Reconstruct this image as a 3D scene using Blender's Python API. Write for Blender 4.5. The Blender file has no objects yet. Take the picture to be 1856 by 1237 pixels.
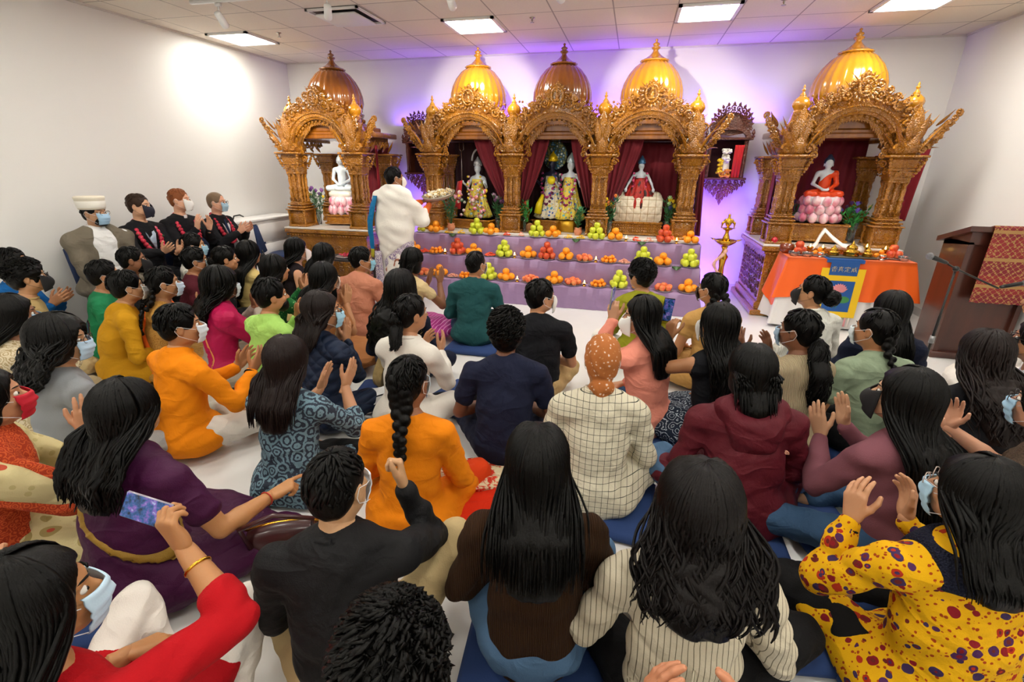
import bpy, math, random
import numpy as np
from mathutils import Vector, Matrix
random.seed(7)
rng = np.random.default_rng(11)
C = bpy.context.scene.collection
PI = math.pi
sc = bpy.context.scene

# ------------------------------------------------------------------ materials
def lin(c):
    if isinstance(c, str):
        c = [int(c[i:i+2], 16) / 255 for i in (0, 2, 4)]
    return tuple(((x / 12.92) if x <= .04045 else ((x + .055) / 1.055) ** 2.4) for x in c[:3]) + (1.,)

MATS = {}
def mat(name, col, rough=.6, metal=0., coat=0., bump=None, pattern=None, trans=0., emis=None, sheen=0., alpha=None, sss=0., spec=None, vary=.0):
    if name in MATS: return MATS[name]
    m = bpy.data.materials.new(name); m.use_nodes = True
    nt = m.node_tree; N = nt.nodes; L = nt.links; b = N['Principled BSDF']
    MATS[name] = m
    c = lin(col)
    b.inputs['Base Color'].default_value = c
    b.inputs['Roughness'].default_value = rough
    b.inputs['Metallic'].default_value = metal
    b.inputs['Coat Weight'].default_value = coat
    b.inputs['Coat Roughness'].default_value = .12
    b.inputs['Sheen Weight'].default_value = sheen
    if spec is not None: b.inputs['Specular IOR Level'].default_value = spec
    if trans: b.inputs['Transmission Weight'].default_value = trans
    if sss:
        b.inputs['Subsurface Weight'].default_value = sss
        b.inputs['Subsurface Radius'].default_value = (.01, .004, .002)
    if emis:
        b.inputs['Emission Color'].default_value = lin(emis[0]); b.inputs['Emission Strength'].default_value = emis[1]
    tc = N.new('ShaderNodeTexCoord')
    def mp(scale=(1, 1, 1), rot=(0, 0, 0), loc=(0, 0, 0)):
        n = N.new('ShaderNodeMapping'); n.inputs['Scale'].default_value = scale; n.inputs['Rotation'].default_value = rot
        n.inputs['Location'].default_value = loc
        L.new(tc.outputs['Object'], n.inputs['Vector']); return n.outputs[0]
    def noise(vec, scale, detail=3, rough_=.5):
        n = N.new('ShaderNodeTexNoise'); n.inputs['Scale'].default_value = scale; n.inputs['Detail'].default_value = detail
        n.inputs['Roughness'].default_value = rough_
        L.new(vec, n.inputs['Vector']); return n
    def ramp(fac, stops, const=False):
        n = N.new('ShaderNodeValToRGB'); r = n.color_ramp
        if const: r.interpolation = 'CONSTANT'
        while len(r.elements) < len(stops): r.elements.new(.5)
        for e, (p, cc) in zip(r.elements, stops): e.position = p; e.color = lin(cc) if not isinstance(cc, tuple) or len(cc) < 4 else cc
        L.new(fac, n.inputs[0]); return n.outputs[0]
    def math_(op, a, b_=None, c_=None):
        n = N.new('ShaderNodeMath'); n.operation = op
        for i, x in enumerate((a, b_, c_)):
            if x is None: continue
            if isinstance(x, (int, float)): n.inputs[i].default_value = x
            else: L.new(x, n.inputs[i])
        return n.outputs[0]
    def mix(fac, a, b_):
        n = N.new('ShaderNodeMix'); n.data_type = 'RGBA'
        for sock, x in ((n.inputs[0], fac), (n.inputs[6], a), (n.inputs[7], b_)):
            if isinstance(x, (int, float)): sock.default_value = x
            elif isinstance(x, tuple): sock.default_value = x
            elif isinstance(x, str): sock.default_value = lin(x)
            else: L.new(x, sock)
        return n.outputs[2]
    colsock = None; height = None
    if vary:
        nz = noise(mp(), 3.0, 4)
        colsock = mix(nz.outputs['Fac'], tuple(x * (1 - vary) for x in c[:3]) + (1,), tuple(min(1, x * (1 + vary)) for x in c[:3]) + (1,))
    if pattern:
        k = pattern[0]
        if k == 'stripes':      # axis, period, colour2, width
            _, ax, per, c2, w = pattern
            s = N.new('ShaderNodeSeparateXYZ'); L.new(mp(), s.inputs[0])
            if ax == 'r':
                v = s.outputs[0]
            else: v = s.outputs['XYZ'.index(ax.upper())]
            f = math_('LESS_THAN', math_('FRACT', math_('DIVIDE', math_('ADD', v, 50.), per)), w)
            colsock = mix(f, c, c2)
        elif k == 'check':      # period, colour2, width
            _, per, c2, w = pattern
            s = N.new('ShaderNodeSeparateXYZ'); L.new(mp(), s.inputs[0])
            fx = math_('LESS_THAN', math_('FRACT', math_('DIVIDE', math_('ADD', s.outputs[0], 50.), per)), w)
            fz = math_('LESS_THAN', math_('FRACT', math_('DIVIDE', math_('ADD', s.outputs[2], 50.), per)), w)
            colsock = mix(math_('MAXIMUM', fx, fz), c, c2)
        elif k == 'cells':      # scale, [(pos,col)...], warp, base ramp on voronoi distance; blossoms over a ground
            _, scale, stops, warp = pattern
            nz = noise(mp(), scale * .35, 3)
            v1 = N.new('ShaderNodeVectorMath'); v1.operation = 'MULTIPLY_ADD'
            L.new(nz.outputs['Color'], v1.inputs[0]); v1.inputs[1].default_value = (warp,) * 3; L.new(mp(), v1.inputs[2])
            vo = N.new('ShaderNodeTexVoronoi'); vo.inputs['Scale'].default_value = scale; L.new(v1.outputs[0], vo.inputs['Vector'])
            colsock = ramp(vo.outputs['Distance'], stops, True)
        elif k == 'floral':     # scale, flower colours, leaf colour
            _, scale, cols, leaf = pattern
            nz = noise(mp(), scale * .5, 3)
            v1 = N.new('ShaderNodeVectorMath'); v1.operation = 'MULTIPLY_ADD'
            L.new(nz.outputs['Color'], v1.inputs[0]); v1.inputs[1].default_value = (.035,) * 3; L.new(mp(), v1.inputs[2])
            vo = N.new('ShaderNodeTexVoronoi'); vo.inputs['Scale'].default_value = scale; L.new(v1.outputs[0], vo.inputs['Vector'])
            sp = N.new('ShaderNodeSeparateColor'); L.new(vo.outputs['Color'], sp.inputs[0])
            n_ = len(cols)
            fcol = ramp(sp.outputs[0], [(i / n_, cc) for i, cc in enumerate(cols)], True)
            core = ramp(sp.outputs[1], [(i / n_, cc) for i, cc in enumerate(cols[::-1])], True)
            rad = math_('MULTIPLY_ADD', sp.outputs[2], .2, .24)
            fm = math_('LESS_THAN', vo.outputs['Distance'], rad)
            cm = math_('LESS_THAN', vo.outputs['Distance'], math_('MULTIPLY', rad, .45))
            vo2 = N.new('ShaderNodeTexVoronoi'); vo2.inputs['Scale'].default_value = scale * 2.3; L.new(v1.outputs[0], vo2.inputs['Vector'])
            lm = math_('LESS_THAN', vo2.outputs['Distance'], .26)
            colsock = mix(cm, mix(fm, mix(lm, c, leaf), fcol), core)
        elif k == 'noise':      # scale, stops, stretch
            _, scale, stops, st = pattern
            nz = noise(mp(st), scale, 5, .6)
            colsock = ramp(nz.outputs['Fac'], stops)
        elif k == 'rings':      # scale, colour2 : fine outlined motifs
            _, scale, c2, w = pattern
            vo = N.new('ShaderNodeTexVoronoi'); vo.inputs['Scale'].default_value = scale; L.new(mp(), vo.inputs['Vector'])
            nz = noise(mp(), scale * 2, 2)
            d = math_('ADD', vo.outputs['Distance'], math_('MULTIPLY', nz.outputs['Fac'], .25))
            n2 = noise(mp(), scale * 1.3, 4, .7)
            f = math_('LESS_THAN', math_('FRACT', math_('ADD', math_('MULTIPLY', d, 3.2), math_('MULTIPLY', n2.outputs['Fac'], 1.6))), w)
            colsock = mix(f, c, c2)
        elif k == 'border':     # axis, z limit, colour2 below the limit
            _, ax, lim, c2 = pattern
            s = N.new('ShaderNodeSeparateXYZ'); L.new(mp(), s.inputs[0])
            colsock = mix(math_('LESS_THAN', s.outputs['XYZ'.index(ax.upper())], lim), c, c2)
        elif k == 'wood':
            _, c2, sc_ = pattern
            nz = noise(mp((sc_, sc_, sc_ * .12)), 6, 6, .65)
            colsock = mix(ramp(nz.outputs['Fac'], [(.3, '000000'), (.7, 'ffffff')]), c, c2)
        elif k == 'tiles':
            _, per, x0, y0, c2, w = pattern
            s = N.new('ShaderNodeSeparateXYZ'); L.new(mp(), s.inputs[0])
            fx = math_('LESS_THAN', math_('FRACT', math_('DIVIDE', math_('ADD', s.outputs[0], 61 - x0), per)), w)
            fy = math_('LESS_THAN', math_('FRACT', math_('DIVIDE', math_('ADD', s.outputs[1], 61 - y0), per * 1.0)), w)
            nz = noise(mp(), 60, 4)
            ground = mix(nz.outputs['Fac'], tuple(x * .93 for x in c[:3]) + (1,), tuple(min(1, x * 1.05) for x in c[:3]) + (1,))
            colsock = mix(math_('MAXIMUM', fx, fy), ground, c2)
        elif k == 'brocade':
            _, c2, c3 = pattern
            s = N.new('ShaderNodeSeparateXYZ'); L.new(mp(), s.inputs[0])
            w1 = math_('SINE', math_('MULTIPLY', math_('ADD', s.outputs[0], s.outputs[2]), 60.))
            w2 = math_('SINE', math_('MULTIPLY', math_('SUBTRACT', s.outputs[0], s.outputs[2]), 60.))
            d = math_('ABSOLUTE', math_('MULTIPLY', w1, w2))
            g = math_('LESS_THAN', d, .1)
            vo = N.new('ShaderNodeTexVoronoi'); vo.inputs['Scale'].default_value = 34; L.new(mp(), vo.inputs['Vector'])
            g2 = math_('LESS_THAN', vo.outputs['Distance'], .3)
            band = math_('LESS_THAN', math_('FRACT', math_('MULTIPLY', s.outputs[2], 4.2)), .12)
            colsock = mix(math_('MAXIMUM', math_('MAXIMUM', g, g2), band), mix(math_('GREATER_THAN', math_('SINE', math_('MULTIPLY', s.outputs[2], 19.)), 0.), c, c3), c2)
    if colsock is not None: L.new(colsock, b.inputs['Base Color'])
    if bump:
        # (kind, scale, strength, stretch)
        kind, scale, st, stretch = bump
        if kind == 'noise':
            h = noise(mp(stretch), scale, 5, .6).outputs['Fac']
        elif kind == 'voronoi':
            vo = N.new('ShaderNodeTexVoronoi'); vo.inputs['Scale'].default_value = scale; L.new(mp(stretch), vo.inputs['Vector']); h = vo.outputs['Distance']
        elif kind == 'rib':
            s = N.new('ShaderNodeSeparateXYZ'); L.new(mp(), s.inputs[0])
            h = math_('SINE', math_('MULTIPLY', s.outputs[0], scale))
        elif kind == 'cloth':
            def ridge(sc_, dis, st2):
                q = noise(mp(st2), sc_, 2, .45); q.inputs['Distortion'].default_value = dis
                return math_('SUBTRACT', 1., math_('ABSOLUTE', math_('MULTIPLY_ADD', q.outputs['Fac'], 4., -2.)))
            r1 = ridge(scale, .9, (1, 1, 1.7)); r2 = ridge(scale * 2.3, .5, (1.3, 1, 1))
            h = math_('ADD', math_('MULTIPLY', r1, .6), math_('ADD', math_('MULTIPLY', r2, .25), math_('MULTIPLY', noise(mp(), 220, 2).outputs['Fac'], .10)))
        elif kind == 'quilt':
            s = N.new('ShaderNodeSeparateXYZ'); L.new(mp(), s.inputs[0])
            h = math_('MULTIPLY', math_('ABSOLUTE', math_('SINE', math_('MULTIPLY', math_('ADD', s.outputs[0], s.outputs[2]), scale))),
                      math_('ABSOLUTE', math_('SINE', math_('MULTIPLY', math_('SUBTRACT', s.outputs[0], s.outputs[2]), scale))))
        bp = N.new('ShaderNodeBump'); bp.inputs['Strength'].default_value = st; bp.inputs['Distance'].default_value = .02 if kind != 'cloth' else .022
        L.new(h, bp.inputs['Height']); L.new(bp.outputs[0], b.inputs['Normal'])
    return m

# ------------------------------------------------------------------ mesh builder
class MB:
    def __init__(s): s.v = []; s.f = []; s.n = 0
    def add(s, v, f):
        v = np.asarray(v, float).reshape(-1, 3); s.v.append(v)
        s.f += [tuple(int(i) + s.n for i in q) for q in f]; s.n += len(v); return s
    def xf(s, M):
        a = np.array(M)[:3, :3]; t = np.array(M)[:3, 3]
        s.v = [x @ a.T + t for x in s.v]; return s
    def join(s, o, M=None):
        v = np.concatenate(o.v) if o.v else np.zeros((0, 3))
        if M is not None: v = v @ np.array(M)[:3, :3].T + np.array(M)[:3, 3]
        return s.add(v, o.f)
    def box(s, x0, x1, y0, y1, z0, z1, bev=0.):
        if bev <= 0:
            v = [(x, y, z) for z in (z0, z1) for x, y in ((x0, y0), (x1, y0), (x1, y1), (x0, y1))]
            return s.add(v, [(3, 2, 1, 0), (4, 5, 6, 7), (0, 1, 5, 4), (1, 2, 6, 5), (2, 3, 7, 6), (3, 0, 4, 7)])
        b = bev
        rings = []
        for z, i in ((z0, b), (z0 + b, 0), (z1 - b, 0), (z1, b)):
            rings.append([(x0 + i + b, y0 + i, z), (x1 - i - b, y0 + i, z), (x1 - i, y0 + i + b, z), (x1 - i, y1 - i - b, z),
                          (x1 - i - b, y1 - i, z), (x0 + i + b, y1 - i, z), (x0 + i, y1 - i - b, z), (x0 + i, y0 + i + b, z)])
        return s.loft(rings)
    def loft(s, rings, cap=True, closed=True):
        n = len(rings[0]); m = len(rings); v = [p for r in rings for p in r]; f = []
        for i in range(m - 1):
            for j in range(n if closed else n - 1):
                k = (j + 1) % n
                f.append((i * n + j, i * n + k, (i + 1) * n + k, (i + 1) * n + j))
        if cap and closed: f.append(tuple(range(n - 1, -1, -1))); f.append(tuple(range((m - 1) * n, m * n)))
        return s.add(v, f)
    def lathe(s, prof, seg=24, c=(0, 0, 0), flute=None, cap=True, sx=1., sy=1.):
        # prof: (radius, z); flute: (count, depth) scallops
        rings = []
        for r, z in prof:
            ring = []
            for i in range(seg):
                a = 2 * PI * i / seg
                rr = r * (1 + flute[1] * (abs(math.cos(a * flute[0] / 2)) - .5) * 2) if flute else r
                ring.append((c[0] + rr * math.cos(a) * sx, c[1] + rr * math.sin(a) * sy, c[2] + z))
            rings.append(ring)
        return s.loft(rings, cap)
    def tube(s, pts, rad, seg=8, flat=1., cap=True, up=None):
        pts = [Vector(p) for p in pts]; n = len(pts)
        if not hasattr(rad, '__len__'): rad = [rad] * n
        rings = []; prev = None
        for i, p in enumerate(pts):
            t = (pts[min(i + 1, n - 1)] - pts[max(i - 1, 0)])
            t = t.normalized() if t.length > 1e-9 else Vector((0, 0, 1))
            if prev is None:
                u = Vector(up) if up is not None else (Vector((0, 0, 1)) if abs(t.z) < .9 else Vector((0, 1, 0)))
            else: u = prev
            u = (u - t * u.dot(t))
            u = u.normalized() if u.length > 1e-6 else t.orthogonal().normalized()
            prev = u; w = t.cross(u); r = rad[i]
            rings.append([tuple(p + u * (r * flat * math.sin(2 * PI * k / seg)) + w * (r * math.cos(2 * PI * k / seg))) for k in range(seg)])
        return s.loft(rings, cap)
    def ball(s, c, r, seg=12, rings=8):
        if not hasattr(r, '__len__'): r = (r, r, r)
        rs = []
        for i in range(rings + 1):
            th = PI * i / rings; q = max(math.sin(th), 1e-3)
            rs.append([(c[0] + r[0] * q * math.cos(2 * PI * k / seg), c[1] + r[1] * q * math.sin(2 * PI * k / seg), c[2] - r[2] * math.cos(th)) for k in range(seg)])
        return s.loft(rs)
    def build(s, name, m, parent=None, smooth=True, angle=None):
        me = bpy.data.meshes.new(name)
        v = np.concatenate(s.v) if s.v else np.zeros((0, 3))
        me.from_pydata(v.tolist(), [], s.f)
        if m is not None: me.materials.append(m)
        if smooth: me.polygons.foreach_set('use_smooth', [True] * len(me.polygons))
        me.update()
        if smooth and angle is not None:
            try: me.set_sharp_from_angle(angle=math.radians(angle))
            except Exception: pass
        o = bpy.data.objects.new(name, me); C.objects.link(o)
        if parent is not None: o.parent = parent
        return o

def tag(o, label, cat, group=None, kind=None):
    if label: o['label'] = label
    if cat: o['category'] = cat
    if group: o['group'] = group
    if kind: o['kind'] = kind
    return o
def empty(name, loc=(0, 0, 0), rz=0.):
    o = bpy.data.objects.new(name, None); C.objects.link(o); o.empty_display_size = .1
    o.location = loc; o.rotation_euler = (0, 0, rz); return o
def struct(o): o['kind'] = 'structure'; return o
KIDS = {}
def copy_tree(o, parent=None):
    c = o.copy(); C.objects.link(c)
    if parent is not None: c.parent = parent
    for ch in [x for x in bpy.data.objects if x.parent == o]: copy_tree(ch, c)
    return c

# ------------------------------------------------------------------ signed-distance bodies
class Field:
    def __init__(s, lo, hi, h):
        s.lo = np.array(lo, float); s.h = h
        s.n = np.maximum(2, np.ceil((np.array(hi, float) - s.lo) / h).astype(int) + 1)
        s.F = np.full(tuple(s.n), 1.0)
    def sub(s, lo, hi):
        a = np.clip(np.floor((np.array(lo) - s.lo) / s.h).astype(int), 0, s.n - 1)
        b = np.clip(np.ceil((np.array(hi) - s.lo) / s.h).astype(int) + 1, 1, s.n)
        if np.any(b <= a): return None, None
        sl = tuple(slice(int(i), int(j)) for i, j in zip(a, b))
        ax = [s.lo[i] + s.h * np.arange(a[i], b[i]) for i in range(3)]
        return sl, np.meshgrid(*ax, indexing='ij', sparse=True)
    def mixin(s, sl, d, k, op='add'):
        A = s.F[sl]
        if op == 'add':
            if k <= 0: s.F[sl] = np.minimum(A, d)
            else:
                h = np.clip(.5 + .5 * (A - d) / k, 0, 1); s.F[sl] = A * (1 - h) + d * h - k * h * (1 - h)
        elif op == 'cut':
            d = -d
            if k <= 0: s.F[sl] = np.maximum(A, d)
            else:
                h = np.clip(.5 - .5 * (A - d) / k, 0, 1); s.F[sl] = A * (1 - h) + d * h + k * h * (1 - h)
    def cone(s, a, b, ra, rb, k=.03, sq=(1, 1, 1), op='add'):
        a = np.array(a, float); b = np.array(b, float); sq = np.array(sq, float); R = max(ra, rb) * max(1, sq.max()) + k + 2 * s.h + .01
        sl, g = s.sub(np.minimum(a, b) - R, np.maximum(a, b) + R)
        if sl is None: return s
        A = a / sq; B = b / sq; D = B - A; dd = D @ D
        X = [g[i] / sq[i] - A[i] for i in range(3)]
        t = np.clip((X[0] * D[0] + X[1] * D[1] + X[2] * D[2]) / dd, 0, 1) if dd > 1e-12 else 0 * (X[0] + X[1] + X[2])
        d = np.sqrt((X[0] - t * D[0]) ** 2 + (X[1] - t * D[1]) ** 2 + (X[2] - t * D[2]) ** 2) - (ra + (rb - ra) * t)
        s.mixin(sl, d, k, op); return s
    def ell(s, c, r, k=.02, op='add', M=None):
        c = np.array(c, float); r = np.array(r, float) if hasattr(r, '__len__') else np.array([r] * 3)
        R = r.max() + k + 2 * s.h + .01
        sl, g = s.sub(c - R, c + R)
        if sl is None: return s
        X = [g[i] - c[i] for i in range(3)]
        if M is not None: X = [X[0] * M[0][i] + X[1] * M[1][i] + X[2] * M[2][i] for i in range(3)]
        q = np.sqrt((X[0] / r[0]) ** 2 + (X[1] / r[1]) ** 2 + (X[2] / r[2]) ** 2)
        q2 = np.sqrt((X[0] / r[0] ** 2) ** 2 + (X[1] / r[1] ** 2) ** 2 + (X[2] / r[2] ** 2) ** 2)
        d = q * (q - 1) / np.maximum(q2, 1e-6)
        s.mixin(sl, d, k, op); return s
    def disp(s, fn):
        g = np.meshgrid(*[s.lo[i] + s.h * np.arange(s.n[i]) for i in range(3)], indexing='ij', sparse=True)
        s.F = s.F + fn(*g); return s
    def halfcut(s, nrm, off):     # keep n.p < off
        g = np.meshgrid(*[s.lo[i] + s.h * np.arange(s.n[i]) for i in range(3)], indexing='ij', sparse=True)
        s.F = np.maximum(s.F, g[0] * nrm[0] + g[1] * nrm[1] + g[2] * nrm[2] - off); return s
    def mesh(s):
        F = s.F.copy()
        for ax in range(3):      # closed at the bounds
            ix = [slice(None)] * 3
            ix[ax] = 0; F[tuple(ix)] = np.maximum(F[tuple(ix)], s.h * .3); ix[ax] = -1; F[tuple(ix)] = np.maximum(F[tuple(ix)], s.h * .3)
        S = F < 0
        nx, ny, nz = F.shape
        cnt = np.zeros((nx - 1, ny - 1, nz - 1), np.int32)
        acc = np.zeros((nx - 1, ny - 1, nz - 1, 3))
        I = np.indices((nx - 1, ny - 1, nz - 1))
        corners = [(i, j, k) for i in (0, 1) for j in (0, 1) for k in (0, 1)]
        def sl(c): return F[c[0]:nx - 1 + c[0], c[1]:ny - 1 + c[1], c[2]:nz - 1 + c[2]]
        tot = sum((sl(c) < 0).astype(np.int8) for c in corners)
        act = (tot > 0) & (tot < 8)
        idx = np.argwhere(act)
        if len(idx) == 0: return np.zeros((0, 3)), []
        V = np.zeros((len(idx), 3)); n = np.zeros(len(idx))
        for a in corners:
            for ax in range(3):
                if a[ax]: continue
                b = list(a); b[ax] = 1
                fa = F[idx[:, 0] + a[0], idx[:, 1] + a[1], idx[:, 2] + a[2]]; fb = F[idx[:, 0] + b[0], idx[:, 1] + b[1], idx[:, 2] + b[2]]
                m = (fa < 0) != (fb < 0)
                t = np.where(m, fa / np.where(m, fa - fb, 1), 0)
                p = np.tile(np.array(a, float), (len(idx), 1)); p[:, ax] += t
                V += p * m[:, None]; n += m
        V = V / n[:, None] + idx
        V = s.lo + V * s.h
        vid = np.full((nx - 1, ny - 1, nz - 1), -1, np.int64); vid[act] = np.arange(len(idx))
        faces = []
        for ax in range(3):
            o1, o2 = (ax + 1) % 3, (ax + 2) % 3
            a_ = [slice(None)] * 3; b_ = [slice(None)] * 3; a_[ax] = slice(0, -1); b_[ax] = slice(1, None)
            for o in (o1, o2):
                a_[o] = slice(1, -1); b_[o] = slice(1, -1)
            A = S[tuple(a_)]; B = S[tuple(b_)]
            for cond, flip in ((A & ~B, False), (~A & B, True)):
                e = np.argwhere(cond)
                if len(e) == 0: continue
                e = e + 0; base = e.copy(); base[:, o1] += 1; base[:, o2] += 1
                def g(d1, d2):
                    q = base.copy(); q[:, o1] += d1; q[:, o2] += d2
                    return vid[q[:, 0], q[:, 1], q[:, 2]]
                q = np.stack([g(-1, -1), g(0, -1), g(0, 0), g(-1, 0)], 1)
                if flip: q = q[:, ::-1]
                faces.append(q)
        Fc = np.concatenate(faces); Fc = Fc[(Fc >= 0).all(1)]
        return V, Fc
def field_mb(fl, smooth=0):
    v, f = fl.mesh()
    if smooth and len(v):
        f = np.asarray(f)
        for _ in range(smooth):
            acc = np.zeros_like(v); n = np.zeros(len(v))
            for k in range(4):
                np.add.at(acc, f[:, k], v[f[:, (k + 1) % 4]]); np.add.at(n, f[:, k], 1)
                np.add.at(acc, f[:, k], v[f[:, (k - 1) % 4]]); np.add.at(n, f[:, k], 1)
            v = .5 * v + .5 * acc / np.maximum(n, 1)[:, None]
    m = MB(); m.v.append(np.asarray(v, float).reshape(-1, 3)); m.f = [tuple(q) for q in np.asarray(f).tolist()]; m.n = len(v); return m
def V3(*a): return Vector(a if len(a) == 3 else a[0])
def rotM(yaw=0, pitch=0, roll=0):   # yaw>0 turns left (ccw), pitch>0 looks up
    return Matrix.Rotation(yaw, 3, 'Z') @ Matrix.Rotation(pitch, 3, 'X') @ Matrix.Rotation(roll, 3, 'Y')
# ------------------------------------------------------------------ people
SKIN = {}
def skin(c): return mat('skin_' + c, c, rough=.5, sss=.08, bump=('noise', 90, .08, (1, 1, 1)))
HAIR = lambda c='060504', r=.38: mat('hair_' + c, c, rough=r, spec=.16, bump=('noise', 140, .22, (1, 1, .12)))
EYEW = mat('eye_white', 'e6e0d8', rough=.25); IRIS = mat('iris', '1c100a', rough=.15)
LOOP = mat('elastic_cord', 'e8eaec', rough=.7)

_cache = {}
def head_proto(h=.0055):
    if 'head' in _cache: return _cache['head']
    f = Field((-.11, -.13, -.14), (.11, .14, .14), h)
    f.ell((0, -.012, .03), (.074, .094, .086), .02)
    f.ell((0, .026, -.028), (.060, .062, .086), .03)
    f.ell((0, .052, -.085), (.034, .030, .028), .03)
    f.ell((-.05, .01, -.06), (.02, .04, .035), .03); f.ell((.05, .01, -.06), (.02, .04, .035), .03)
    f.ell((0, .070, .020), (.050, .020, .012), .015)
    for s in (-1, 1):
        f.ell((s * .031, .098, -.001), (.020, .014, .012), .010, 'cut')
        f.ell((s * .038, .066, -.032), (.022, .016, .018), .015)
        f.ell((s * .0775, -.006, -.012), (.009, .021, .033), .006)
        f.ell((s * .087, -.000, -.012), (.005, .011, .018), .003, 'cut')
    f.cone((0, .080, .006), (0, .103, -.028), .008, .0125, .010)
    f.ell((-.011, .094, -.032), (.008, .009, .007), .006); f.ell((.011, .094, -.032), (.008, .009, .007), .006)
    f.ell((0, .086, -.058), (.024, .010, .0065), .006); f.ell((0, .084, -.069), (.020, .010, .007), .006)
    f.cone((0, -.02, -.05), (0, -.03, -.14), .055, .053, .03)
    _cache['head'] = field_mb(f, 1); return _cache['head']

HPOSE = {  # (knuckle, middle, tip) curls, splay, thumb openness
    'flat': ((.10, .10, .06), .05, .35), 'open': ((.22, .22, .15), .10, .75), 'cup': ((.35, .35, .25), .04, .45),
    'relax': ((.55, .65, .4), .03, .4), 'grip': ((.75, 1.0, .6), .02, .6), 'fist': ((1.25, 1.35, .8), .0, .3), 'point': ((1.1, 1.2, .8), .0, .4)}
def hand_proto(pose, h=.0042):
    key = ('hand', pose, h)
    if key in _cache: return _cache[key]
    (c1, c2, c3), sp, th = HPOSE[pose]
    f = Field((-.10, -.05, -.05), (.08, .12, .21), h)
    f.cone((0, -.002, -.045), (0, 0, .012), .025, .022, .01, (1, .78, 1))
    X = [-.029, -.0095, .010, .028]; Ls = [.068, .076, .070, .055]; Z = [.088, .092, .087, .078]
    for i in range(4):
        f.cone((X[i] * .55, 0, .012), (X[i], 0, Z[i]), .017, .0125, .012, (1, .85, 1))
        p = np.array([X[i], 0., Z[i]]); cc = (c1, c2, c3)
        if pose == 'point' and i == 0: cc = (.15, .1, .05)
        fac = (.88, 1., 1.06, 1.12)[i]; a = 0; spl = (i - 1.5) * sp
        for j, fr in enumerate((.47, .30, .23)):
            a += cc[j] * fac
            d = np.array([math.sin(spl) * math.cos(a), math.sin(a), math.cos(a) * math.cos(spl)])
            q = p + d * Ls[i] * fr
            f.cone(p, q, (.0098, .0090, .0083)[j], (.0090, .0083, .0066)[j], .003)
            p = q
    t0 = np.array([-.016, .006, .022]); t1 = t0 + np.array([-.022 - .012 * th, .012, .032 - .006 * th])
    t2 = t1 + np.array([-.010 - .012 * th, .008, .030]); t3 = t2 + np.array([-.002 - .004 * th, .004, .022])
    f.cone(t0, t1, .016, .0125, .012); f.cone(t1, t2, .0115, .0100, .004); f.cone(t2, t3, .0098, .0078, .003)
    f.ell((.018, .008, .035), (.014, .012, .028), .012)
    _cache[key] = field_mb(f, 0); return _cache[key]

FACECUT = ((0, .128, -.040), (.077, .100, .118))
def cap_proto(style):
    key = ('cap', style)
    if key in _cache: return _cache[key]
    v = {'short': .006, 'crop': .001, 'thin': .0, 'mop': .022, 'sleek': .003, 'full': .012, 'curly': .030}[style]
    f = Field((-.15, -.17, -.16), (.15, .15, .18), .006)
    f.ell((0, -.014, .026), (.080 + v, .102 + v, .093 + v), .02)
    f.ell((0, -.052, -.028), (.064 + v, .05 + v, .062 + v), .03)
    if style in ('full', 'curly'):
        f.ell((-.06, -.03, -.05), (.028 + v, .045 + v, .07), .03); f.ell((.06, -.03, -.05), (.028 + v, .045 + v, .07), .03)
    fc = FACECUT
    f.ell(fc[0], (fc[1][0], fc[1][1], fc[1][2] + (.0 if style != 'thin' else .03)), .008, 'cut')
    if style in ('short', 'crop', 'mop', 'thin'):
        for s in (-1, 1): f.ell((s * .098, .014, -.045), (.036, .050, .055), .006, 'cut')
        f.ell((0, .02, -.10), (.12, .10, .05), .01, 'cut')
    if style in ('mop', 'curly'):
        f.disp(lambda x, y, z: .0045 * np.sin(95 * x + 2 * np.sin(60 * z)) * np.sin(90 * y + 1) * np.sin(85 * z + 2))
    else: f.disp(lambda x, y, z: .0012 * np.sin(160 * x + 3 * np.sin(30 * z)) * np.sin(60 * y))
    _cache[key] = field_mb(f, 1); return _cache[key]

def aim(d, n):
    Z = Vector(d).normalized(); Y = Vector(n); Y = (Y - Z * Y.dot(Z)).normalized(); X = Y.cross(Z)
    return Matrix((X, Y, Z)).transposed()
def to4(M3, t, s=1.):
    M = M3.to_4x4(); M = Matrix.Translation(Vector(t)) @ M @ Matrix.Scale(s, 4); return M
def mirrored(mb):
    o = MB(); o.v = [x * np.array([-1, 1, 1]) for x in mb.v]; o.f = [q[::-1] for q in mb.f]; o.n = mb.n; return o

def ik(S, W, l1, l2, pole):
    S = Vector(S); W = Vector(W); d = W - S; L = d.length
    if L > (l1 + l2) * .995: W = S + d.normalized() * (l1 + l2) * .995; d = W - S; L = d.length
    a = (l1 * l1 - l2 * l2 + L * L) / (2 * L); hgt = math.sqrt(max(l1 * l1 - a * a, 1e-6))
    u = d.normalized(); p = Vector(pole); p = (p - u * p.dot(u)).normalized()
    return S + u * a + p * hgt, W

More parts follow.
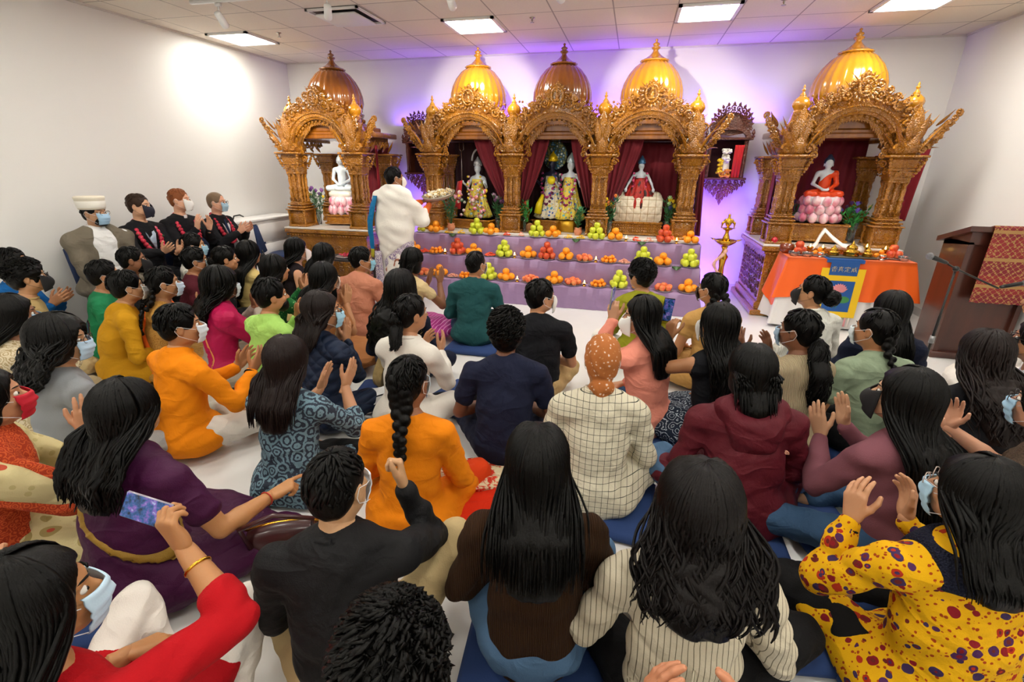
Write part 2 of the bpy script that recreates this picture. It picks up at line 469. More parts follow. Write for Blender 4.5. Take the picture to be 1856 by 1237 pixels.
def head_locks(mb, Rh, H, style, n, rad, rnd, zend=None, yb=None, spread=1., wave=(0, 0), vol=.0, w_end=.13, front=False):
    """tapered locks of hair combed from the crown; long ones fall down the back"""
    rx, ry, rz = .083 + vol, .105 + vol, .096 + vol
    c = Vector((0, -.014, .026))
    def P(th, ph): return c + Vector((rx * math.sin(th) * math.sin(ph), ry * math.sin(th) * math.cos(ph), rz * math.cos(th)))
    for i in range(n):
        ph = rnd.uniform(-PI, PI)
        if zend is not None:
            if abs(ph) < .85: ph = math.copysign(rnd.uniform(.85, PI), ph)
        af = abs(ph)
        thmax = .95 if af < .75 else (1.45 if af < 1.75 else 2.0)
        if zend is None:
            long_ = .55 if style != 'mop' else .4
            th0 = rnd.uniform(.02, thmax - .2); th1 = min(th0 + long_, thmax)
            pts = []; tw = rnd.uniform(-.35, .35)
            for k in range(6):
                t = k / 5; th = th0 + (th1 - th0) * t
                q = P(th, ph + tw * t) * (1 + .03 * math.sin(t * PI) + .025 * t)
                if wave[0]: q += Vector((math.sin(k * 1.9 + i), math.cos(k * 1.9 + i), math.sin(k * 1.3 + i))) * wave[0]
                pts.append(H + Rh @ q)
            r = rad * rnd.uniform(.7, 1.2)
            mb.tube(pts, [r * .5, r, r, r * .9, r * .6, r * .15], 4, .7)
        else:
            pts = []
            th0 = rnd.uniform(.02, .5); the = 1.62 + rnd.uniform(-.1, .2)
            for k in range(6):
                th = th0 + (the - th0) * k / 5
                pts.append(H + Rh @ (P(th, ph) * (1 + rnd.uniform(0, .012))))
            p0 = pts[-1].copy(); ze = zend + rnd.uniform(-.0, .10) * (1 if af > 2.2 else 1.6)
            xe = math.copysign((PI - af) / (PI - .85), ph) * w_end * rnd.uniform(.85, 1.1) * spread; m = 9 if wave[0] < .0085 else 20
            phs = rnd.uniform(0, 6); fr = wave[1]; off = rnd.uniform(.026, .044)
            for k in range(1, m + 1):
                t = k / m; z = p0.z + (ze - p0.z) * t
                tt = min(1, t * 1.6); tt = tt * tt * (3 - 2 * tt)
                x = p0.x + (xe - p0.x) * tt; y = yb(x, z) - off
                y = p0.y + (y - p0.y) * tt
                if p0.y - H.y > .03 and front: y = max(y, p0.y * 1.)
                a_ = wave[0] * (.3 + t)
                x += a_ * math.sin(fr * (p0.z - z) + phs); y -= a_ * abs(math.cos(fr * (p0.z - z) + phs))
                pts.append(Vector((x, y, z)))
            r = rad * rnd.uniform(.7, 1.25); L_ = len(pts)
            mb.tube(pts, [r * (.45 if k == 0 else 1.) * (1 if k < L_ - 4 else (L_ - k) / 4.2) for k in range(L_)], 4, .6)

def make_person(name, x, y, label, head=(0, 0), turn=None, face=None, skin_c='b07a55', hair=('short',), hair_c='060504', top=None, sleeve='long',
                bottom='navy', mask=None, glasses=False, arms='lap', zb=.06, bw=1., lean=.12, hy=None, knees=None, tall=1., coll=None,
                skirt=False, sit='floor', extras=None, beard=False, group='people sitting on the floor', hz=None, hroll=0, wr=.0065, hem=None, eyes=True, garland=False, drape=None, bald=False, hands=True):
    rnd = random.Random(hash(name) % 99991 if False else sum(ord(q) * (i + 3) for i, q in enumerate(name + str(x))))
    # facing
    if face is None:
        face = math.atan2(-1.6 - x, 6.3 - y)          # towards the altar
    else: face = math.radians(face)
    if turn: face += math.radians(turn)
    near = y < 2.6
    hb = .0115 if near else .014
    # skeleton, local frame: +Y forward, +X right hand
    if sit == 'floor':
        P = Vector((0, 0, zb + .11))
    elif sit == 'chair': P = Vector((0, 0, .56))
    elif sit == 'stand': P = Vector((0, 0, .95))
    l_ = lean; st = tall
    M_ = P + Vector((0, math.sin(l_ * .4), math.cos(l_ * .4))) * .20 * st
    N = M_ + Vector((0, math.sin(l_ * 1.5), math.cos(l_ * 1.5))) * .27 * st
    H = N + Vector((0, math.sin(l_ + .18), math.cos(l_ + .18))) * .185 * st
    if hz is not None:
        s_ = (hz - P.z) / (H.z - P.z)
        M_ = P + (M_ - P) * s_; N = P + (N - P) * s_; H = P + (H - P) * s_
    if head: H = H + Vector((-.02 * math.sin(math.radians(head[0])), .0, 0))
    # place so that the HEAD is over (x, y)
    cf, sf = math.cos(-face), math.sin(-face)
    ox, oy = x - (H.x * cf - H.y * sf), y - (H.x * sf + H.y * cf)
    root = empty(name, (ox, oy, 0), -face)
    tag(root, label, 'person', group)
    Rh = rotM(math.radians(head[0]), math.radians(head[1]), math.radians(hroll))
    sk = skin(skin_c)
    S = {s: N + Vector((s * .172 * bw, -.005, -.065)) for s in (-1, 1)}
    # arms
    A = {'lap': ((.11, .27, zb + .22, 'relax', (-.55, .75, -.25), (-.3, .1, -1)),) * 2,
         'knees': ((.24, .34, zb + .20, 'relax', (.1, .95, -.3), (0, -.1, -1)),) * 2,
         'clap': ((.055, .33, N.z - .06, 'open', (-.08, .42, .9), (-1, 0, 0)),) * 2,
         'clap_low': ((.075, .33, N.z - .16, 'open', (-.1, .75, .6), (-1, 0, .1)),) * 2,
         'pray': ((.035, .26, N.z - .08, 'flat', (-.08, .35, .95), (-1, 0, 0)),) * 2}.get(arms if isinstance(arms, str) else 'lap')
    A = {1: A[0], -1: (-A[1][0],) + A[1][1:4] + ((-A[1][4][0],) + A[1][4][1:], (-A[1][5][0],) + A[1][5][1:])}
    if isinstance(arms, dict):
        if arms.get('base'):
            b_ = {'clap': 0}
        for s, k in ((1, 'R'), (-1, 'L')):
            if k in arms: A[s] = arms[k]
    E, W = {}, {}
    for s in (-1, 1):
        pole = A[s][6] if len(A[s]) > 6 else (s * .55, -.25, -1)
        E[s], W[s] = ik(S[s], A[s][:3], .275 * st, .25 * st, pole)
    # legs
    hip = {s: P + Vector((s * .09, .0, -.02)) for s in (-1, 1)}
    if sit == 'floor':
        kn = knees or {1: ((.29, .33, zb + .10), (-.05, .38, .05)), -1: ((-.29, .33, zb + .10), (.05, .32, .05))}
    elif sit == 'chair': kn = {1: ((.12, .44, .52), (.13, .46, .08)), -1: ((-.12, .44, .52), (-.13, .46, .08))}
    else: kn = {1: ((.10, .03, .50), (.11, .0, .08)), -1: ((-.10, .03, .50), (-.11, .0, .08))}
    # ---- body: one continuous surface
    allp = [P, M_, N, H] + list(S.values()) + list(E.values()) + list(W.values()) + [Vector(k[0]) for k in kn.values()] + [Vector(k[1]) for k in kn.values()]
    lo = [min(p[i] for p in allp) - .13 for i in range(3)]; hi = [max(p[i] for p in allp) + .13 for i in range(3)]
    hi[2] = max(kn[1][0][2] + .1, S[1].z + .14, max(W[1].z, W[-1].z, E[1].z, E[-1].z) + .08); lo[2] = max(lo[2], -.01)
    f = Field(lo, hi, hb)
    sq = (1, .68, 1)
    f.cone(P, M_, .115, .10, .03, sq); f.cone(M_, N + Vector((0, 0, -.08)), .10, .11, .03, sq)
    Nh = H + Rh @ Vector((0, -.03, -.10))
    f.cone(N + Vector((0, 0, -.06)), Nh, .06, .051, .04)
    f.cone(N + Vector((0, 0, .0)), S[-1], .05, .045, .04); f.cone(N + Vector((0, 0, .0)), S[1], .05, .045, .04)
    for s in (-1, 1):
        f.cone(S[s], E[s], .047 * bw, .038, .02); f.cone(E[s], E[s].lerp(W[s], .35), .038, .040, .01); f.cone(E[s].lerp(W[s], .35), W[s], .040, .026, .01)
        K, AN = Vector(kn[s][0]), Vector(kn[s][1])
        f.cone(hip[s], K, .07, .05, .02); f.cone(K, AN, .048, .034, .01)
        toe = AN + (Vector((-s * .10, .06, -.01)) if sit == 'floor' else Vector((s * .02, .16, -.03)))
        toe.z = max(toe.z, .035)
        f.cone(AN, toe, .034, .026, .015)
    body = field_mb(f)
    body.join(head_proto(), to4(Rh, H))
    if hands:
        for s in (-1, 1):
            hp = hand_proto(A[s][3], .0042 if near else .0055)
            R_ = aim(A[s][4], A[s][5]); hp = hp if s == 1 else mirrored(hp)
            body.join(hp, to4(R_, W[s] + R_ @ Vector((0, 0, .005)), 1.0 * st))
    body.build('body', sk, root)
    # eyes and brows
    if eyes:
        for s in (-1, 1):
            eb = MB().ball((0, 0, 0), .0116, 10, 8); e = MB().join(eb, to4(Rh, H + Rh @ Vector((s * .031, .0770, -.001))))
            eo = e.build('eye', EYEW, root)
            MB().ball(H + Rh @ Vector((s * .031, .0851, -.001)), .0060, 8, 6).build('iris', IRIS, eo)
        for s in (-1, 1):
            bm_ = MB(); bm_.tube([H + Rh @ Vector((s * (.013 + .012 * k), .095 - .0035 * k * k * .8, .022 + .004 * math.sin(k * .9))) for k in range(4)], [.002, .004, .0035, .0015], 5, .7)
            bm_.build('eyebrow', HAIR(hair_c), root)
    # ---- top garment
    if top is not None:
        f = Field([l - .02 for l in lo], [hi[0] + .02, hi[1] + .02, max(hi[2], N.z + .06)], hb)
        hb_ = 1.0
        f.cone(P + Vector((0, 0, -.01)), M_, .160 * bw * hb_, .140 * bw, .04, (1, .74, 1)); f.cone(M_, N + Vector((0, -.005, -.11)), .140 * bw, .158 * bw, .05, (1, .70, 1))
        f.cone(S[-1] + Vector((.035, -.012, .0)), S[1] + Vector((-.035, -.012, 0)), .07, .07, .05, (1, .95, 1))
        f.cone(N + Vector((0, -.005, -.005)), S[-1] + Vector((0, -.005, .002)), .058, .050, .03); f.cone(N + Vector((0, -.005, -.005)), S[1] + Vector((0, -.005, .002)), .058, .050, .03)
        hm = hem or ('kurta' if sit == 'floor' else 'short')
        if hm == 'kurta': f.ell(P + Vector((0, .02, -.03)), (.218 * bw, .192, .135), .05)
        elif hm == 'tunic':
            f.ell(P + Vector((0, .03, -.04)), (.245 * bw, .225, .135), .05)
            for s in (-1, 1): f.cone(hip[s], Vector(kn[s][0]).lerp(hip[s], .35), .11, .085, .04)
        for s in (-1, 1):
            if sleeve == 'none': continue
            fr = {'long': 1, 'half': 1, 'short': .62, 'cap': .35}[sleeve]
            f.cone(S[s], S[s].lerp(E[s], fr), .062 * min(bw, 1.1), .062 - .010 * fr + (.004 if sleeve == 'short' else 0), .02)
            if sleeve == 'long':
                f.cone(E[s], E[s].lerp(W[s], .5), .052, .048, .01); f.cone(E[s].lerp(W[s], .5), E[s].lerp(W[s], .93), .048, .036, .01)
            elif sleeve == 'half': f.cone(E[s], E[s].lerp(W[s], .3), .054, .054, .01)
            elif sleeve == 'short':
                pass
        a1, a2, a3 = rnd.uniform(0, 6), rnd.uniform(0, 6), rnd.uniform(.8, 1.2)
        if wr:
            f.disp(lambda X, Y_, Z: wr * 1.25 * (1.9 - 1.15 * (np.abs(np.sin(19 * a3 * Z + 2.6 * np.sin(7 * X + a1) + 6 * Y_)) + 1e-4) ** .6 - .9 * (np.abs(np.sin(13 * X + 11 * Z + 2.2 * np.sin(10 * Z + a2) + 5 * Y_)) + 1e-4) ** .6
                                        + .35 * np.sin(60 * Z - 34 * X + 3 * np.sin(17 * X + a2)) - .45))
        if sit == 'floor' and zb < .2: f.halfcut((0, 0, -1), -max(zb * .6, .02))
        if sleeve == 'none':
            for s in (-1, 1): f.cone(S[s] + Vector((s * .045, 0, -.05)), S[s] + Vector((s * .045, 0, .1)), .05, .05, .01, op='cut')
        t_ = field_mb(f, 1 if near else 0)
        t_.build('shirt' if not isinstance(top, tuple) else top[1], top if not isinstance(top, tuple) else top[0], root)
    # collar ring
    if coll is not None:
        m_, r_, hh = coll
        pts = []; mb = MB()
        ax = (Nh - N).normalized()
        for i in range(21):
            a = 2 * PI * i / 20
            pts.append(N + ax * (.018 + hh * .5) + Vector((r_ * math.sin(a), -r_ * .95 * math.cos(a) + .002, .012 * -math.cos(a) * -1)))
        mb.tube(pts, .5 * hh, 6, 2.2 if False else .45, cap=False); mb.build('collar', m_, root)
    # ---- lower garment
    if bottom is not None:
        f = Field([lo[0], lo[1], -.005], [hi[0], hi[1], max(P.z + .16, kn[1][0][2] + .12, kn[-1][0][2] + .12)], hb)
        f.ell(P + Vector((0, .01, -.02)), (.178 * bw, .145, .115), .03)
        for s in (-1, 1):
            K, AN = Vector(kn[s][0]), Vector(kn[s][1])
            f.cone(hip[s], K, .095 * min(bw, 1.1), .068, .02); f.cone(K, K.lerp(AN, .9), .066, .050, .015)
        if skirt:
            f.ell((0, .20, zb + .06), (.40, .30, .115), .05); f.ell((0, .05, zb + .05), (.30, .22, .12), .05)
        a1 = rnd.uniform(0, 6)
        f.disp(lambda X, Y_, Z: .0035 * (np.sin(34 * X + 30 * Y_ + 4 * np.sin(20 * Z + a1)) + .7 * np.sin(60 * Y_ - 40 * X + a1)))
        f.halfcut((0, 0, -1), -.008)
        field_mb(f, 1 if near else 0).build('skirt' if skirt else 'trousers', bottom, root)
    # ---- hair
    def yb(x_, z_):
        # back surface of the torso at this height
        if z_ > N.z:
            t = min(1, (z_ - N.z) / .12); base = N.y + (H.y - .02 - N.y) * t; dep = .105 - .035 * t
        elif z_ > M_.z: t = (z_ - M_.z) / (N.z - M_.z); base = M_.y + (N.y - M_.y) * t; dep = .118
        else: t = max(0, (z_ - P.z) / (M_.z - P.z)); base = P.y + (M_.y - P.y) * t; dep = .118
        return base - dep * math.sqrt(max(.12, 1 - (x_ / (.26 * bw)) ** 2))
    hs = hair[0]; hopt = hair[1] if len(hair) > 1 else {}
    hm = HAIR(hair_c, hopt.get('rough', .42)); mb = MB()
    nl = (190 if near else 80)
    if hs in ('short', 'crop', 'mop', 'thin'):
        mb.join(cap_proto(hs), to4(Rh, H))
        if hs != 'thin':
            head_locks(mb, Rh, H, hs, nl * (3 if hs == 'mop' else 1), .0070 if hs != 'mop' else .0058, rnd, vol={'short': .004, 'crop': -.003, 'mop': .02}[hs], wave=(.009, 0) if hs == 'mop' else (0, 0))
    elif hs in ('long', 'wavy', 'curly'):
        cp = {'long': 'full', 'wavy': 'full', 'curly': 'curly'}[hs]
        L_ = hopt.get('L', .42); we = hopt.get('w', .12 if hs != 'curly' else .17)
        mb.join(cap_proto(cp), to4(Rh, H))
        zend = H.z - L_
        f = Field((-.28, min(yb(0, zend), H.y) - .2, zend - .03), (.28, H.y + .10, H.z + .03), .0085 if near else .011)
        n_ = max(3, int(L_ / .03)); c0 = H + Rh @ Vector((0, -.055, -.01))
        for i in range(n_ + 1):
            t = i / n_; z = c0.z - (c0.z - zend) * t; tt = min(1, t * 2.2); tt = tt * tt * (3 - 2 * tt)
            w = .082 * (1 - tt) + we * tt * (1 - .35 * max(0, t - .6) / .4)
            yy = c0.y * (1 - tt) + (yb(0, z) - .006) * tt; xx = c0.x * (1 - tt)
            f.ell((xx, yy, z), (w, .042 * (1 - tt) + (.030 if hs != 'curly' else .045) * tt, .045), .02)
        if hs == 'curly': f.disp(lambda X, Y_, Z: .006 * np.sin(70 * X + 3 * np.sin(50 * Z)) * np.sin(75 * Z + 1))
        else: f.disp(lambda X, Y_, Z: .0022 * np.sin(130 * X + 3 * np.sin(9 * Z)))
        mb.join(field_mb(f, 1))
        wv = {'long': (.002, 20), 'wavy': (.009, 34), 'curly': (.015, 62)}[hs]
        head_locks(mb, Rh, H, hs, int(nl * 1.5), .0075, rnd, zend=zend, yb=yb, wave=hopt.get('wave', wv), vol=.015 if hs != 'curly' else .032, w_end=we * 1.15)
    elif hs in ('pony', 'bun', 'braid', 'braids'):
        mb.join(cap_proto('sleek' if hs != 'braid' else 'sleek'), to4(Rh, H))
        head_locks(mb, Rh, H, 'short', nl, .006, rnd, vol=.002)
        L_ = hopt.get('L', .40)
        if hs == 'bun':
            c = H + Rh @ Vector(hopt.get('at', (0, -.135, .03))); R0 = hopt.get('r', .058)
            f = Field(c - Vector((.11, .11, .11)), c + Vector((.11, .11, .11)), .007); f.ell(c, R0, 0)
            f.disp(lambda X, Y_, Z: .007 * np.sin(100 * X + 1) * np.sin(105 * Y_) * np.sin(95 * Z + 2)); mb.join(field_mb(f, 1))
            for i in range(70 if near else 45):
                d = Vector((rnd.gauss(0, 1), rnd.gauss(0, 1), rnd.gauss(0, 1))).normalized(); e = d.orthogonal().normalized(); g_ = d.cross(e)
                rr = R0 * .32
                mb.tube([c + d * R0 * (.85 + .2 * k / 8) + (e * math.cos(k * .8) + g_ * math.sin(k * .8)) * rr for k in range(8)], [.003, .005, .006, .006, .006, .005, .004, .001], 4)
        if hs == 'pony':
            a = H + Rh @ Vector((0, -.115, hopt.get('up', -.01))); pts = []
            for k in range(13):
                t = k / 12; z = a.z - L_ * t; y_ = a.y + (min(yb(0, z) - .03, a.y + .0) - a.y) * min(1, t * 2) - .018 * math.sin(min(1, t * 3) * PI)
                pts.append(Vector((a.x * (1 - t), y_, z)))
            wdt = hopt.get('w', .038)
            mb.tube(pts, [wdt * q for q in (.45, .75, .95, 1.05, 1.1, 1.15, 1.15, 1.1, 1.05, .95, .8, .6, .2)], 14, .75)
            for i in range(nl):
                ph = rnd.uniform(0, 2 * PI); fz = rnd.uniform(2, 5)
                am = hopt.get('wave', .004); r0 = rnd.uniform(.7, 1.1)
                q = [p + Vector((math.cos(ph) * wdt * r0 * min(1, .4 + k * .25) * (1.1 if k < 11 else .7) + am * math.sin(k * fz * .5 + ph), math.sin(ph) * wdt * .75 * r0 + am * math.cos(k * fz * .5 + ph), rnd.uniform(-.012, .008))) for k, p in enumerate(pts)]
                mb.tube(q, [.004] * 10 + [.0035, .003, .001], 4)
            tt = mat('hair_tie', '15131a', rough=.7)
            MB().tube([a + Vector((.024 * math.cos(k * PI / 6), -.012, .024 * math.sin(k * PI / 6) - .02)) for k in range(13)], .008, 6, cap=False).build('hair_tie', tt, root)
        if hs in ('braid', 'braids'):
            # french plait down the back of the head, then free
            starts = [(0, 0)] if hs == 'braid' else [(-.055, -.10), (.055, .12)]
            for x0, xe in starts:
                a = H + Rh @ Vector((x0, -.100 if hs == 'braid' else -.085, .045 if hs == 'braid' else -.03)); n_ = int(L_ / .019)
                f = Field((-.26, min(yb(0, H.z - L_), a.y) - .16, a.z - L_ - .04), (.26, H.y + .02, a.z + .06), .0055)
                for i in range(n_ + 1):
                    t = i / n_; z = a.z - L_ * t; tt = min(1, t * 1.8)
                    y_ = a.y + (yb(xe, z) - .022 - a.y) * tt * tt; xx = a.x + (xe - a.x) * tt
                    s = 1 if i % 2 else -1; sc_ = (.85 + .35 * math.sin(PI * min(1, t * 1.6)) - .25 * t) * hopt.get('fat', 1.)
                    f.ell((xx + s * .012 * sc_, y_, z), (.0215 * sc_, .019 * sc_, .0235 * sc_), .004, M=[(math.cos(.6 * s), 0, math.sin(.6 * s)), (0, 1, 0), (-math.sin(.6 * s), 0, math.cos(.6 * s))])
                f.ell((xx, y_, z - .03), (.016, .014, .035), .004)
                mb.join(field_mb(f, 0))
    elif hs == 'custom': pass
    if hs not in ('custom', 'none'): mb.build('hair', hm, root)
    if beard:
        f = Field((-.1, -.02, -.16), (.1, .13, .0), .0055)
        f.ell((0, .04, -.075), (.062, .062, .050), .01); f.ell((0, .062, -.10), (.034, .034, .030), .02)
        f.ell((0, .03, -.02), (.09, .075, .035), .01, 'cut')
        b_ = MB().join(field_mb(f, 1), to4(Rh, H)); b_.build('beard', hm, root)
    # ---- face mask
    if mask:
        col, kind = mask; mm = mat('mask_' + col, col, rough=.75, bump=('noise', 200, .1, (1, 1, 1))); mb = MB(); rings = []
        nv = 13; nu = 17
        for j in range(nv + 1):
            v = j / nv; z = -.012 - .098 * v
            out = []; inn = []
            for i in range(nu):
                u = -1 + 2 * i / (nu - 1); az = u * (1.12 if kind == 'flat' else 1.2)
                ww = .069 - .020 * max(0, v - .25); yy = .038 + .074 * math.cos(az * .92)
                if kind == 'flat': yy += .0025 * math.sin(v * 9 * PI / 1.3) + .010 * math.sin(v * PI) - .012 * v * v + (.010 * (1 - abs(u)) ** 2 if v < .5 else 0)
                else: yy += (.022 * (1 - abs(u)) ** 1.2) * math.sin(min(1, v * 1.15) * PI) ** .8 + .006 * (1 - abs(u))
                zz = z + (.012 * u * u if v < .3 else 0) - (.0 if kind == 'flat' else 0) + (.016 * u * u * (v - .5) * -2 if kind != 'flat' else 0)
                out.append(H + Rh @ Vector((math.sin(az) * ww * 1.08, yy, zz))); inn.append(H + Rh @ Vector((math.sin(az) * ww * 1.03, yy - .004, zz)))
            rings.append([tuple(p) for p in out + inn[::-1]])
        mb.loft(rings)
        mo = mb.build('face_mask', mm, root)
        for s in (-1, 1):
            lp = MB()
            e1 = Vector((s * .067, .070, -.022)); e2 = Vector((s * .064, .066, -.095)); top_ = Vector((s * .086, -.012, .012)); bk = Vector((s * .087, -.030, -.012)); lw = Vector((s * .082, -.016, -.044))
            q = [e1, e1.lerp(top_, .5) + Vector((s * .006, 0, 0)), top_, bk, lw, lw.lerp(e2, .5) + Vector((s * .006, 0, 0)), e2]
            lp.tube([H + Rh @ p for p in q], .0012, 5)
            lp.build('ear_loop', LOOP if col != '17171a' and col != '1b1d2e' else mat('black_cord', '1a1a1c'), root)
    if glasses:
        gm = mat('glasses_' + (glasses if isinstance(glasses, str) else '1c1a1a'), glasses if isinstance(glasses, str) else '1c1a1a', rough=.25); g = MB()
        for s in (-1, 1):
            g.tube([H + Rh @ Vector((s * .032 + .022 * math.cos(a * PI / 8), .112 - .004 * abs(math.cos(a * PI / 8)), -.002 + .018 * math.sin(a * PI / 8))) for a in range(17)], .0016, 5, cap=False)
            g.tube([H + Rh @ Vector(p) for p in ((s * .054, .108, .004), (s * .078, .06, .004), (s * .082, -.005, .004), (s * .083, -.02, -.010))], .0018, 5)
        g.tube([H + Rh @ Vector(p) for p in ((-.011, .113, .001), (0, .115, .004), (.011, .113, .001))], .0015, 5)
        g.build('glasses', gm, root)
    inf = dict(root=root, P=P, M=M_, N=N, H=H, S=S, E=E, W=W, Rh=Rh, yb=yb, rnd=rnd, face=face, kn=kn, hip=hip, bw=bw, Nh=Nh, A=A)
    if garland: make_garland(inf)
    return inf
def wpos(inf, p):      # local -> world
    r = inf['root']; a = r.rotation_euler[2]; p = Vector(p)
    return Vector((r.location.x + p.x * math.cos(a) - p.y * math.sin(a), r.location.y + p.x * math.sin(a) + p.y * math.cos(a), p.z))
# ------------------------------------------------------------------ room
XL, XR, YB, YF, ZC = -5.47, 3.58, 7.39, -2.6, 3.17
GX, GY, G = -.356, 6.20, .61
wallm = mat('wall_paint', 'ecebe8', rough=.85, bump=('noise', 60, .04, (1, 1, 1)))
floorm = mat('floor_gloss', 'e2e1df', rough=.32, coat=.15, vary=.05)
ceilm = mat('ceiling_tile', 'e6ddd0', rough=.95, pattern=('tiles', G, GX, GY, 'a89f96', .022), bump=('noise', 160, .25, (1, 1, 1)))
struct(MB().box(XL - .1, XR + .1, YF - .1, YB + .1, -.1, 0).build('floor', floorm, smooth=False))
struct(MB().box(XL - .1, XR + .1, YF - .1, YB + .1, ZC, ZC + .1).build('ceiling', ceilm, smooth=False))
struct(MB().box(XL - .1, XL, YF - .1, YB + .1, 0, ZC).build('wall_left', wallm, smooth=False))
struct(MB().box(XR, XR + .1, YF - .1, YB + .1, 0, ZC).build('wall_right', wallm, smooth=False))
struct(MB().box(XL, XR, YB, YB + .1, 0, ZC).build('wall_back', wallm, smooth=False))
struct(MB().box(XL, XR, YF - .1, YF, 0, ZC).build('wall_front', wallm, smooth=False))
bm_ = mat('baseboard_paint', 'dcdad8', rough=.5)
struct(MB().box(XL, XL + .015, YF, YB, 0, .10).build('baseboard_left', bm_, smooth=False))
struct(MB().box(XR - .015, XR, YF, YB, 0, .10).build('baseboard_right', bm_, smooth=False))
struct(MB().box(XL, XR, YB - .015, YB, 0, .10).build('baseboard_back', bm_, smooth=False))
gridm = mat('ceiling_trim', 'd8d4ce', rough=.5)
for n_, (a, b, c, d) in enumerate(((XL, XR, YB - .02, YB), (XL, XL + .02, YF, YB), (XR - .02, XR, YF, YB))):
    struct(MB().box(a, b, c, d, ZC - .02, ZC).build('trim_%d' % (n_ + 1), gridm, smooth=False))
# light panels
LP = mat('light_diffuser', 'ffffff', emis=('fbf8ee', 25.0)); FRM = mat('white_metal', 'e8e8e6', rough=.4)
LP2 = mat('light_diffuser_dim', 'ffffff', emis=('fbf8ee', 19.0))
def ceiling_light(x, y, label, grp=None, LP=LP):
    r = tag(empty('ceiling_light', (x, y, ZC)), label, 'ceiling light', grp)
    w = G / 2 - .012; m = MB()
    for a in ((-w, w, -w, -w + .035), (-w, w, w - .035, w), (-w, -w + .035, -w, w), (w - .035, w, -w, w)): m.box(a[0], a[1], a[2], a[3], -.022, -.001)
    m.build('frame', FRM, r, smooth=False)
    MB().box(-w + .035, w - .035, -w + .035, w - .035, -.012, -.004).build('diffuser', LP, r, smooth=False)
for k, t in ((-7.5, 'square lit ceiling panel nearest the left wall'), (-2.5, 'square lit ceiling panel above the left dome of the middle shrine'),
             (1.5, 'square lit ceiling panel right of the middle shrine domes'), (4.5, 'square lit ceiling panel partly cut off by the top edge, nearest the right wall')):
    ceiling_light(GX + k * G, GY - G / 2, t)
for ky in (-4.5, -8.5, -12.5):
    for k in (-5.5, -2.5, 1.5, 4.5):
        ceiling_light(GX + k * G, GY + ky * G, 'square lit ceiling panel over the audience', 'ceiling panels over the audience', LP2)
# air vent
r = tag(empty('air_vent', (GX - 4.5 * G, GY - 1.5 * G, ZC)), 'square white air diffuser with dark slots in the ceiling', 'air vent')
w = G / 2 - .01
MB().box(-w, w, -w, w, -.006, -.001).build('backing', mat('dark_slot', '3a3836'), r, smooth=False)
MB().box(-w + .07, w - .07, -w + .07, w - .07, -.05, -.030, .008).build('plate', FRM, r)
m = MB()
for a in ((-w, w, -w, -w + .025), (-w, w, w - .025, w), (-w, -w + .025, -w, w), (w - .025, w, -w, w)): m.box(*a, -.025, -.006)
m.build('frame', FRM, r, smooth=False)
# track rail and spots
r = tag(empty('track_rail', (-3.77, 4.54, ZC)), 'long thin white track rail fixed to the ceiling', 'track rail')
MB().box(-.56, 3.3, -.018, .018, -.035, -.001, .004).build('rail', FRM, r)
def track_spot(x, y, tx, ty, tz, label):
    r = tag(empty('track_spotlight', (x, y, ZC - .037)), label, 'spotlight')
    MB().box(-.03, .03, -.015, .015, -.03, 0, .004).build('adapter', FRM, r)
    d = (Vector((tx, ty, tz)) - Vector((x, y, ZC - .16))).normalized(); c = Vector((0, 0, -.12))
    MB().tube([(0, 0, -.03), (0, 0, -.09)], .008, 8).build('stem', FRM, r)
    m = MB(); m.tube([c - d * .05, c - d * .045, c + d * .09, c + d * .095], [.02, .033, .036, .034], 16); m.build('lamp_head', FRM, r)
    l = bpy.data.lights.new('spot', 'SPOT'); l.energy = 120; l.spot_size = math.radians(38); l.spot_blend = .5; l.shadow_soft_size = .03; l.color = (1, .9, .75)
    o = bpy.data.objects.new('spot_light', l); C.objects.link(o); o.location = Vector((x, y, ZC - .037)) + c + d * .11
    o.rotation_euler = d.to_track_quat('-Z', 'Y').to_euler()
track_spot(-4.02, 4.54, -4.4, 6.3, 1.6, 'white cylinder spotlight at the left end of the ceiling rail')
track_spot(-2.85, 4.54, -4.1, 6.4, 2.0, 'white cylinder spotlight beside the square air vent')
track_spot(-1.66, 4.54, -2.1, 6.8, 2.6, 'white cylinder spotlight above the first square panel right of the vent')
track_spot(-.75, 4.54, .1, 6.8, 2.6, 'white cylinder spotlight at the right end of the ceiling rail, out toward the middle')
# sprinklers
for x, y, t in ((-4.3, 5.75, 'small sprinkler head near the leftmost ceiling panel'), (-1.2, 5.75, 'small sprinkler head between the two middle ceiling panels'), (1.2, 5.65, 'small sprinkler head right of the middle shrine domes')):
    r = tag(empty('sprinkler', (x, y, ZC)), t, 'sprinkler'); sm = mat('chrome', 'b8b6b2', rough=.25, metal=1)
    MB().lathe([(.03, -.001), (.03, -.006), (.012, -.010), (.01, -.03), (.004, -.035), (.004, -.045)], 12).build('body', sm, r)
    MB().lathe([(.022, -.045), (.022, -.048)], 12).build('deflector', sm, r)

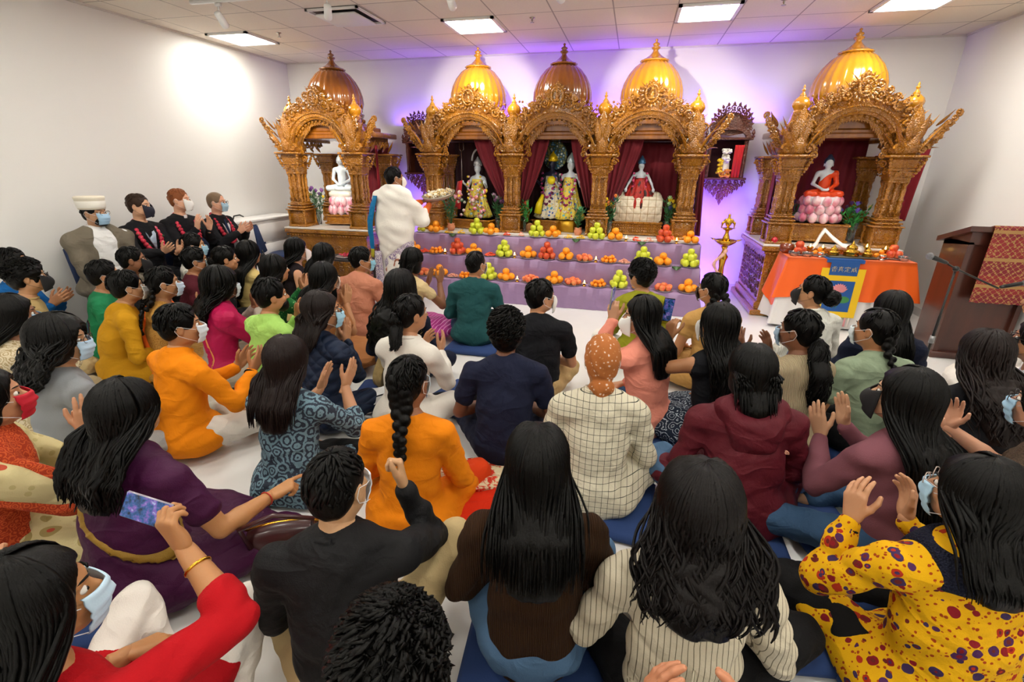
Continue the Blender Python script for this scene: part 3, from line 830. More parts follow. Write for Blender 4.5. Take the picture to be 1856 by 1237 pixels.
# ------------------------------------------------------------------ shrines
WOOD = mat('carved_wood', '8c540a', rough=.26, coat=.8, pattern=('wood', 'bd7c14', 1.0), bump=('voronoi', 75, .7, (1, 1, 1)))
WOODS = mat('smooth_wood', '965810', rough=.26, coat=.8, pattern=('wood', '6f3c0c', 1.5))
WOODD = mat('dark_carved_wood', '4e2412', rough=.4, coat=.4, pattern=('wood', '6b3218', 1.0), bump=('voronoi', 60, .5, (1, 1, 1)))
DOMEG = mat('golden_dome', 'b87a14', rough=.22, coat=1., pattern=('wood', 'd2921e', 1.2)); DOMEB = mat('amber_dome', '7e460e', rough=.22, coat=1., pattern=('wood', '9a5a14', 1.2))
SLAB = mat('white_slab', 'ddd6cc', rough=.35)
def scroll(mb, c, r, u, v, turns=1.35, th=.014, a0=0., hand=1, seg=5):
    c = Vector(c); u = Vector(u); v = Vector(v); n = 13; pts = []; rd = []
    for i in range(n):
        t = i / (n - 1); a = a0 + hand * t * turns * 2 * PI; q = r * (1 - .78 * t)
        pts.append(c + u * q * math.cos(a) + v * q * math.sin(a)); rd.append(th * (1.1 - .5 * t))
    mb.tube(pts, rd, seg)
    mb.ball(c, th * 1.2, 6, 4)
def leaf(mb, p, d, n, L, w, curl=.5, seg=6):
    p = Vector(p); d = Vector(d).normalized(); n = Vector(n).normalized(); pts = []; rd = []
    for i in range(8):
        t = i / 7; pts.append(p + d * L * t + n * L * curl * t * t); rd.append(w * (.35 + .9 * math.sin(min(1, t * 1.25) * PI) ** .7 if t < .8 else (1 - t) * 2.6) if t < 1 else .002)
    mb.tube(pts, [max(q, .002) for q in rd], seg, .35, up=n)
DOME = [(.30, 2.36), (.33, 2.375), (.33, 2.40), (.35, 2.42), (.372, 2.50), (.366, 2.59), (.340, 2.68), (.292, 2.77), (.225, 2.85), (.150, 2.905)]
FINI = [(.150, 2.90), (.168, 2.905), (.166, 2.918), (.145, 2.925), (.105, 2.945), (.070, 2.97), (.045, 2.995), (.030, 3.015), (.028, 3.03), (.048, 3.045), (.050, 3.06), (.022, 3.072), (.040, 3.085), (.036, 3.10), (.014, 3.11), (.010, 3.125), (.018, 3.135), (.003, 3.15)]
def dome(parent, x, y, m, dz=0, s=1.):
    d = MB().lathe([(r * s, (z - 2.36) * s + 2.36 + dz) for r, z in DOME], 96, (x, y, 0), (24, .022)).build('dome', m, parent)
    mb = MB().lathe([(r * s, (z - 2.36) * s + 2.36 + dz) for r, z in FINI], 48, (x, y, 0), (16, .05)); mb.build('finial', m, d)
    b = MB()
    for i in range(48):
        a = 2 * PI * i / 48
        b.ball((x + .345 * s * math.cos(a), y + .345 * s * math.sin(a), 2.405 + dz), .011, 6, 4)
    for i in range(12):     # petals at the foot of the dome
        a = 2 * PI * (i + .5) / 12; ca, sa = math.cos(a), math.sin(a)
        leaf(b, (x + .365 * s * ca, y + .365 * s * sa, 2.43 + dz), (0, 0, 1), (-ca, -sa, 0), .16 * s, .035, .16)
    b.build('petal_band', m, d)
def small_dome(parent, x, y, z, m, s=1.):
    pr = [(.075, 0), (.085, .01), (.075, .02), (.06, .035), (.072, .05), (.092, .085), (.094, .11), (.08, .145), (.05, .175), (.030, .19), (.036, .195), (.03, .205), (.016, .225), (.012, .24), (.022, .25), (.020, .262), (.008, .27), (.014, .282), (.002, .31)]
    MB().lathe([(r * s, z + q * s) for r, q in pr], 40, (x, y, 0), (12, .03)).build('small_dome', m, parent)
def column(parent, x, y, z0=.84, m=None, back=False):
    m = m or WOOD; b = MB(); w = .145
    b.box(x - w, x + w, y - w, y + w, z0, z0 + .035, .006)
    b.box(x - w + .03, x + w - .03, y - w + .03, y + w - .03, z0 + .03, z0 + .23, .004)
    for sx in (-1, 1):
        for sy in (-1, 1):
            cx, cy = x + sx * (w - .022), y + sy * (w - .022)
            b.lathe([(.016, .03), (.022, .045), (.012, .07), (.020, .11), (.013, .16), (.02, .20), (.022, .235)], 8, (cx, cy, z0))
    z = z0 + .23
    for dz_, ww in ((0, .155), (.02, .12), (.035, .135), (.055, .105), (.075, .125), (.095, .10)): b.box(x - ww, x + ww, y - ww, y + ww, z + dz_, z + dz_ + .018, .003)
    z1 = z + .115; z2 = 1.56
    b.box(x - .06, x + .06, y - .06, y + .06, z1, z2)
    L = z2 - z1
    for sx, sy in ((-1, -1), (1, -1), (-1, 1), (1, 1), (0, -1), (0, 1), (-1, 0), (1, 0)):
        r0 = .026 if sx * sy else .022
        b.lathe([(r0, 0), (r0 * 1.25, .02), (r0 * .7, .05), (r0 * 1.1, L * .3), (r0 * .75, L * .42), (r0 * 1.2, L * .5), (r0 * .7, L * .56), (r0 * .95, L * .8), (r0 * .7, L * .9), (r0 * 1.2, L)], 10, (x + sx * .073, y + sy * .073, z1))
    for k in range(3):      # carved foot leaves
        for sx in (-1, 0, 1): leaf(b, (x + sx * .07, y - .10, z1 + .01), (0, 0, 1), (0, -1, 0), .06, .018, .4)
    b.box(x - .10, x + .10, y - .10, y + .10, z2, z2 + .03, .005)
    # flared bracket block
    rings = []
    for zz, ww in ((z2 + .03, .098), (z2 + .12, .108), (z2 + .13, .125), (z2 + .15, .125), (z2 + .16, .11), (1.80, .125), (1.82, .17)):
        rings.append([(x - ww, y - ww, zz), (x + ww, y - ww, zz), (x + ww, y + ww, zz), (x - ww, y + ww, zz)])
    b.loft(rings)
    b.box(x - .185, x + .185, y - .185, y + .185, 1.82, 1.845, .006)
    for sx in (-1, 1):       # hanging beads and scrolled brackets at the corners
        for sy in (-1, 1):
            for k, r_ in enumerate((.018, .022, .02, .024, .018, .012)): b.ball((x + sx * (.160 - .010 * k), y + sy * (.160 - .010 * k), 1.80 - .033 * k), r_, 7, 5)
        scroll(b, (x + sx * .17, y - .02, 1.755), .045, (sx, 0, 0), (0, 0, 1), 1.3, .013)
        scroll(b, (x + sx * .13, y - .02, 1.68), .035, (sx, 0, 0), (0, 0, 1), 1.3, .011, 1.)
    for k in range(5): leaf(b, (x - .06 + .03 * k, y - .128, 1.61 + .02 * (2 - abs(k - 2))), (0, 0, 1), (0, -1, 0), .07, .014, .2)
    b.build('column', m, parent, angle=50)
def winged_capital(parent, x, y, side=0, s=1., m=None):
    """tall leaf-carved crest above a column; side -1/+1 also flares outward"""
    b = MB(); z = 1.845
    rings = []
    for zz, wx, wy in ((z, .14, .13), (z + .04, .17, .15), (z + .10, .16, .14), (z + .18, .13, .12), (z + .28, .13, .11), (z + .36, .10, .10), (z + .44, .085, .09)):
        rings.append([(x + wx * s * math.cos(a) * 1.15, y + wy * math.sin(a) * 1.15, zz) for a in [PI / 8 + 2 * PI * i / 8 for i in range(8)]])
    b.loft(rings)
    for sx in (-1, 1):
        leaf(b, (x + sx * .09 * s, y - .13, z + .03), (sx * .25, -.2, 1), (sx * .8, -.2, 0), .30, .042, .30)
        leaf(b, (x + sx * .14 * s, y - .08, z + .05), (sx * .5, -.1, 1), (sx, 0, 0), .22, .035, .35)
        leaf(b, (x + sx * .05 * s, y - .15, z + .14), (sx * .12, 0, 1), (0, -1, 0), .26, .03, .12)
        leaf(b, (x + sx * .11 * s, y - .09, z + .24), (sx * .7, 0, .8), (0, 0, 1), .15, .024, .3)
        scroll(b, (x + sx * .12 * s, y - .15, z + .06), .055, (sx, 0, 0), (0, 0, 1), 1.4, .018)
        scroll(b, (x + sx * .10 * s, y - .14, z + .30), .04, (sx, 0, 0), (0, 0, 1), 1.2, .013)
    leaf(b, (x, y - .17, z + .02), (0, 0, 1), (0, -1, 0), .18, .045, .12); leaf(b, (x, y - .14, z + .18), (0, 0, 1), (0, 1, 0), .32, .05, .08)
    for i in range(18):
        t = i / 17; b.ball((x + (-.10 + .2 * t) * s, y - .125, z + .22 + .22 * (1 - abs(2 * t - 1))), .012, 6, 4)
    if side:
        for k in range(6):
            leaf(b, (x + side * (.12 + .02 * k), y - .06 + .03 * (k % 2), z + .04 + .05 * k), (side * (.9 - .04 * k), -.3 - .1 * (k % 3), .75), (side * .3, 0, 1 if k % 2 else -.8), .17 - .006 * k, .026, .45); scroll(b, (x + side * (.23 + .025 * k), y - .10, z + .16 + .05 * k), .035, (side, 0, 0), (0, 0, 1), 1.3, .013, k)
        for k in range(4): scroll(b, (x + side * (.20 + .035 * k), y - .08, z + .12 + .06 * k), .045, (side, 0, 0), (0, 0, 1), 1.3, .014)
    b.build('winged_capital', m or WOOD, parent, angle=60)
def arch(parent, x, y, hw=.43, m=None, crest=1.):
    m = m or WOOD
    zs, rise = 2.10, .235; R = (hw * hw + rise * rise) / (2 * rise); zc = zs + rise - R; am = math.asin(hw / R)
    def at(r, a): return (x + r * math.sin(a), zc + r * math.cos(a))
    n = 32; b = MB(); rings = []
    for i in range(n + 1):
        a = -am + 2 * am * i / n; ring = []
        for r, dy in ((R - .085, -.06), (R - .085, -.085), (R - .06, -.10), (R - .055, -.115), (R - .02, -.118), (R - .014, -.135), (R, -.135), (R + .004, -.10), (R + .004, .06), (R - .085, .06)):
            px, pz = at(r, a); ring.append((px, y + dy, pz))
        rings.append(ring)
    b.loft(rings)
    for i in range(46):
        a = -am + 2 * am * i / 45; px, pz = at(R - .006, a); b.ball((px, y - .14, pz), .0085, 6, 4)
    b.build('arch', m, parent, angle=40)
    # fringe of carved leaves under the arch
    b = MB()
    for i in range(27):
        a = -am * .98 + 2 * am * .98 * i / 26; t = abs(i - 13) / 13
        px, pz = at(R - .08, a)
        leaf(b, (px, y - .02, pz + .01), (-.35 * math.sin(a), 0, -1), (0, -1, 0), .085 if t < .45 else .10 + .05 * t, .024, .1)
        if i % 2 == 0: leaf(b, (px, y - .05, pz + .01), (-.3 * math.sin(a), 0, -1), (0, -1, 0), .05, .02, .2)
    for s in (-1, 1):
        for k in range(5): scroll(b, (x + s * (hw - .03 - .012 * k), y - .03, zs - .04 - .055 * k), .04, (s, 0, 0), (0, 0, 1), 1.3, .013)
        for k in range(5): b.ball((x + s * (hw - .015 + .02 * (k % 2)), y - .11, zs - .03 - .02 * k), .016, 6, 4)
        b.box(x + s * hw - .05, x + s * hw + .05, y - .12, y + .04, zs - .035, zs + .0, .006)
    b.build('carved_fringe', m, parent, angle=60)
    # pediment above: panel with scrolls following an ogee outline
    b = MB()
    def top(px):
        q = min(1, abs(px) / .60); return 2.22 + (.40 * (1 - q) ** 1.25 + .05 * math.cos(q * PI * 3) * (1 - q)) * crest
    fr, bk = [], []
    n = 36
    for i in range(n + 1):
        px = -.56 + 1.12 * i / n
        zb_ = zc + math.sqrt(max(R * R - px * px, 0)) if abs(px) < hw else zs
        fr.append([(x + px, y - .07, zb_ - .02), (x + px, y - .07, max(top(px), zb_)), (x + px, y + .05, max(top(px), zb_)), (x + px, y + .05, zb_ - .02)])
    b.loft(fr)
    rr = random.Random(int(x * 100) + 7)
    for s in (-1, 1):
        for (px, pz, r_) in ((.15, 2.43, .06), (.25, 2.39, .062), (.35, 2.33, .058), (.44, 2.27, .055), (.52, 2.22, .05), (.47, 2.17, .045), (.55, 2.14, .04), (.13, 2.53, .042), (.22, 2.475, .04), (.31, 2.42, .036), (.40, 2.35, .034), (.50, 2.10, .035)):
            scroll(b, (x + s * px, y - .09, pz), r_, (s, 0, 0), (0, 0, 1), rr.uniform(1.1, 1.6), .0155, rr.uniform(0, 6), rr.choice((-1, 1)))
        for k in range(11):
            px = .06 + .05 * k; leaf(b, (x + s * px, y - .03, top(px) - .03), (s * .7, -.15, .9), (s * .4, 0, .2), .085, .017, .5)
        for k in range(16):
            px = rr.uniform(.08, .54); zb_ = zc + math.sqrt(max(R * R - px * px, 0)) if px < hw else zs; pz = rr.uniform(zb_ + .01, max(top(px), zb_ + .04))
            leaf(b, (x + s * px, y - .085, pz), (s * rr.uniform(-.2, 1), -.3, rr.uniform(-.2, 1)), (0, -1, 0), .06, .014, .4)
            b.ball((x + s * rr.uniform(.08, .5), y - .085, rr.uniform(2.33, 2.45)), .015, 6, 4)
    b.build('pediment', m, parent, angle=60)
    # medallion with a small seated figure
    b = MB(); pts = [(x + .072 * math.sin(a), y - .115, 2.505 + .088 * math.cos(a)) for a in [2 * PI * i / 22 for i in range(23)]]
    b.tube(pts, .014, 7, cap=False)
    for i in range(18):
        a = 2 * PI * i / 18; leaf(b, (x + .08 * math.sin(a), y - .10, 2.505 + .095 * math.cos(a)), (math.sin(a), -.2, math.cos(a)), (0, -1, 0), .05, .012, .3)
    b.ball((x, y - .10, 2.49), (.024, .02, .045), 10, 8); b.ball((x, y - .11, 2.55), .018, 8, 6); b.ball((x, y - .115, 2.455), (.045, .02, .016), 8, 6)
    b.build('medallion', m, parent, angle=60)
def roof(parent, x, y0, y1, hw, m=None):
    b = MB()
    b.box(x - hw, x + hw, y0, y1, 2.02, 2.07, .008); b.box(x - hw - .03, x + hw + .03, y0 - .0, y1 + .03, 2.07, 2.11, .008); b.box(x - hw + .06, x + hw - .06, y0 + .02, y1 - .02, 2.11, 2.20, .01)
    b.build('roof', m or WOODS, parent, smooth=False)
    yc = (y0 + y1) / 2
    d = MB().lathe([(.40, 2.19), (.40, 2.23), (.36, 2.25), (.34, 2.30), (.36, 2.33), (.37, 2.36), (.31, 2.37)], 48, (x, yc, 0)); 
    for i in range(40):
        a = 2 * PI * i / 40; d.ball((x + .365 * math.cos(a), yc + .365 * math.sin(a), 2.275), (.014, .014, .022), 6, 4)
    d.build('drum', m or WOODS, parent, angle=40)
def curtain_mesh(x0, x1, y, z0, z1, nf=7, amp=.03, th=.008, seed=0, skew=0.):
    """hanging cloth with real folds; x0/x1 may be (top, bottom) pairs"""
    xt0, xb0 = x0 if hasattr(x0, '__len__') else (x0, x0); xt1, xb1 = x1 if hasattr(x1, '__len__') else (x1, x1)
    rs = random.Random(seed); ph = rs.uniform(0, 6); nz = 16; nx = nf * 8; rings = []
    for j in range(nz + 1):
        t = j / nz; tt = t ** 1.25; xa = xt0 + (xb0 - xt0) * tt; xb = xt1 + (xb1 - xt1) * tt; z = z1 + (z0 - z1) * t
        fr, bk = [], []
        for i in range(nx + 1):
            s = i / nx; yy = y + amp * math.sin(s * nf * 2 * PI + ph + .4 * math.sin(t * 5)) * (.5 + .7 * t) + amp * .4 * math.sin(s * nf * 4.3 + t * 4)
            zz = z + skew * s * t
            fr.append((xa + (xb - xa) * s, yy - th / 2, zz)); bk.append((xa + (xb - xa) * s, yy + th / 2, zz))
        rings.append(fr + bk[::-1])
    return MB().loft(rings)
MAROON = mat('maroon_cloth', '760c20', rough=.75, sheen=.1, bump=('noise', 40, .08, (1, 1, 1)))
RED = mat('bright_red_cloth', 'c81414', rough=.7, sheen=.2)
STEEL = mat('steel_tube', 'c9c6c0', rough=.25, metal=1)

# --- middle shrine: three bays
CXS = [-2.70, -1.58, -.423, .65]; Y0, Y1 = 6.50, 7.13
mid = tag(empty('temple_shrine', (-1.0, 6.8, 0)), 'wide carved wooden shrine with three golden domes on the back wall', 'shrine'); mid.location = (0, 0, 0)
MB().box(-2.98, .86, 6.49, 7.36, 0, .80).build('platform', mat('white_cloth', 'e6e2dc', rough=.8), mid, smooth=False)
MB().box(-2.92, .84, 6.33, 7.34, .80, .84, .005).build('slab', SLAB, mid, smooth=False)
for i, x in enumerate(CXS):
    column(mid, x, Y0); column(mid, x, Y1)
    winged_capital(mid, x, Y0, side={0: -1, 3: 1}.get(i, 0), s=.85)
    small_dome(mid, x, Y0 + .05, 2.27, DOMEG, .95)
for i in range(3):
    xc = (CXS[i] + CXS[i + 1]) / 2
    roof(mid, xc, 6.50, 7.14, .54); arch(mid, xc, Y0 - .02, .43)
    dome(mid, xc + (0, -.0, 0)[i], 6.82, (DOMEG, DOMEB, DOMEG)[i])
    MB().tube([(xc - .38, 6.55, 2.03), (xc + .38, 6.55, 2.03)], .009, 8).build('curtain_rod', STEEL, mid)
MB().box(-2.85, .80, 7.17, 7.20, .84, 2.02).build('back_panel', mat('shrine_back', '3a0a12', rough=.8), mid, smooth=False)
MB().box(.78, .795, 6.62, 7.17, .84, 2.02).build('side_panel', mat('shrine_side', '4a1010', rough=.8), mid, smooth=False)

def curtain(name, label, mb, m=MAROON): tag(mb.build(name, m), label, 'curtain')
curtain('curtain', 'maroon curtain swept right behind the left bay of the middle shrine', curtain_mesh((-2.16, -1.74), (-1.68, -1.62), 6.64, 1.18, 2.02, 5, .022, seed=1))
curtain('curtain', 'maroon curtain swept left in the centre bay, behind the dark blue faced idol', curtain_mesh((-1.52, -1.52), (-1.12, -1.42), 6.64, 1.18, 2.02, 4, .022, seed=2))
curtain('curtain', 'maroon curtain swept right in the centre bay, beside the pale idol', curtain_mesh((-.84, -.60), (-.50, -.50), 6.64, 1.18, 2.02, 4, .022, seed=3))
curtain('curtain', 'maroon curtain swept left in the right bay above the white seat', curtain_mesh((-.36, -.36), (.08, -.24), 6.66, 1.15, 2.02, 5, .022, seed=4))
curtain('curtain', 'plain maroon backdrop cloth hanging behind the idol on the white seat', curtain_mesh(-.30, .56, 7.02, .88, 2.0, 8, .015, seed=5))
curtain('curtain', 'plain dark maroon backdrop cloth hanging in the left bay of the middle shrine', curtain_mesh(-2.58, -1.72, 7.04, .88, 2.0, 8, .015, seed=6), mat('dark_maroon', '2c0a12', rough=.8))
curtain('curtain', 'plain dark maroon backdrop cloth hanging in the centre bay', curtain_mesh(-1.45, -.56, 7.04, .88, 2.0, 8, .015, seed=7), mat('dark_maroon', '2c0a12', rough=.8))
curtain('curtain', 'narrow maroon cloth hanging at the right end of the middle shrine', curtain_mesh((.80, .81), (.86, .93), 6.85, .84, 1.95, 2, .02, seed=8))

# --- left and right shrines
def corner_shrine(x, yf, yd, label, zb, w=.53, dm=DOMEB, dsx=0., side_back=None):
    r = tag(empty('temple_shrine', (0, 0, 0)), label, 'shrine'); yr = yf + .82
    # pedestal
    b = MB(); hw = w + .12
    b.box(x - hw - .07, x + hw + .07, yf - .24, yr + .2, 0, .07, .01); b.box(x - hw - .03, x + hw + .03, yf - .20, yr + .17, .07, .16, .012)
    b.box(x - hw, x + hw, yf - .17, yr + .15, .16, zb - .11, .004); b.box(x - hw - .02, x + hw + .02, yf - .19, yr + .16, zb - .115, zb - .08, .008); b.box(x - hw - .06, x + hw + .06, yf - .22, yr + .18, zb - .08, zb - .02, .012)
    n = 30
    for i in range(n):
        px = x - hw - .03 + (2 * hw + .06) * (i + .5) / n; b.ball((px, yf - .21, zb - .10), .016, 6, 4)
    rr = random.Random(5)
    for px in np.arange(x - hw + .08, x + hw - .05, .115):
        for pz in (.26, .36, .46, .56, .66):
            if pz > zb - .2: continue
            scroll(b, (px, yf - .175, pz), .05, (rr.choice((-1, 1)), 0, 0), (0, 0, 1), 1.3, .011, rr.uniform(0, 6)); leaf(b, (px + .03, yf - .175, pz - .02), (rr.uniform(-1, 1), -.3, 1), (0, -1, 0), .07, .014, .3)
    b.build('pedestal', WOOD, r, angle=40)
    for s in (-1, 1):           # carved side panels
        b = MB(); xs = x + s * (hw + .004)
        for py in np.arange(yf - .08, yr + .08, .105):
            for pz in np.arange(.25, zb - .2, .10):
                scroll(b, (xs, py, pz), .045, (0, rr.choice((-1, 1)), 0), (0, 0, 1), 1.3, .010, rr.uniform(0, 6)); leaf(b, (xs, py + .03, pz), (s * .2, rr.uniform(-1, 1), 1), (s, 0, 0), .07, .012, .2)
        b.build('side_carving', WOODD, r, angle=60)
    MB().box(x - hw - .055, x + hw + .055, yf - .215, yr + .175, zb - .02, zb, .004).build('slab', SLAB, r, smooth=False)
    for s in (-1, 1):
        column(r, x + s * w, yf, zb); column(r, x + s * w, yr, zb); winged_capital(r, x + s * w, yf, side=s, s=.9)
        small_dome(r, x + s * w, yf + .05, 2.27, DOMEG, .95)
        b = MB()               # side beam with carved brackets
        b.box(x + s * w - .05, x + s * w + .05, yf, yr, 1.99, 2.05); b.box(x + s * (w + .05) - .10, x + s * (w + .05) + .10, yf + .05, yr + .10, 2.05, 2.12, .01)
        for k in range(7): scroll(b, (x + s * (w + .07), yf + .12 + .1 * k, 1.96), .05, (0, 1, 0), (0, 0, 1), 1.3, .014, k)
        for k in range(4):
            leaf(b, (x + s * (w + .08), yf + .22 + .17 * k, 1.86), (s * .6, 0, .8), (0, 0, 1), .16, .03, .2)
        b.build('side_beam', WOOD, r, angle=50)
    roof(r, x, yf, yr, w + .02); arch(r, x, yf - .02, .41)
    dome(r, x + dsx, yf + .40, dm)
    MB().tube([(x - .36, yf + .05, 2.03), (x + .36, yf + .05, 2.03)], .009, 8).build('curtain_rod', STEEL, r)
    return r
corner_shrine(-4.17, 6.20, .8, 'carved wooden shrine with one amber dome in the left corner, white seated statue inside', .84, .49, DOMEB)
corner_shrine(2.26, 6.36, .8, 'carved wooden shrine with one golden dome at the right, orange-robed seated statue inside', .86, .54, DOMEG)
curtain('curtain', 'maroon backdrop cloth hanging behind the white seated statue in the left shrine', curtain_mesh(-4.25, -3.62, 7.0, .86, 2.0, 6, .015, seed=11))
curtain('curtain', 'narrow red curtain at the right side of the left corner shrine', curtain_mesh(-3.60, -3.56, 6.55, .88, 1.95, 1, .03, seed=12), mat('red_maroon', '8a1020', rough=.75))
curtain('curtain', 'wide maroon backdrop cloth behind the orange-robed seated statue', curtain_mesh(1.78, 2.76, 7.14, .88, 2.02, 8, .015, seed=13))
curtain('curtain', 'maroon side curtain hanging between the left columns of the right shrine', curtain_mesh((1.66, 1.64), (1.72, 1.70), 6.74, .90, 1.95, 2, .04, seed=14))
_c = curtain_mesh((.0, .0), (.42, .36), 0, 1.12, 1.98, 4, .02, seed=15); _c.xf(Matrix.Translation((2.86, 6.78, 0)) @ Matrix.Rotation(math.radians(8), 4, 'Z')); 
curtain('curtain', 'deep red side curtain hanging out past the right column of the right shrine', _c, mat('deep_red_cloth', '8c0f22', rough=.75))

# --- small hanging shrines on the wall
def wall_shrine(x, z0, z1, label, yd=.22):
    r = tag(empty('hanging_shrine', (0, 0, 0)), label, 'shrine'); yf = YB - yd - .02; hw = .22; b = MB()
    b.box(x - hw - .06, x + hw + .06, yf - .04, YB - .01, z0, z0 + .03, .006)
    for s in (-1, 1):
        b.box(x + s * hw - .025, x + s * hw + .025, yf, yf + .05, z0 + .03, z1); b.lathe([(.02, 0), (.026, .02), (.015, .05), (.024, .3), (.015, .45), (.026, z1 - z0 - .05)], 8, (x + s * hw, yf - .015, z0 + .03))
        b.box(x + s * hw - .01, x + s * hw + .01, yf + .05, YB - .01, z0 + .03, z1)
    b.box(x - hw - .07, x + hw + .07, yf - .04, YB - .01, z1, z1 + .03, .006)
    for s in (-1, 1): b.lathe([(.022, 0), (.026, .015), (.01, .03), (.022, .05), (.018, .07), (.004, .10)], 10, (x + s * (hw + .06), yf - .01, z1 + .03))
    b.build('frame', WOODD, r, angle=40)
    b = MB(); b.loft([[(x + .235 * math.cos(PI * i / 20), q_, z1 + .09 + .24 * math.sin(PI * i / 20)) for i in range(21)] + [(x, q_, z1 + .05)] for q_ in (yf - .005, yf + .02)]).build('crest_panel', WOODD, r, smooth=False)
    b = MB(); n = 24; rg = []
    for i in range(n + 1):
        a = PI * i / n; cx, cz = math.cos(a), math.sin(a)
        rg.append([(x + .26 * cx, yf - .05, z1 + .02 + .15 * cz), (x + .26 * cx, yf + .03, z1 + .02 + .15 * cz), (x + .20 * cx, yf + .03, z1 + .02 + .10 * cz), (x + .20 * cx, yf - .05, z1 + .02 + .10 * cz)])
    b.loft(rg)
    rr = random.Random(3)
    for i in range(15):
        a = PI * (i + .5) / 15; R_ = .17 + .10 * math.sin(a)
        for q in (.0, .055): scroll(b, (x + (R_ + q * .6) * math.cos(a), yf - .02, z1 + .09 + (R_ * .85 + q) * math.sin(a)), .036, (1, 0, 0), (0, 0, 1), 1.3, .010, i)
        leaf(b, (x + (R_ + .03) * math.cos(a), yf - .02, z1 + .11 + (R_ * .85 + .06) * math.sin(a)), (math.cos(a), 0, math.sin(a)), (0, -1, 0), .05, .014, .2)
    b.build('crest', WOODD, r, angle=60)
    b = MB()
    for j in range(5):
        wj = .25 - .055 * j
        for i in range(max(1, 7 - j * 1)):
            m_ = max(1, 7 - j); px = x + (0 if m_ == 1 else -wj + 2 * wj * i / (m_ - 1))
            scroll(b, (px, yf + .03, z0 - .03 - .045 * j), .034, (1, 0, 0), (0, 0, 1), 1.3, .010, i + j)
            leaf(b, (px, yf + .03, z0 - .03 - .045 * j), (0, 0, -1), (0, -1, 0), .06, .014, .2)
    leaf(b, (x, yf + .03, z0 - .24), (0, 0, -1), (0, -1, 0), .09, .018, .1); b.tube([(x, yf + .03, z0), (x, yf + .03, z0 - .28)], .012, 6)
    b.build('carved_bracket', WOODD, r, angle=60)
    MB().box(x - hw, x + hw, YB - .03, YB - .012, z0 + .03, z1).build('back_panel', mat('shrine_back', '3a0a12', rough=.8), r, smooth=False)
    return r
wall_shrine(-3.16, 1.56, 2.00, 'small dark carved shrine hung on the wall left of the middle shrine')
wall_shrine(1.15, 1.55, 2.04, 'small dark carved shrine hung on the wall right of the middle shrine, garlanded idol inside')
curtain('curtain', 'bright red translucent scarf hanging at the right inside the small wall shrine', curtain_mesh((1.24, 1.24), (1.36, 1.34), 7.14, 1.56, 1.98, 3, .012, seed=21), RED)
curtain('curtain', 'narrow red cloth inside the small wall shrine on the left', curtain_mesh(-3.12, -2.98, 7.16, 1.60, 1.98, 3, .012, seed=22), mat('red_maroon', '8a1020', rough=.75))

# --- stepped altar with lilac cloth
LILAC = mat('lilac_satin', '9678a0', rough=.38, sheen=.3, bump=('noise', 5, .25, (1.5, 1, 4)))
TIERS = ((5.83, .28), (6.05, .55), (6.27, .80))
st = tag(empty('offering_steps', (0, 0, 0)), 'three-tier offering steps draped in shiny lilac cloth in front of the middle shrine', 'stepped altar')
b = MB(); X0, X1 = -2.98, .88; nx = 150
prof = []
for k, (yy, zz) in enumerate(TIERS):
    prof += [(yy, (0 if k == 0 else TIERS[k - 1][1]) + .002), (yy - .006, zz * .5 + (0 if k == 0 else TIERS[k - 1][1]) * .5), (yy, zz - .01), (yy + .010, zz)]
prof.append((6.48, .80))
rr = random.Random(9); ph = [rr.uniform(0, 6) for _ in range(6)]
rings = []
for i in range(nx + 1):
    x = X0 + (X1 - X0) * i / nx; ring = []
    for j, (yy, zz) in enumerate(prof):
        w = .0 if (j % 4 == 3 or j == len(prof) - 1) else .007
        d = w * (math.sin(11 * x + ph[0] + zz * 6) + .8 * math.sin(27 * x - 14 * zz + ph[1]) + .5 * math.sin(61 * x + 9 * zz + ph[2]))
        ring.append((x, yy - abs(d) - (.012 if j % 4 == 0 else 0), zz))
    ring += [(x, 6.48, .0)]
    rings.append(ring)
b.loft(rings).build('cloth', LILAC, st, angle=50)
for s_, xe in ((1, X1),):
    m = MB(); rg = []
    for i in range(20):
        t = i / 19; yy = 5.85 + .6 * t; zz = .28 if yy < 6.05 else (.55 if yy < 6.27 else .80)
        rg.append([(xe + .002, yy, zz - .005), (xe + .03 + .012 * math.sin(i * 1.7), yy, zz * .5), (xe + .06 + .02 * math.sin(i * 1.3), yy, .003), (xe - .01, yy, .003), (xe - .01, yy, zz - .005)])
    m.loft(rg).build('side_drape', LILAC, st)
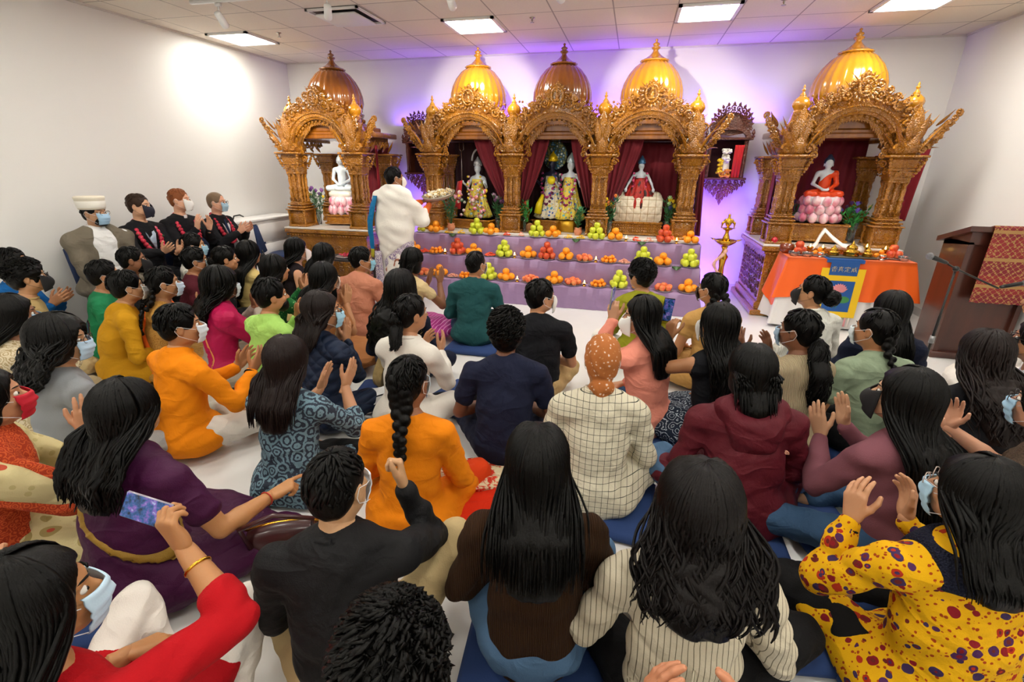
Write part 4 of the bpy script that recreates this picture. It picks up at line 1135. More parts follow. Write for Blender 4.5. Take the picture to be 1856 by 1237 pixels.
# ------------------------------------------------------------------ fruit and plates
PLATE = mat('steel_plate', 'b9b4b8', rough=.3, metal=.7); BRASS = mat('brass', 'c79a3a', rough=.25, metal=1); GLASS = mat('clear_glass', 'f4f8f8', rough=.03, trans=.95)
FLAME = mat('flame', 'ffd080', emis=('ffc860', 14)); WAX = mat('wax', 'f2ecd8', rough=.5, sss=.2)
def spheroid(r, prof=None, seg=14):
    return MB().lathe([(r * a, r * b) for a, b in prof], seg)
APPLE = [(.02, -.80), (.30, -.92), (.60, -.85), (.86, -.5), (.99, 0), (.98, .35), (.80, .74), (.5, .93), (.25, .92), (.08, .78), (.01, .70)]
ORNG = [(.02, -.93), (.4, -.86), (.72, -.64), (.94, -.3), (1, .03), (.93, .36), (.70, .68), (.40, .88), (.12, .93), (.01, .90)]
FR = {
    'orange': (.047, ORNG, mat('orange_peel', 'fb9d12', rough=.45, bump=('noise', 120, .25, (1, 1, 1))), 'orange'),
    'green_apple': (.043, APPLE, mat('green_apple_skin', 'd0d83a', rough=.3, vary=.25), 'apple'),
    'red_apple': (.043, APPLE, mat('red_apple_skin', 'd0452a', rough=.3, pattern=('noise', 14, [(.32, 'b82a1c'), (.55, 'dc5c30'), (.72, 'ec9860')], (1, 1, 1))), 'apple'),
    'peach': (.036, APPLE, mat('peach_skin', 'ec8a4c', rough=.5, pattern=('noise', 14, [(.4, 'e2603a'), (.65, 'f0a05c')], (1, 1, 1))), 'peach'),
    'kumquat': (.024, ORNG, mat('mandarin_peel', 'fa9212', rough=.4), 'small mandarin'),
    'lime': (.034, ORNG, mat('lime_peel', 'b4b02a', rough=.4, vary=.3), 'lime')}
FM = {}
def fruit(kind, loc, label, grp, rs):
    r, pr, m, cat = FR[kind]
    nm = {'green_apple': 'apple', 'red_apple': 'apple', 'kumquat': 'mandarin'}.get(kind, kind)
    if kind not in FM:
        FM[kind] = spheroid(r, pr).build(nm, m); o = FM[kind]
    else: o = FM[kind].copy(); C.objects.link(o)
    o.location = loc; o.rotation_euler = (rs.uniform(-.25, .25), rs.uniform(-.25, .25), rs.uniform(0, 6)); o.scale = (rs.uniform(.95, 1.05),) * 3
    tag(o, label, cat, grp)
PM = None
def plate(x, y, z, label, r=.115):
    global PM
    if PM is None:
        PM = MB().lathe([(.02, 0), (.085, 0), (.098, .006), (.115, .012), (.117, .014), (.113, .0155), (.095, .010), (.08, .004), (.02, .004)], 32).build('plate', PLATE); o = PM
    else: o = PM.copy(); C.objects.link(o)
    o.location = (x, y, z + .001); o.scale = (r / .115,) * 3; return tag(o, label, 'plate', 'plates on the offering steps')
def ring(n, r, a0=0): return [(r * math.cos(a0 + 2 * PI * i / n), r * math.sin(a0 + 2 * PI * i / n)) for i in range(n)]
FRN = {'orange': 'oranges', 'green_apple': 'green apples', 'red_apple': 'red apples', 'peach': 'peaches', 'kumquat': 'small mandarins', 'lime': 'limes'}
def fruit_plate(kind, x, y, z, where, seed):
    rs = random.Random(seed); r = FR[kind][0]
    plate(x, y, z, 'metal plate of %s %s' % (FRN[kind], where), .118 if kind != 'lime' else .09)
    zz = z + .012; P_ = []
    if kind == 'orange':
        n = 4; a = rs.uniform(0, 2); rr = r / math.sin(PI / n) * 1.02; P_ += [(px, py, r * .93) for px, py in ring(n, rr, a)] + [(0, 0, r * .93 + r * 1.36)]
    elif kind in ('green_apple', 'red_apple'):
        rr = .072; a = rs.uniform(0, 2); P_ += [(px, py, r * .9) for px, py in ring(5, .076, a)] + [(px, py, r * .9 + r * 1.62) for px, py in ring(3, .052, a + .5)] + [(0, 0, r * .9 + r * 3.1)]
    elif kind == 'peach':
        P_ += [(px, py, r * .9) for px, py in ring(6, .074, rs.uniform(0, 1))] + [(.0, .0, r * 1.55)]
    elif kind == 'kumquat':
        P_ += [(px, py, r * .9) for px, py in ring(9, .078, .2)] + [(px, py, r * 1.1 + .012) for px, py in ring(4, .035, .5)]
        P_ += [(.055 * math.cos(k), .055 * math.sin(k), r * 2.5) for k in (-2.4, -1.3, -.4, .8)]
    else: P_ += [(px, py, r * .93) for px, py in ring(4, .05, .4)]
    nm = FR[kind][3] if kind not in ('green_apple', 'red_apple') else kind.replace('_', ' ')
    for p in P_: fruit(kind, (x + p[0], y + p[1], zz + p[2]), '%s %s' % (nm, where), '%s on the plate %s' % (FRN[kind], where), rs)
def pile(x, y, z, colname, cols, what, where, seed, s=1.):
    rs = random.Random(seed); plate(x, y, z, 'plate with %s %s' % (what, where), .085 * s)
    b = MB()
    for i in range(70):
        a, q = rs.uniform(0, 6.3), math.sqrt(rs.random()); rr = .07 * s * q
        b.ball((x + rr * math.cos(a), y + rr * math.sin(a), z + .018 + (.045 * (1 - q)) * rs.uniform(.3, 1)), (rs.uniform(.009, .015), rs.uniform(.009, .015), .008), 6, 4)
    tag(b.build(what.split()[-1], mat(colname, cols, rough=.6, vary=.3)), '%s heaped %s' % (what, where), 'offering', kind='stuff')
DIYA = None
def diya(x, y, z, where, s=1.):
    global DIYA
    if DIYA is None:
        r = empty('oil_lamp')
        MB().lathe([(.005, 0), (.028, 0), (.030, .004), (.012, .012), (.014, .02), (.038, .034), (.040, .038), (.034, .034), (.01, .026)], 20).build('bowl', BRASS, r)
        MB().lathe([(.005, .028), (.026, .030), (.024, .036), (.004, .038)], 16).build('wax', WAX, r)
        MB().lathe([(.002, .036), (.008, .044), (.007, .055), (.001, .074)], 10).build('flame', FLAME, r); DIYA = r; o = r
    else: o = copy_tree(DIYA)
    o.location = (x, y, z + .001); o.scale = (s,) * 3
    tag(o, 'small brass lamp burning %s' % where, 'oil lamp', 'oil lamps on the steps')
SEQ = {
 'top step': (6.37, .80, [(-2.85, 'lime'), (-2.65, 'orange'), (-2.45, 'Y'), (-2.27, 'Y'), (-2.05, 'green_apple'), (-1.84, 'orange'), (-1.61, 'R'), (-1.43, 'P'), (-1.2, 'green_apple'), (-.985, 'orange'), (-.77, 'Y'), (-.61, 'Y'), (-.41, 'green_apple'), (-.17, 'orange'), (-.03, 'L'), (.09, 'R'), (.25, 'P'), (.45, 'red_apple'), (.59, 'L'), (.75, 'orange')]),
 'middle step': (6.15, .55, [(-2.92, 'orange'), (-2.75, 'R'), (-2.57, 'kumquat'), (-2.43, 'L'), (-2.26, 'red_apple'), (-2.03, 'orange'), (-1.8, 'R'), (-1.6, 'green_apple'), (-1.45, 'L'), (-1.27, 'orange'), (-1.02, 'red_apple'), (-.77, 'orange'), (-.53, 'peach'), (-.38, 'L'), (-.22, 'kumquat'), (-.03, 'P'), (.20, 'green_apple'), (.44, 'orange'), (.76, 'green_apple')]),
 'lowest step': (5.94, .28, [(-2.68, 'peach'), (-2.45, 'orange'), (-2.26, 'P'), (-2.07, 'kumquat'), (-1.76, 'green_apple'), (-1.52, 'orange'), (-1.36, 'L'), (-1.19, 'peach'), (-.88, 'orange'), (-.64, 'peach'), (-.49, 'L'), (-.32, 'kumquat'), (-.07, 'green_apple'), (.20, 'orange'), (.47, 'peach'), (.75, 'orange')])}
ORD = ['first', 'second', 'third', 'fourth', 'fifth', 'sixth', 'seventh']
for rown, (yy, zz, items) in SEQ.items():
    cnt = {}
    for i, (x, k) in enumerate(items):
        cnt[k] = cnt.get(k, 0) + 1
        where = 'on the %s, %s such plate from the left' % (rown, ORD[cnt[k] - 1])
        if k == 'L': diya(x, yy - .03, zz, where.replace('such plate', 'lamp'))
        elif k == 'Y': pile(x, yy, zz, 'marigold_petals', 'f0b818', 'yellow flower petals', where, i)
        elif k == 'R': pile(x, yy, zz, 'red_sweets', 'e8502c', 'orange red sweets', where, i)
        elif k == 'P': pile(x, yy, zz, 'pink_sweets', 'e8a088', 'pale pink sweets', where, i)
        else: fruit_plate(k, x, yy, zz, where, i * 7 + len(rown))
LEAFM = mat('betel_leaf', '3c5c34', rough=.45)
for x, y, z, t in ((.17, 6.245, .80, 'green leaf hanging over the edge of the top step'), (-2.36, 6.245, .80, 'dark green leaf under the yellow petals at the left of the top step'), (.60, 6.03, .55, 'green leaf hanging over the edge of the middle step at right'), (-.66, 6.245, .80, 'dark green leaf at the edge of the top step near the centre')):
    b = MB(); rg = []
    for i in range(9):
        t_ = i / 8; w = .055 * math.sin(PI * min(1, t_ * .9 + .06)) ** .8; yy = y + .05 - .075 * t_; zq = z + .006 - (.07 * max(0, t_ - .45) ** 1.2)
        rg.append([(x - w, yy, zq + .006), (x, yy - .002, zq), (x + w, yy, zq + .006), (x, yy + .002, zq + .003)])
    tag(b.loft(rg).build('leaf', LEAFM), t, 'leaf')
b = MB().ball((-1.33, 6.50, .905), (.055, .055, .065), 14, 10); tag(b.build('coconut', mat('coconut_husk', '8a5c34', rough=.9, bump=('noise', 60, .8, (1, 1, .1)))), 'brown husked coconut behind the green apples on the top step', 'coconut')

# ------------------------------------------------------------------ flowers
STEM = mat('stem_green', '3a6a34', rough=.5); FOL = mat('foliage', '2f6b3c', rough=.5, vary=.4); FOL2 = mat('grey_foliage', '4c6a50', rough=.6, vary=.3)
def vase_flowers(x, y, z, label, vase='glass', cols=('8a4a9c', 'e8c818'), n=9, h=.42, spread=.14, vh=.16, vr=.045, droop=False, cat='flower vase', fol=None):
    r = tag(empty('flower_vase', (x, y, z)), label, cat); rs = random.Random(int(abs(x) * 1000) + int(y * 100)); fol = fol or FOL
    if vase == 'glass': MB().lathe([(.01, 0), (vr * .7, 0), (vr * .75, .01), (vr * .8, vh * .6), (vr, vh), (vr * .96, vh), (vr * .72, vh * .6), (vr * .66, .015), (.01, .012)], 24).build('vase', GLASS, r)
    elif vase == 'clay':
        MB().lathe([(.01, 0), (vr * .8, 0), (vr * 1.15, vh * .35), (vr * 1.2, vh * .6), (vr * .95, vh * .85), (vr * 1.1, vh), (vr, vh), (vr * .8, vh * .8), (.01, .02)], 24).build('pot', mat('terracotta_pot', 'd48a64', rough=.6, vary=.2), r)
    st = MB(); lf = MB(); heads = []
    for i in range(n):
        a, q = rs.uniform(0, 6.3), rs.uniform(.2, 1); tx, ty = spread * q * math.cos(a), spread * q * .7 * math.sin(a); hz = h * rs.uniform(.75, 1.05)
        if droop: hz = h * (1 - .7 * q)
        pts = [Vector((tx * .1 * 0, 0, .02))] + [Vector((tx * t, ty * t, .02 + (hz - .02) * (t ** .8) + (.05 * math.sin(t * PI) if droop else 0))) for t in (.3, .55, .8, 1)]
        st.tube(pts, .003, 5); heads.append(pts[-1])
        for k in range(8):
            t = rs.uniform(.35, 1); p = pts[0].lerp(pts[-1], t); leaf(lf, p, (rs.uniform(-1, 1), rs.uniform(-1, .6), rs.uniform(-.2, 1)), (0, 0, 1), rs.uniform(.05, .09), .010, -.3 if droop else .2)
    st.build('stems', STEM, r); lf.build('foliage', fol, r)
    for i, p in enumerate(heads):
        c = cols[i % len(cols)]
        if c is None: continue
        b = MB(); R_ = rs.uniform(.022, .034)
        b.ball(p, R_ * .5, 8, 6)
        for k in range(11):
            a = k * 2.4; zz = (k / 11); leaf(b, p, (math.cos(a) * (1 - zz * .6), math.sin(a) * (1 - zz * .6), .3 + zz), (0, 0, 1), R_ * 1.3, R_ * .38, .3)
        b.build('flower', mat('petal_' + c, c, rough=.6), r)
    return r
vase_flowers(-4.52, 6.38, .84, 'glass vase of dark green stems with purple and yellow flowers in the left shrine', cols=('6c3f86', 'e0c022', '7a4a90', '51306c', None, '8a5c9c'), n=11, h=.50, spread=.15, vh=.2, fol=FOL2)
vase_flowers(-3.93, 6.52, .84, 'small bunch of pale flowers right of the white seated statue', cols=('b8a0c8', '58a890', None), n=6, h=.34, spread=.08, vh=.12, vr=.03)
vase_flowers(-2.42, 6.36, .84, 'pink clay pot of tall pink flowers at the left end of the top step', 'clay', cols=('d89aa8', 'c87890', 'e4b4b4', None), n=10, h=.52, spread=.12, vh=.10, vr=.045)
vase_flowers(-1.80, 6.58, .84, 'glass vase of mauve flowers behind the oranges in the left bay', cols=('a888a0', '70406c', None), n=9, h=.45, spread=.12, vh=.18)
vase_flowers(-1.42, 6.56, .84, 'tall glass vase of bright green foliage with one coral flower', cols=('ec6040', None, None), n=8, h=.40, spread=.14, vh=.2, vr=.03, fol=mat('bright_foliage', '3fa048', rough=.5))
vase_flowers(-.66, 6.42, .84, 'pink clay pot of green leaves below the pale idol in the centre bay', 'clay', cols=('60a878', 'e0c040', None, None), n=8, h=.36, spread=.10, vh=.10, vr=.045)
vase_flowers(-.27, 6.50, .84, 'glass vase of drooping green stems with yellow and orange flowers left of the white seat', cols=('ecd020', 'e88440', None, '4878c0'), n=10, h=.48, spread=.13, vh=.2)
vase_flowers(.47, 6.64, .84, 'glass vase with a yellow rose and green leaves right of the white seat', cols=('ecd020', 'b8e0a0', '30406c', None), n=9, h=.46, spread=.10, vh=.2)
vase_flowers(2.0, 6.72, .86, 'vase of dark purple flowers and drooping leaves left of the pink lotus pedestal', cols=('4a2850', '583064', '8a4a5c', None), n=11, h=.46, spread=.17, vh=.16)
vase_flowers(2.60, 6.62, .86, 'large glass vase of green leaves with purple and pale yellow flowers in the right shrine', cols=('5a2c6c', '6c54b8', 'e8d484', '4a2450', '58b868'), n=15, h=.44, spread=.2, vh=.24, vr=.06, fol=mat('bright_foliage', '3fa048', rough=.5))

# ------------------------------------------------------------------ statues
MARB = mat('pale_marble', 'dfeaf2', rough=.25, coat=.3); ROBE = mat('orange_robe', 'ee4a12', rough=.4); SHAIR = mat('statue_blue_hair', '20304c', rough=.4); GOLD = mat('gold_paint', 'd8a834', rough=.3, metal=.8)
def statue_field(s=1., h=.008, arms='lap'):
    f = Field((-.30 * s, -.20 * s, -.02), (.30 * s, .26 * s, .72 * s), h)
    q = lambda *a: tuple(v * s for v in a)
    f.cone(q(0, 0, .07), q(0, 0, .22), .085 * s, .07 * s, .02, (1, .75, 1)); f.cone(q(0, 0, .22), q(0, 0, .36), .07 * s, .085 * s, .03, (1, .7, 1))
    f.cone(q(-.10, 0, .38), q(.10, 0, .38), .04 * s, .04 * s, .03); f.cone(q(0, 0, .38), q(0, .01, .46), .035 * s, .033 * s, .02)
    f.ell(q(0, .012, .53), q(.062, .070, .082), .01); f.ell(q(0, .0, .61), q(.03, .03, .03), .012)
    f.cone(q(0, .07, .54), q(0, .088, .515), .007 * s, .011 * s, .006)
    for sg in (-1, 1):
        f.ell(q(sg * .064, .005, .51), q(.009, .016, .035), .004)
        if arms == 'lap':
            f.cone(q(sg * .13, 0, .37), q(sg * .17, .0, .21), .034 * s, .028 * s, .02); f.cone(q(sg * .17, .0, .21), q(sg * .03, .13, .125), .027 * s, .020 * s, .01); f.cone(q(sg * .04, .13, .125), q(-sg * .03, .15, .12), .02 * s, .014 * s, .01)
        else:
            f.cone(q(sg * .13, 0, .37), q(sg * .20, .02, .24), .034 * s, .027 * s, .02); f.cone(q(sg * .20, .02, .24), q(sg * .24, .12, .17), .026 * s, .018 * s, .01); f.ell(q(sg * .24, .13, .16), q(.022, .03, .03), .01)
        f.cone(q(sg * .08, .02, .065), q(sg * .23, .10, .055), .065 * s, .048 * s, .02); f.cone(q(sg * .23, .10, .05), q(-sg * .05, .17, .05), .045 * s, .03 * s, .02)
    return f
def tilt_to(o, x, y, z, rz=0.): o.location = (x, y, z); o.rotation_euler = (0, 0, rz)
def lotus(root, c, r, h, rows, m1, m2):
    b = MB().lathe([(r * .72, 0), (r * .9, h * .1), (r * .8, h * .5), (r * .95, h * .9), (r * .9, h)], 28, c); b.build('lotus_core', m2, root)
    b = MB()
    for k in range(rows):
        n = 11; zc = c[2] + h * (k + .5) / rows; R_ = r * (.86 if k else .95)
        for i in range(n):
            a = 2 * PI * (i + .5 * (k % 2)) / n; sg = 1 if k or rows == 1 else -1
            b.ball((c[0] + R_ * math.cos(a), c[1] + R_ * math.sin(a), zc), (r * .24, r * .24, h / rows * .62), 10, 8)
    b.build('petals', m1, root)
PINK = mat('pink_petal', 'f0a8bc', rough=.3, coat=.4, pattern=('noise', 8, [(.35, 'e87898'), (.6, 'fbdde2')], (1, 1, 1))); WHITEP = mat('white_petal', 'f2ecf0', rough=.3)
def wood_stand(root, x0, x1, y0, y1, z0, z1):
    b = MB(); b.box(x0, x1, y0, y1, z0, z1, .01); b.box(x0 - .02, x1 + .02, y0 - .02, y1 + .02, z0, z0 + .03, .008); b.box(x0 - .02, x1 + .02, y0 - .02, y1 + .02, z1 - .03, z1, .008)
    n = int((x1 - x0) / .03)
    for i in range(n + 1):
        for zz in (z0 + .05, (z0 + z1) / 2, z1 - .05): b.ball((x0 + (x1 - x0) * i / n, y0 - .004, zz), (.011, .01, .016), 6, 4)
    b.build('wooden_stand', WOOD, root, angle=40)
# left: white seated figure
r = tag(empty('statue', (-4.19, 6.58, .86)), 'white marble seated figure with closed eyes on a pink lotus in the left shrine', 'statue', None); r.rotation_euler = (0, 0, PI - .15 + .3)
v = MB().join(field_mb(statue_field(.80), 1), Matrix.Translation((0, 0, .46))); v.build('body', MARB, r)
MB().box(-.17, .17, -.10, .16, .37, .47, .03).build('marble_base', mat('cream_marble', 'e4e0d4', rough=.3), r)
lotus(r, (0, .03, .14), .19, .24, 2, PINK, WHITEP); wood_stand(r, -.22, .22, -.16, .20, .0, .14)
for o in r.children:
    pass
# right: orange-robed seated figure
r = tag(empty('statue', (2.21, 6.66, .88)), 'seated statue with orange robe and dark blue hair on a pink lotus pedestal', 'statue'); r.rotation_euler = (0, 0, PI - .12)
MB().join(field_mb(statue_field(.72), 1), Matrix.Translation((0, 0, .50))).build('body', MARB, r)
s = .72; f = Field((-.26, -.16, .48), (.26, .22, .80), .008)
q = lambda *a: (a[0] * s, a[1] * s, a[2] * s + .50)
f.cone(q(0, 0, .07), q(0, 0, .22), .09 * s, .077 * s, .02, (1, .78, 1)); f.cone(q(0, 0, .22), q(0, 0, .33), .078 * s, .092 * s, .03, (1, .74, 1)); f.cone(q(.02, 0, .36), q(-.12, 0, .38), .045 * s, .045 * s, .02)
f.halfcut((.75, 0, .66), .66 * (.50 + .34 * s) + .0)
for sg in (-1, 1):
    f.cone(q(sg * .08, .02, .065), q(sg * .23, .10, .055), .072 * s, .055 * s, .02); f.cone(q(sg * .23, .10, .05), q(-sg * .05, .17, .05), .05 * s, .036 * s, .02)
f.cone(q(-.13, 0, .37), q(-.17, .0, .21), .042 * s, .036 * s, .02); f.cone(q(-.17, 0, .21), q(-.07, .11, .14), .036 * s, .03 * s, .02)
f.disp(lambda X, Y_, Z: .002 * np.sin(160 * Z + 90 * X)); field_mb(f, 1).build('robe', ROBE, r)
f = Field((-.07, -.09, .82), (.07, .07, .99), .006); f.ell(q(0, .0, .555), (.052, .056, .062), .01); f.ell(q(0, 0, .635), (.024, .024, .026), .012); f.ell(q(0, .075, .51), (.05, .045, .058), .006, 'cut'); field_mb(f).build('hair', SHAIR, r)
lotus(r, (0, .02, .22), .215, .29, 3, PINK, WHITEP); wood_stand(r, -.30, .30, -.18, .22, .0, .21)
def figure_dressed(x, y, z, name_label, scale, skinm, dress, standing=True, crown='c8c0a0', garl=('e03070', 'f0d020'), rz=PI, extras=None, arms='out'):
    r = tag(empty('statue', (x, y, z)), name_label, 'statue'); r.rotation_euler = (0, 0, rz); s = scale
    f = Field((-.30 * s, -.2 * s, 0), (.30 * s, .28 * s, 1.05 * s), .009)
    f.cone((0, 0, .45 * s), (0, 0, .62 * s), .07 * s, .085 * s, .02, (1, .75, 1)); f.cone((-.09 * s, 0, .64 * s), (.09 * s, 0, .64 * s), .035 * s, .035 * s, .02); f.cone((0, 0, .62 * s), (0, .01 * s, .74 * s), .03 * s, .03 * s, .02)
    f.ell((0, .01 * s, .79 * s), (.055 * s, .062 * s, .072 * s), .01); f.cone((0, .065 * s, .80 * s), (0, .08 * s, .775 * s), .006, .009, .005)
    f.cone((0, 0, .10), (0, 0, .45 * s), .06, .06, .02)
    for sg in (-1, 1):
        if arms == 'out': f.cone((sg * .12 * s, 0, .63 * s), (sg * .18 * s, .03, .50 * s), .028 * s, .024 * s, .02); f.cone((sg * .18 * s, .03, .50 * s), (sg * .20 * s, .14 * s, .56 * s), .022 * s, .016 * s, .01); f.ell((sg * .20 * s, .15 * s, .58 * s), (.016, .012, .024), .008)
        else: f.cone((sg * .12 * s, 0, .63 * s), (sg * .21 * s, .03, .48 * s), .032 * s, .026 * s, .02); f.cone((sg * .21 * s, .03, .48 * s), (sg * .25 * s, .10 * s, .38 * s), .024 * s, .018 * s, .01); f.ell((sg * .25 * s, .11 * s, .36 * s), (.022, .02, .03), .01)
    field_mb(f, 1).build('body', skinm, r)
    # pleated dress
    b = MB(); rings = []; H0 = .60 * s if standing else .55 * s
    for i in range(14):
        t = i / 13; zz = H0 * (1 - t) + .02; R_ = (.09 + .17 * t ** 1.4) * s if standing else (.10 + .20 * math.sin(t * 1.9)) * s
        rings.append([(R_ * math.cos(a) * (1 + .07 * t * math.sin(a * 15)), .02 + R_ * .72 * math.sin(a) * (1 + .07 * t * math.sin(a * 15)), zz + .012 * t * math.sin(a * 15)) for a in [2 * PI * k / 90 for k in range(90)]])
    b.loft(rings).build('dress', dress, r)
    b = MB().lathe([(.060 * s, 0), (.070 * s, .012), (.062 * s, .03 * s), (.066 * s, .05 * s), (.050 * s, .08 * s), (.032 * s, .105 * s), (.016, .12 * s), (.014, .13 * s), (.002, .15 * s)], 18, (0, .0, .825 * s), (9, .05))
    for i in range(12):
        a = 2 * PI * i / 12; b.ball((.062 * s * math.cos(a), .062 * s * math.sin(a), .85 * s), .009, 6, 4)
    b.build('crown', mat('crown_' + crown, crown, rough=.3, metal=.5), r)
    g = 0
    for c_ in range(len(garl)):
        b = MB()
        for k in range(15):
            a = PI * (k / 14) ; xx = .115 * s * math.cos(a) * (1 + .05 * c_); zz = .66 * s - (.34 + .10 * c_) * s * math.sin(a) ** 1.0
            b.ball((xx + .004 * ((k * 7) % 3), (.085 + .05 * math.sin(a) + .012 * c_) * s * 1.1, zz), .020 * s ** .5 * (1 if k % 2 else .8), 7, 5)
        b.build('flower_garland', mat('garland_' + garl[c_], garl[c_], rough=.7, bump=('voronoi', 60, .6, (1, 1, 1))), r)
    return r
EMB = mat('yellow_brocade', 'e6cf4e', rough=.45, pattern=('floral', 20, ['3a6cb8', 'e8e4d0', 'c83a50', '58b0c8'], '3c7c5a'))
EMB2 = mat('white_blue_brocade', 'e6e2cc', rough=.45, pattern=('floral', 22, ['2c60c0', 'e0c83c', '4aa0c0', '2c60c0'], 'd0b840'))
REDD = mat('red_black_brocade', 'b02018', rough=.5, pattern=('noise', 26, [(.4, '300808'), (.5, 'c02818'), (.62, 'a01818')], (1, 1, .3)))
r = figure_dressed(-2.17, 6.84, .98, 'crowned idol in yellow brocade with many garlands in the left bay', .86, MARB, EMB, crown='c8ccd0', garl=('e890a0', 'e8e4dc', 'f0d020'), rz=PI - .25)
wood_stand(r, -.33, .33, -.14, .26, -.138, -.002)
b = MB(); b.tube([(.20, .12, .45), (.23, .06, .98)], .006, 6)
for k in (-1, 0, 1): b.tube([(.23, .06, .90), (.23 + k * .035, .06, .93), (.235 + k * .035, .06, 1.02)], .004, 6)
b.build('trident', mat('chrome', 'b8b6b2', rough=.25, metal=1), r)
b = MB(); b.tube([(.12 * math.cos(a), -.04, .78 + .16 * math.sin(a)) for a in [PI * k / 14 for k in range(15)]], .014, 8); b.build('halo', mat('silver_halo', 'd0d4d8', rough=.3, metal=.6), r)
m = MB()
rr = random.Random(4)
for k in range(26): m.ball((rr.uniform(-.24, .24), .18 + rr.uniform(-.02, .04), rr.uniform(.02, .4)), rr.uniform(.018, .034), 7, 5)
m.build('flower_heads', mat('mixed_blossoms', 'e8b0a8', rough=.7, pattern=('noise', 9, [(.38, '2c7a50'), (.46, 'f0e8dc'), (.54, 'e0559a'), (.62, 'f0cc28')], (1, 1, 1))), r)
m = MB(); rg = []
for i in range(10):
    t = i / 9; rg.append([(.16 + .05 * t, .17 + .01 * math.sin(i), .52 - .40 * t), (.26 + .10 * t, .14, .50 - .36 * t), (.26 + .10 * t, .13, .50 - .36 * t), (.16 + .05 * t, .16, .52 - .40 * t)])
m.loft(rg).build('red_drape', RED, r)
r = figure_dressed(-1.10, 6.86, 1.0, 'dark blue faced idol in yellow turban in the centre bay, left of the pair', .92, mat('dark_blue_stone', '1c2038', rough=.3), EMB2, crown='e8c818', garl=('b03078', '70284c'), rz=PI - .35)
wood_stand(r, -.19, .19, -.12, .20, -.158, -.002)
b = MB(); b.lathe([(.01, 0), (.17, .0), (.19, .01), (.17, .02), (.01, .02)], 30); b.xf(Matrix.Translation((0, -.04, .84)) @ Matrix.Rotation(PI / 2, 4, 'X')); b.build('halo', mat('peacock_disc', '3c5c4c', rough=.5, pattern=('cells', 24, [(0, 'e0dca8'), (.3, '3a7fb0'), (.45, '384838'), (.7, '8a8a4c')], .02)), r)
MB().ball((-.06, .13, .52), (.06, .045, .055), 12, 8).build('yellow_scarf', mat('yellow_silk', 'f2de10', rough=.4), r)
MB().tube([(.05, .16, .33), (.08, .20, .2), (.10, .21, .08)], [.02, .045, .05], 10).build('yellow_sash', mat('yellow_silk', 'f2de10', rough=.4), r)
r = figure_dressed(-.84, 6.80, 1.0, 'pale faced idol with silver crown and pink garlands, right one of the centre pair', .90, MARB, EMB, crown='c8dce4', garl=('d83c8c', '90205c', 'e8e0d0'), rz=PI - .2)
MB().box(-.12, .12, -.08, .14, -.158, -.002, .01).build('base', GOLD, r)
r = figure_dressed(.08, 6.80, 1.16, 'pale idol with blue topknot seated on the white quilted seat in the right bay', .70, MARB, REDD, standing=False, crown='4c7ca8', garl=('c02c60', '901c3c', 'e05c8c'), rz=PI, arms='down')
b = tag(empty('seat', (.08, 6.78, 0)), 'cream quilted seat on a beaded wooden stand under the seated idol', 'seat')
bb = MB(); bb.box(-.31, .31, -.14, .16, 1.02, 1.17, .04); bb.ball((-.22, .03, 1.28), (.09, .10, .12), 14, 10); bb.ball((.22, .03, 1.28), (.09, .10, .12), 14, 10); bb.box(-.31, .31, -.15, -.10, 1.02, 1.34, .03)
bb.build('cushion', mat('cream_quilt', 'ece0c8', rough=.6, pattern=('check', .09, 'a8884c', .06), bump=('quilt', 26, .5, (1, 1, 1))), b)
wood_stand(b, -.32, .32, -.14, .18, .845, 1.02)
# little garlanded idol in the wall shrine
r = tag(empty('statue', (1.15, 7.20, 1.585)), 'small idol buried in white and yellow garlands in the right wall shrine', 'statue'); r.rotation_euler = (0, 0, PI)
f = Field((-.12, -.08, 0), (.12, .12, .40), .008); f.cone((0, 0, .05), (0, 0, .24), .07, .05, .02); f.ell((0, .01, .31), (.035, .04, .048), .02); field_mb(f, 1).build('body', mat('cream_marble', 'e4e0d4', rough=.3), r)
for nm_, c_, xs, zr in (('white_garland', 'f4f0e4', (-.05, .05), (.18, .34)), ('yellow_garland', 'ecc81c', (.03, .09), (.04, .22)), ('orange_garland', 'e0952c', (-.07, .05), (.0, .09))):
    m = MB()
    for k in range(46): m.ball((rr.uniform(*xs) * (1), .06 + rr.uniform(-.03, .03), rr.uniform(*zr)), rr.uniform(.012, .02), 6, 5)
    m.build(nm_, mat('garland_' + c_, c_, rough=.7), r)
tag(MB().ball((-3.10, 7.14, 1.68), (.05, .04, .07), 12, 8).build('shell_ornament', WHITEP), 'small white idol hanging in the left wall shrine', 'ornament')

# ------------------------------------------------------------------ brass standing lamp
r = tag(empty('standing_lamp', (1.10, 6.0, 0)), 'tall brass standing lamp with a bird finial between the steps and the right shrine', 'lamp')
MB().lathe([(.01, 0), (.15, 0), (.155, .02), (.12, .04), (.08, .07), (.05, .10), (.03, .13), (.04, .17), (.028, .22), (.035, .36), (.05, .42), (.035, .48), (.028, .6), (.04, .68), (.055, .72), (.03, .76), (.02, .80), (.04, .84)], 28).build('stem', BRASS, r)
b = MB(); b.lathe([(.02, .84), (.06, .855), (.11, .89), (.125, .915), (.115, .912), (.05, .875), (.02, .87)], 30)
for i in range(5):
    a = 2 * PI * i / 5 + .1; leaf(b, (.10 * math.cos(a), .10 * math.sin(a), .905), (math.cos(a), math.sin(a), .12), (0, 0, 1), .085, .022, .1)
b.build('oil_tray', BRASS, r)
b = MB(); b.lathe([(.02, .88), (.045, .90), (.035, .95), (.02, .99), (.022, 1.02), (.05, 1.035), (.065, 1.05), (.05, 1.045), (.015, 1.04)], 20)
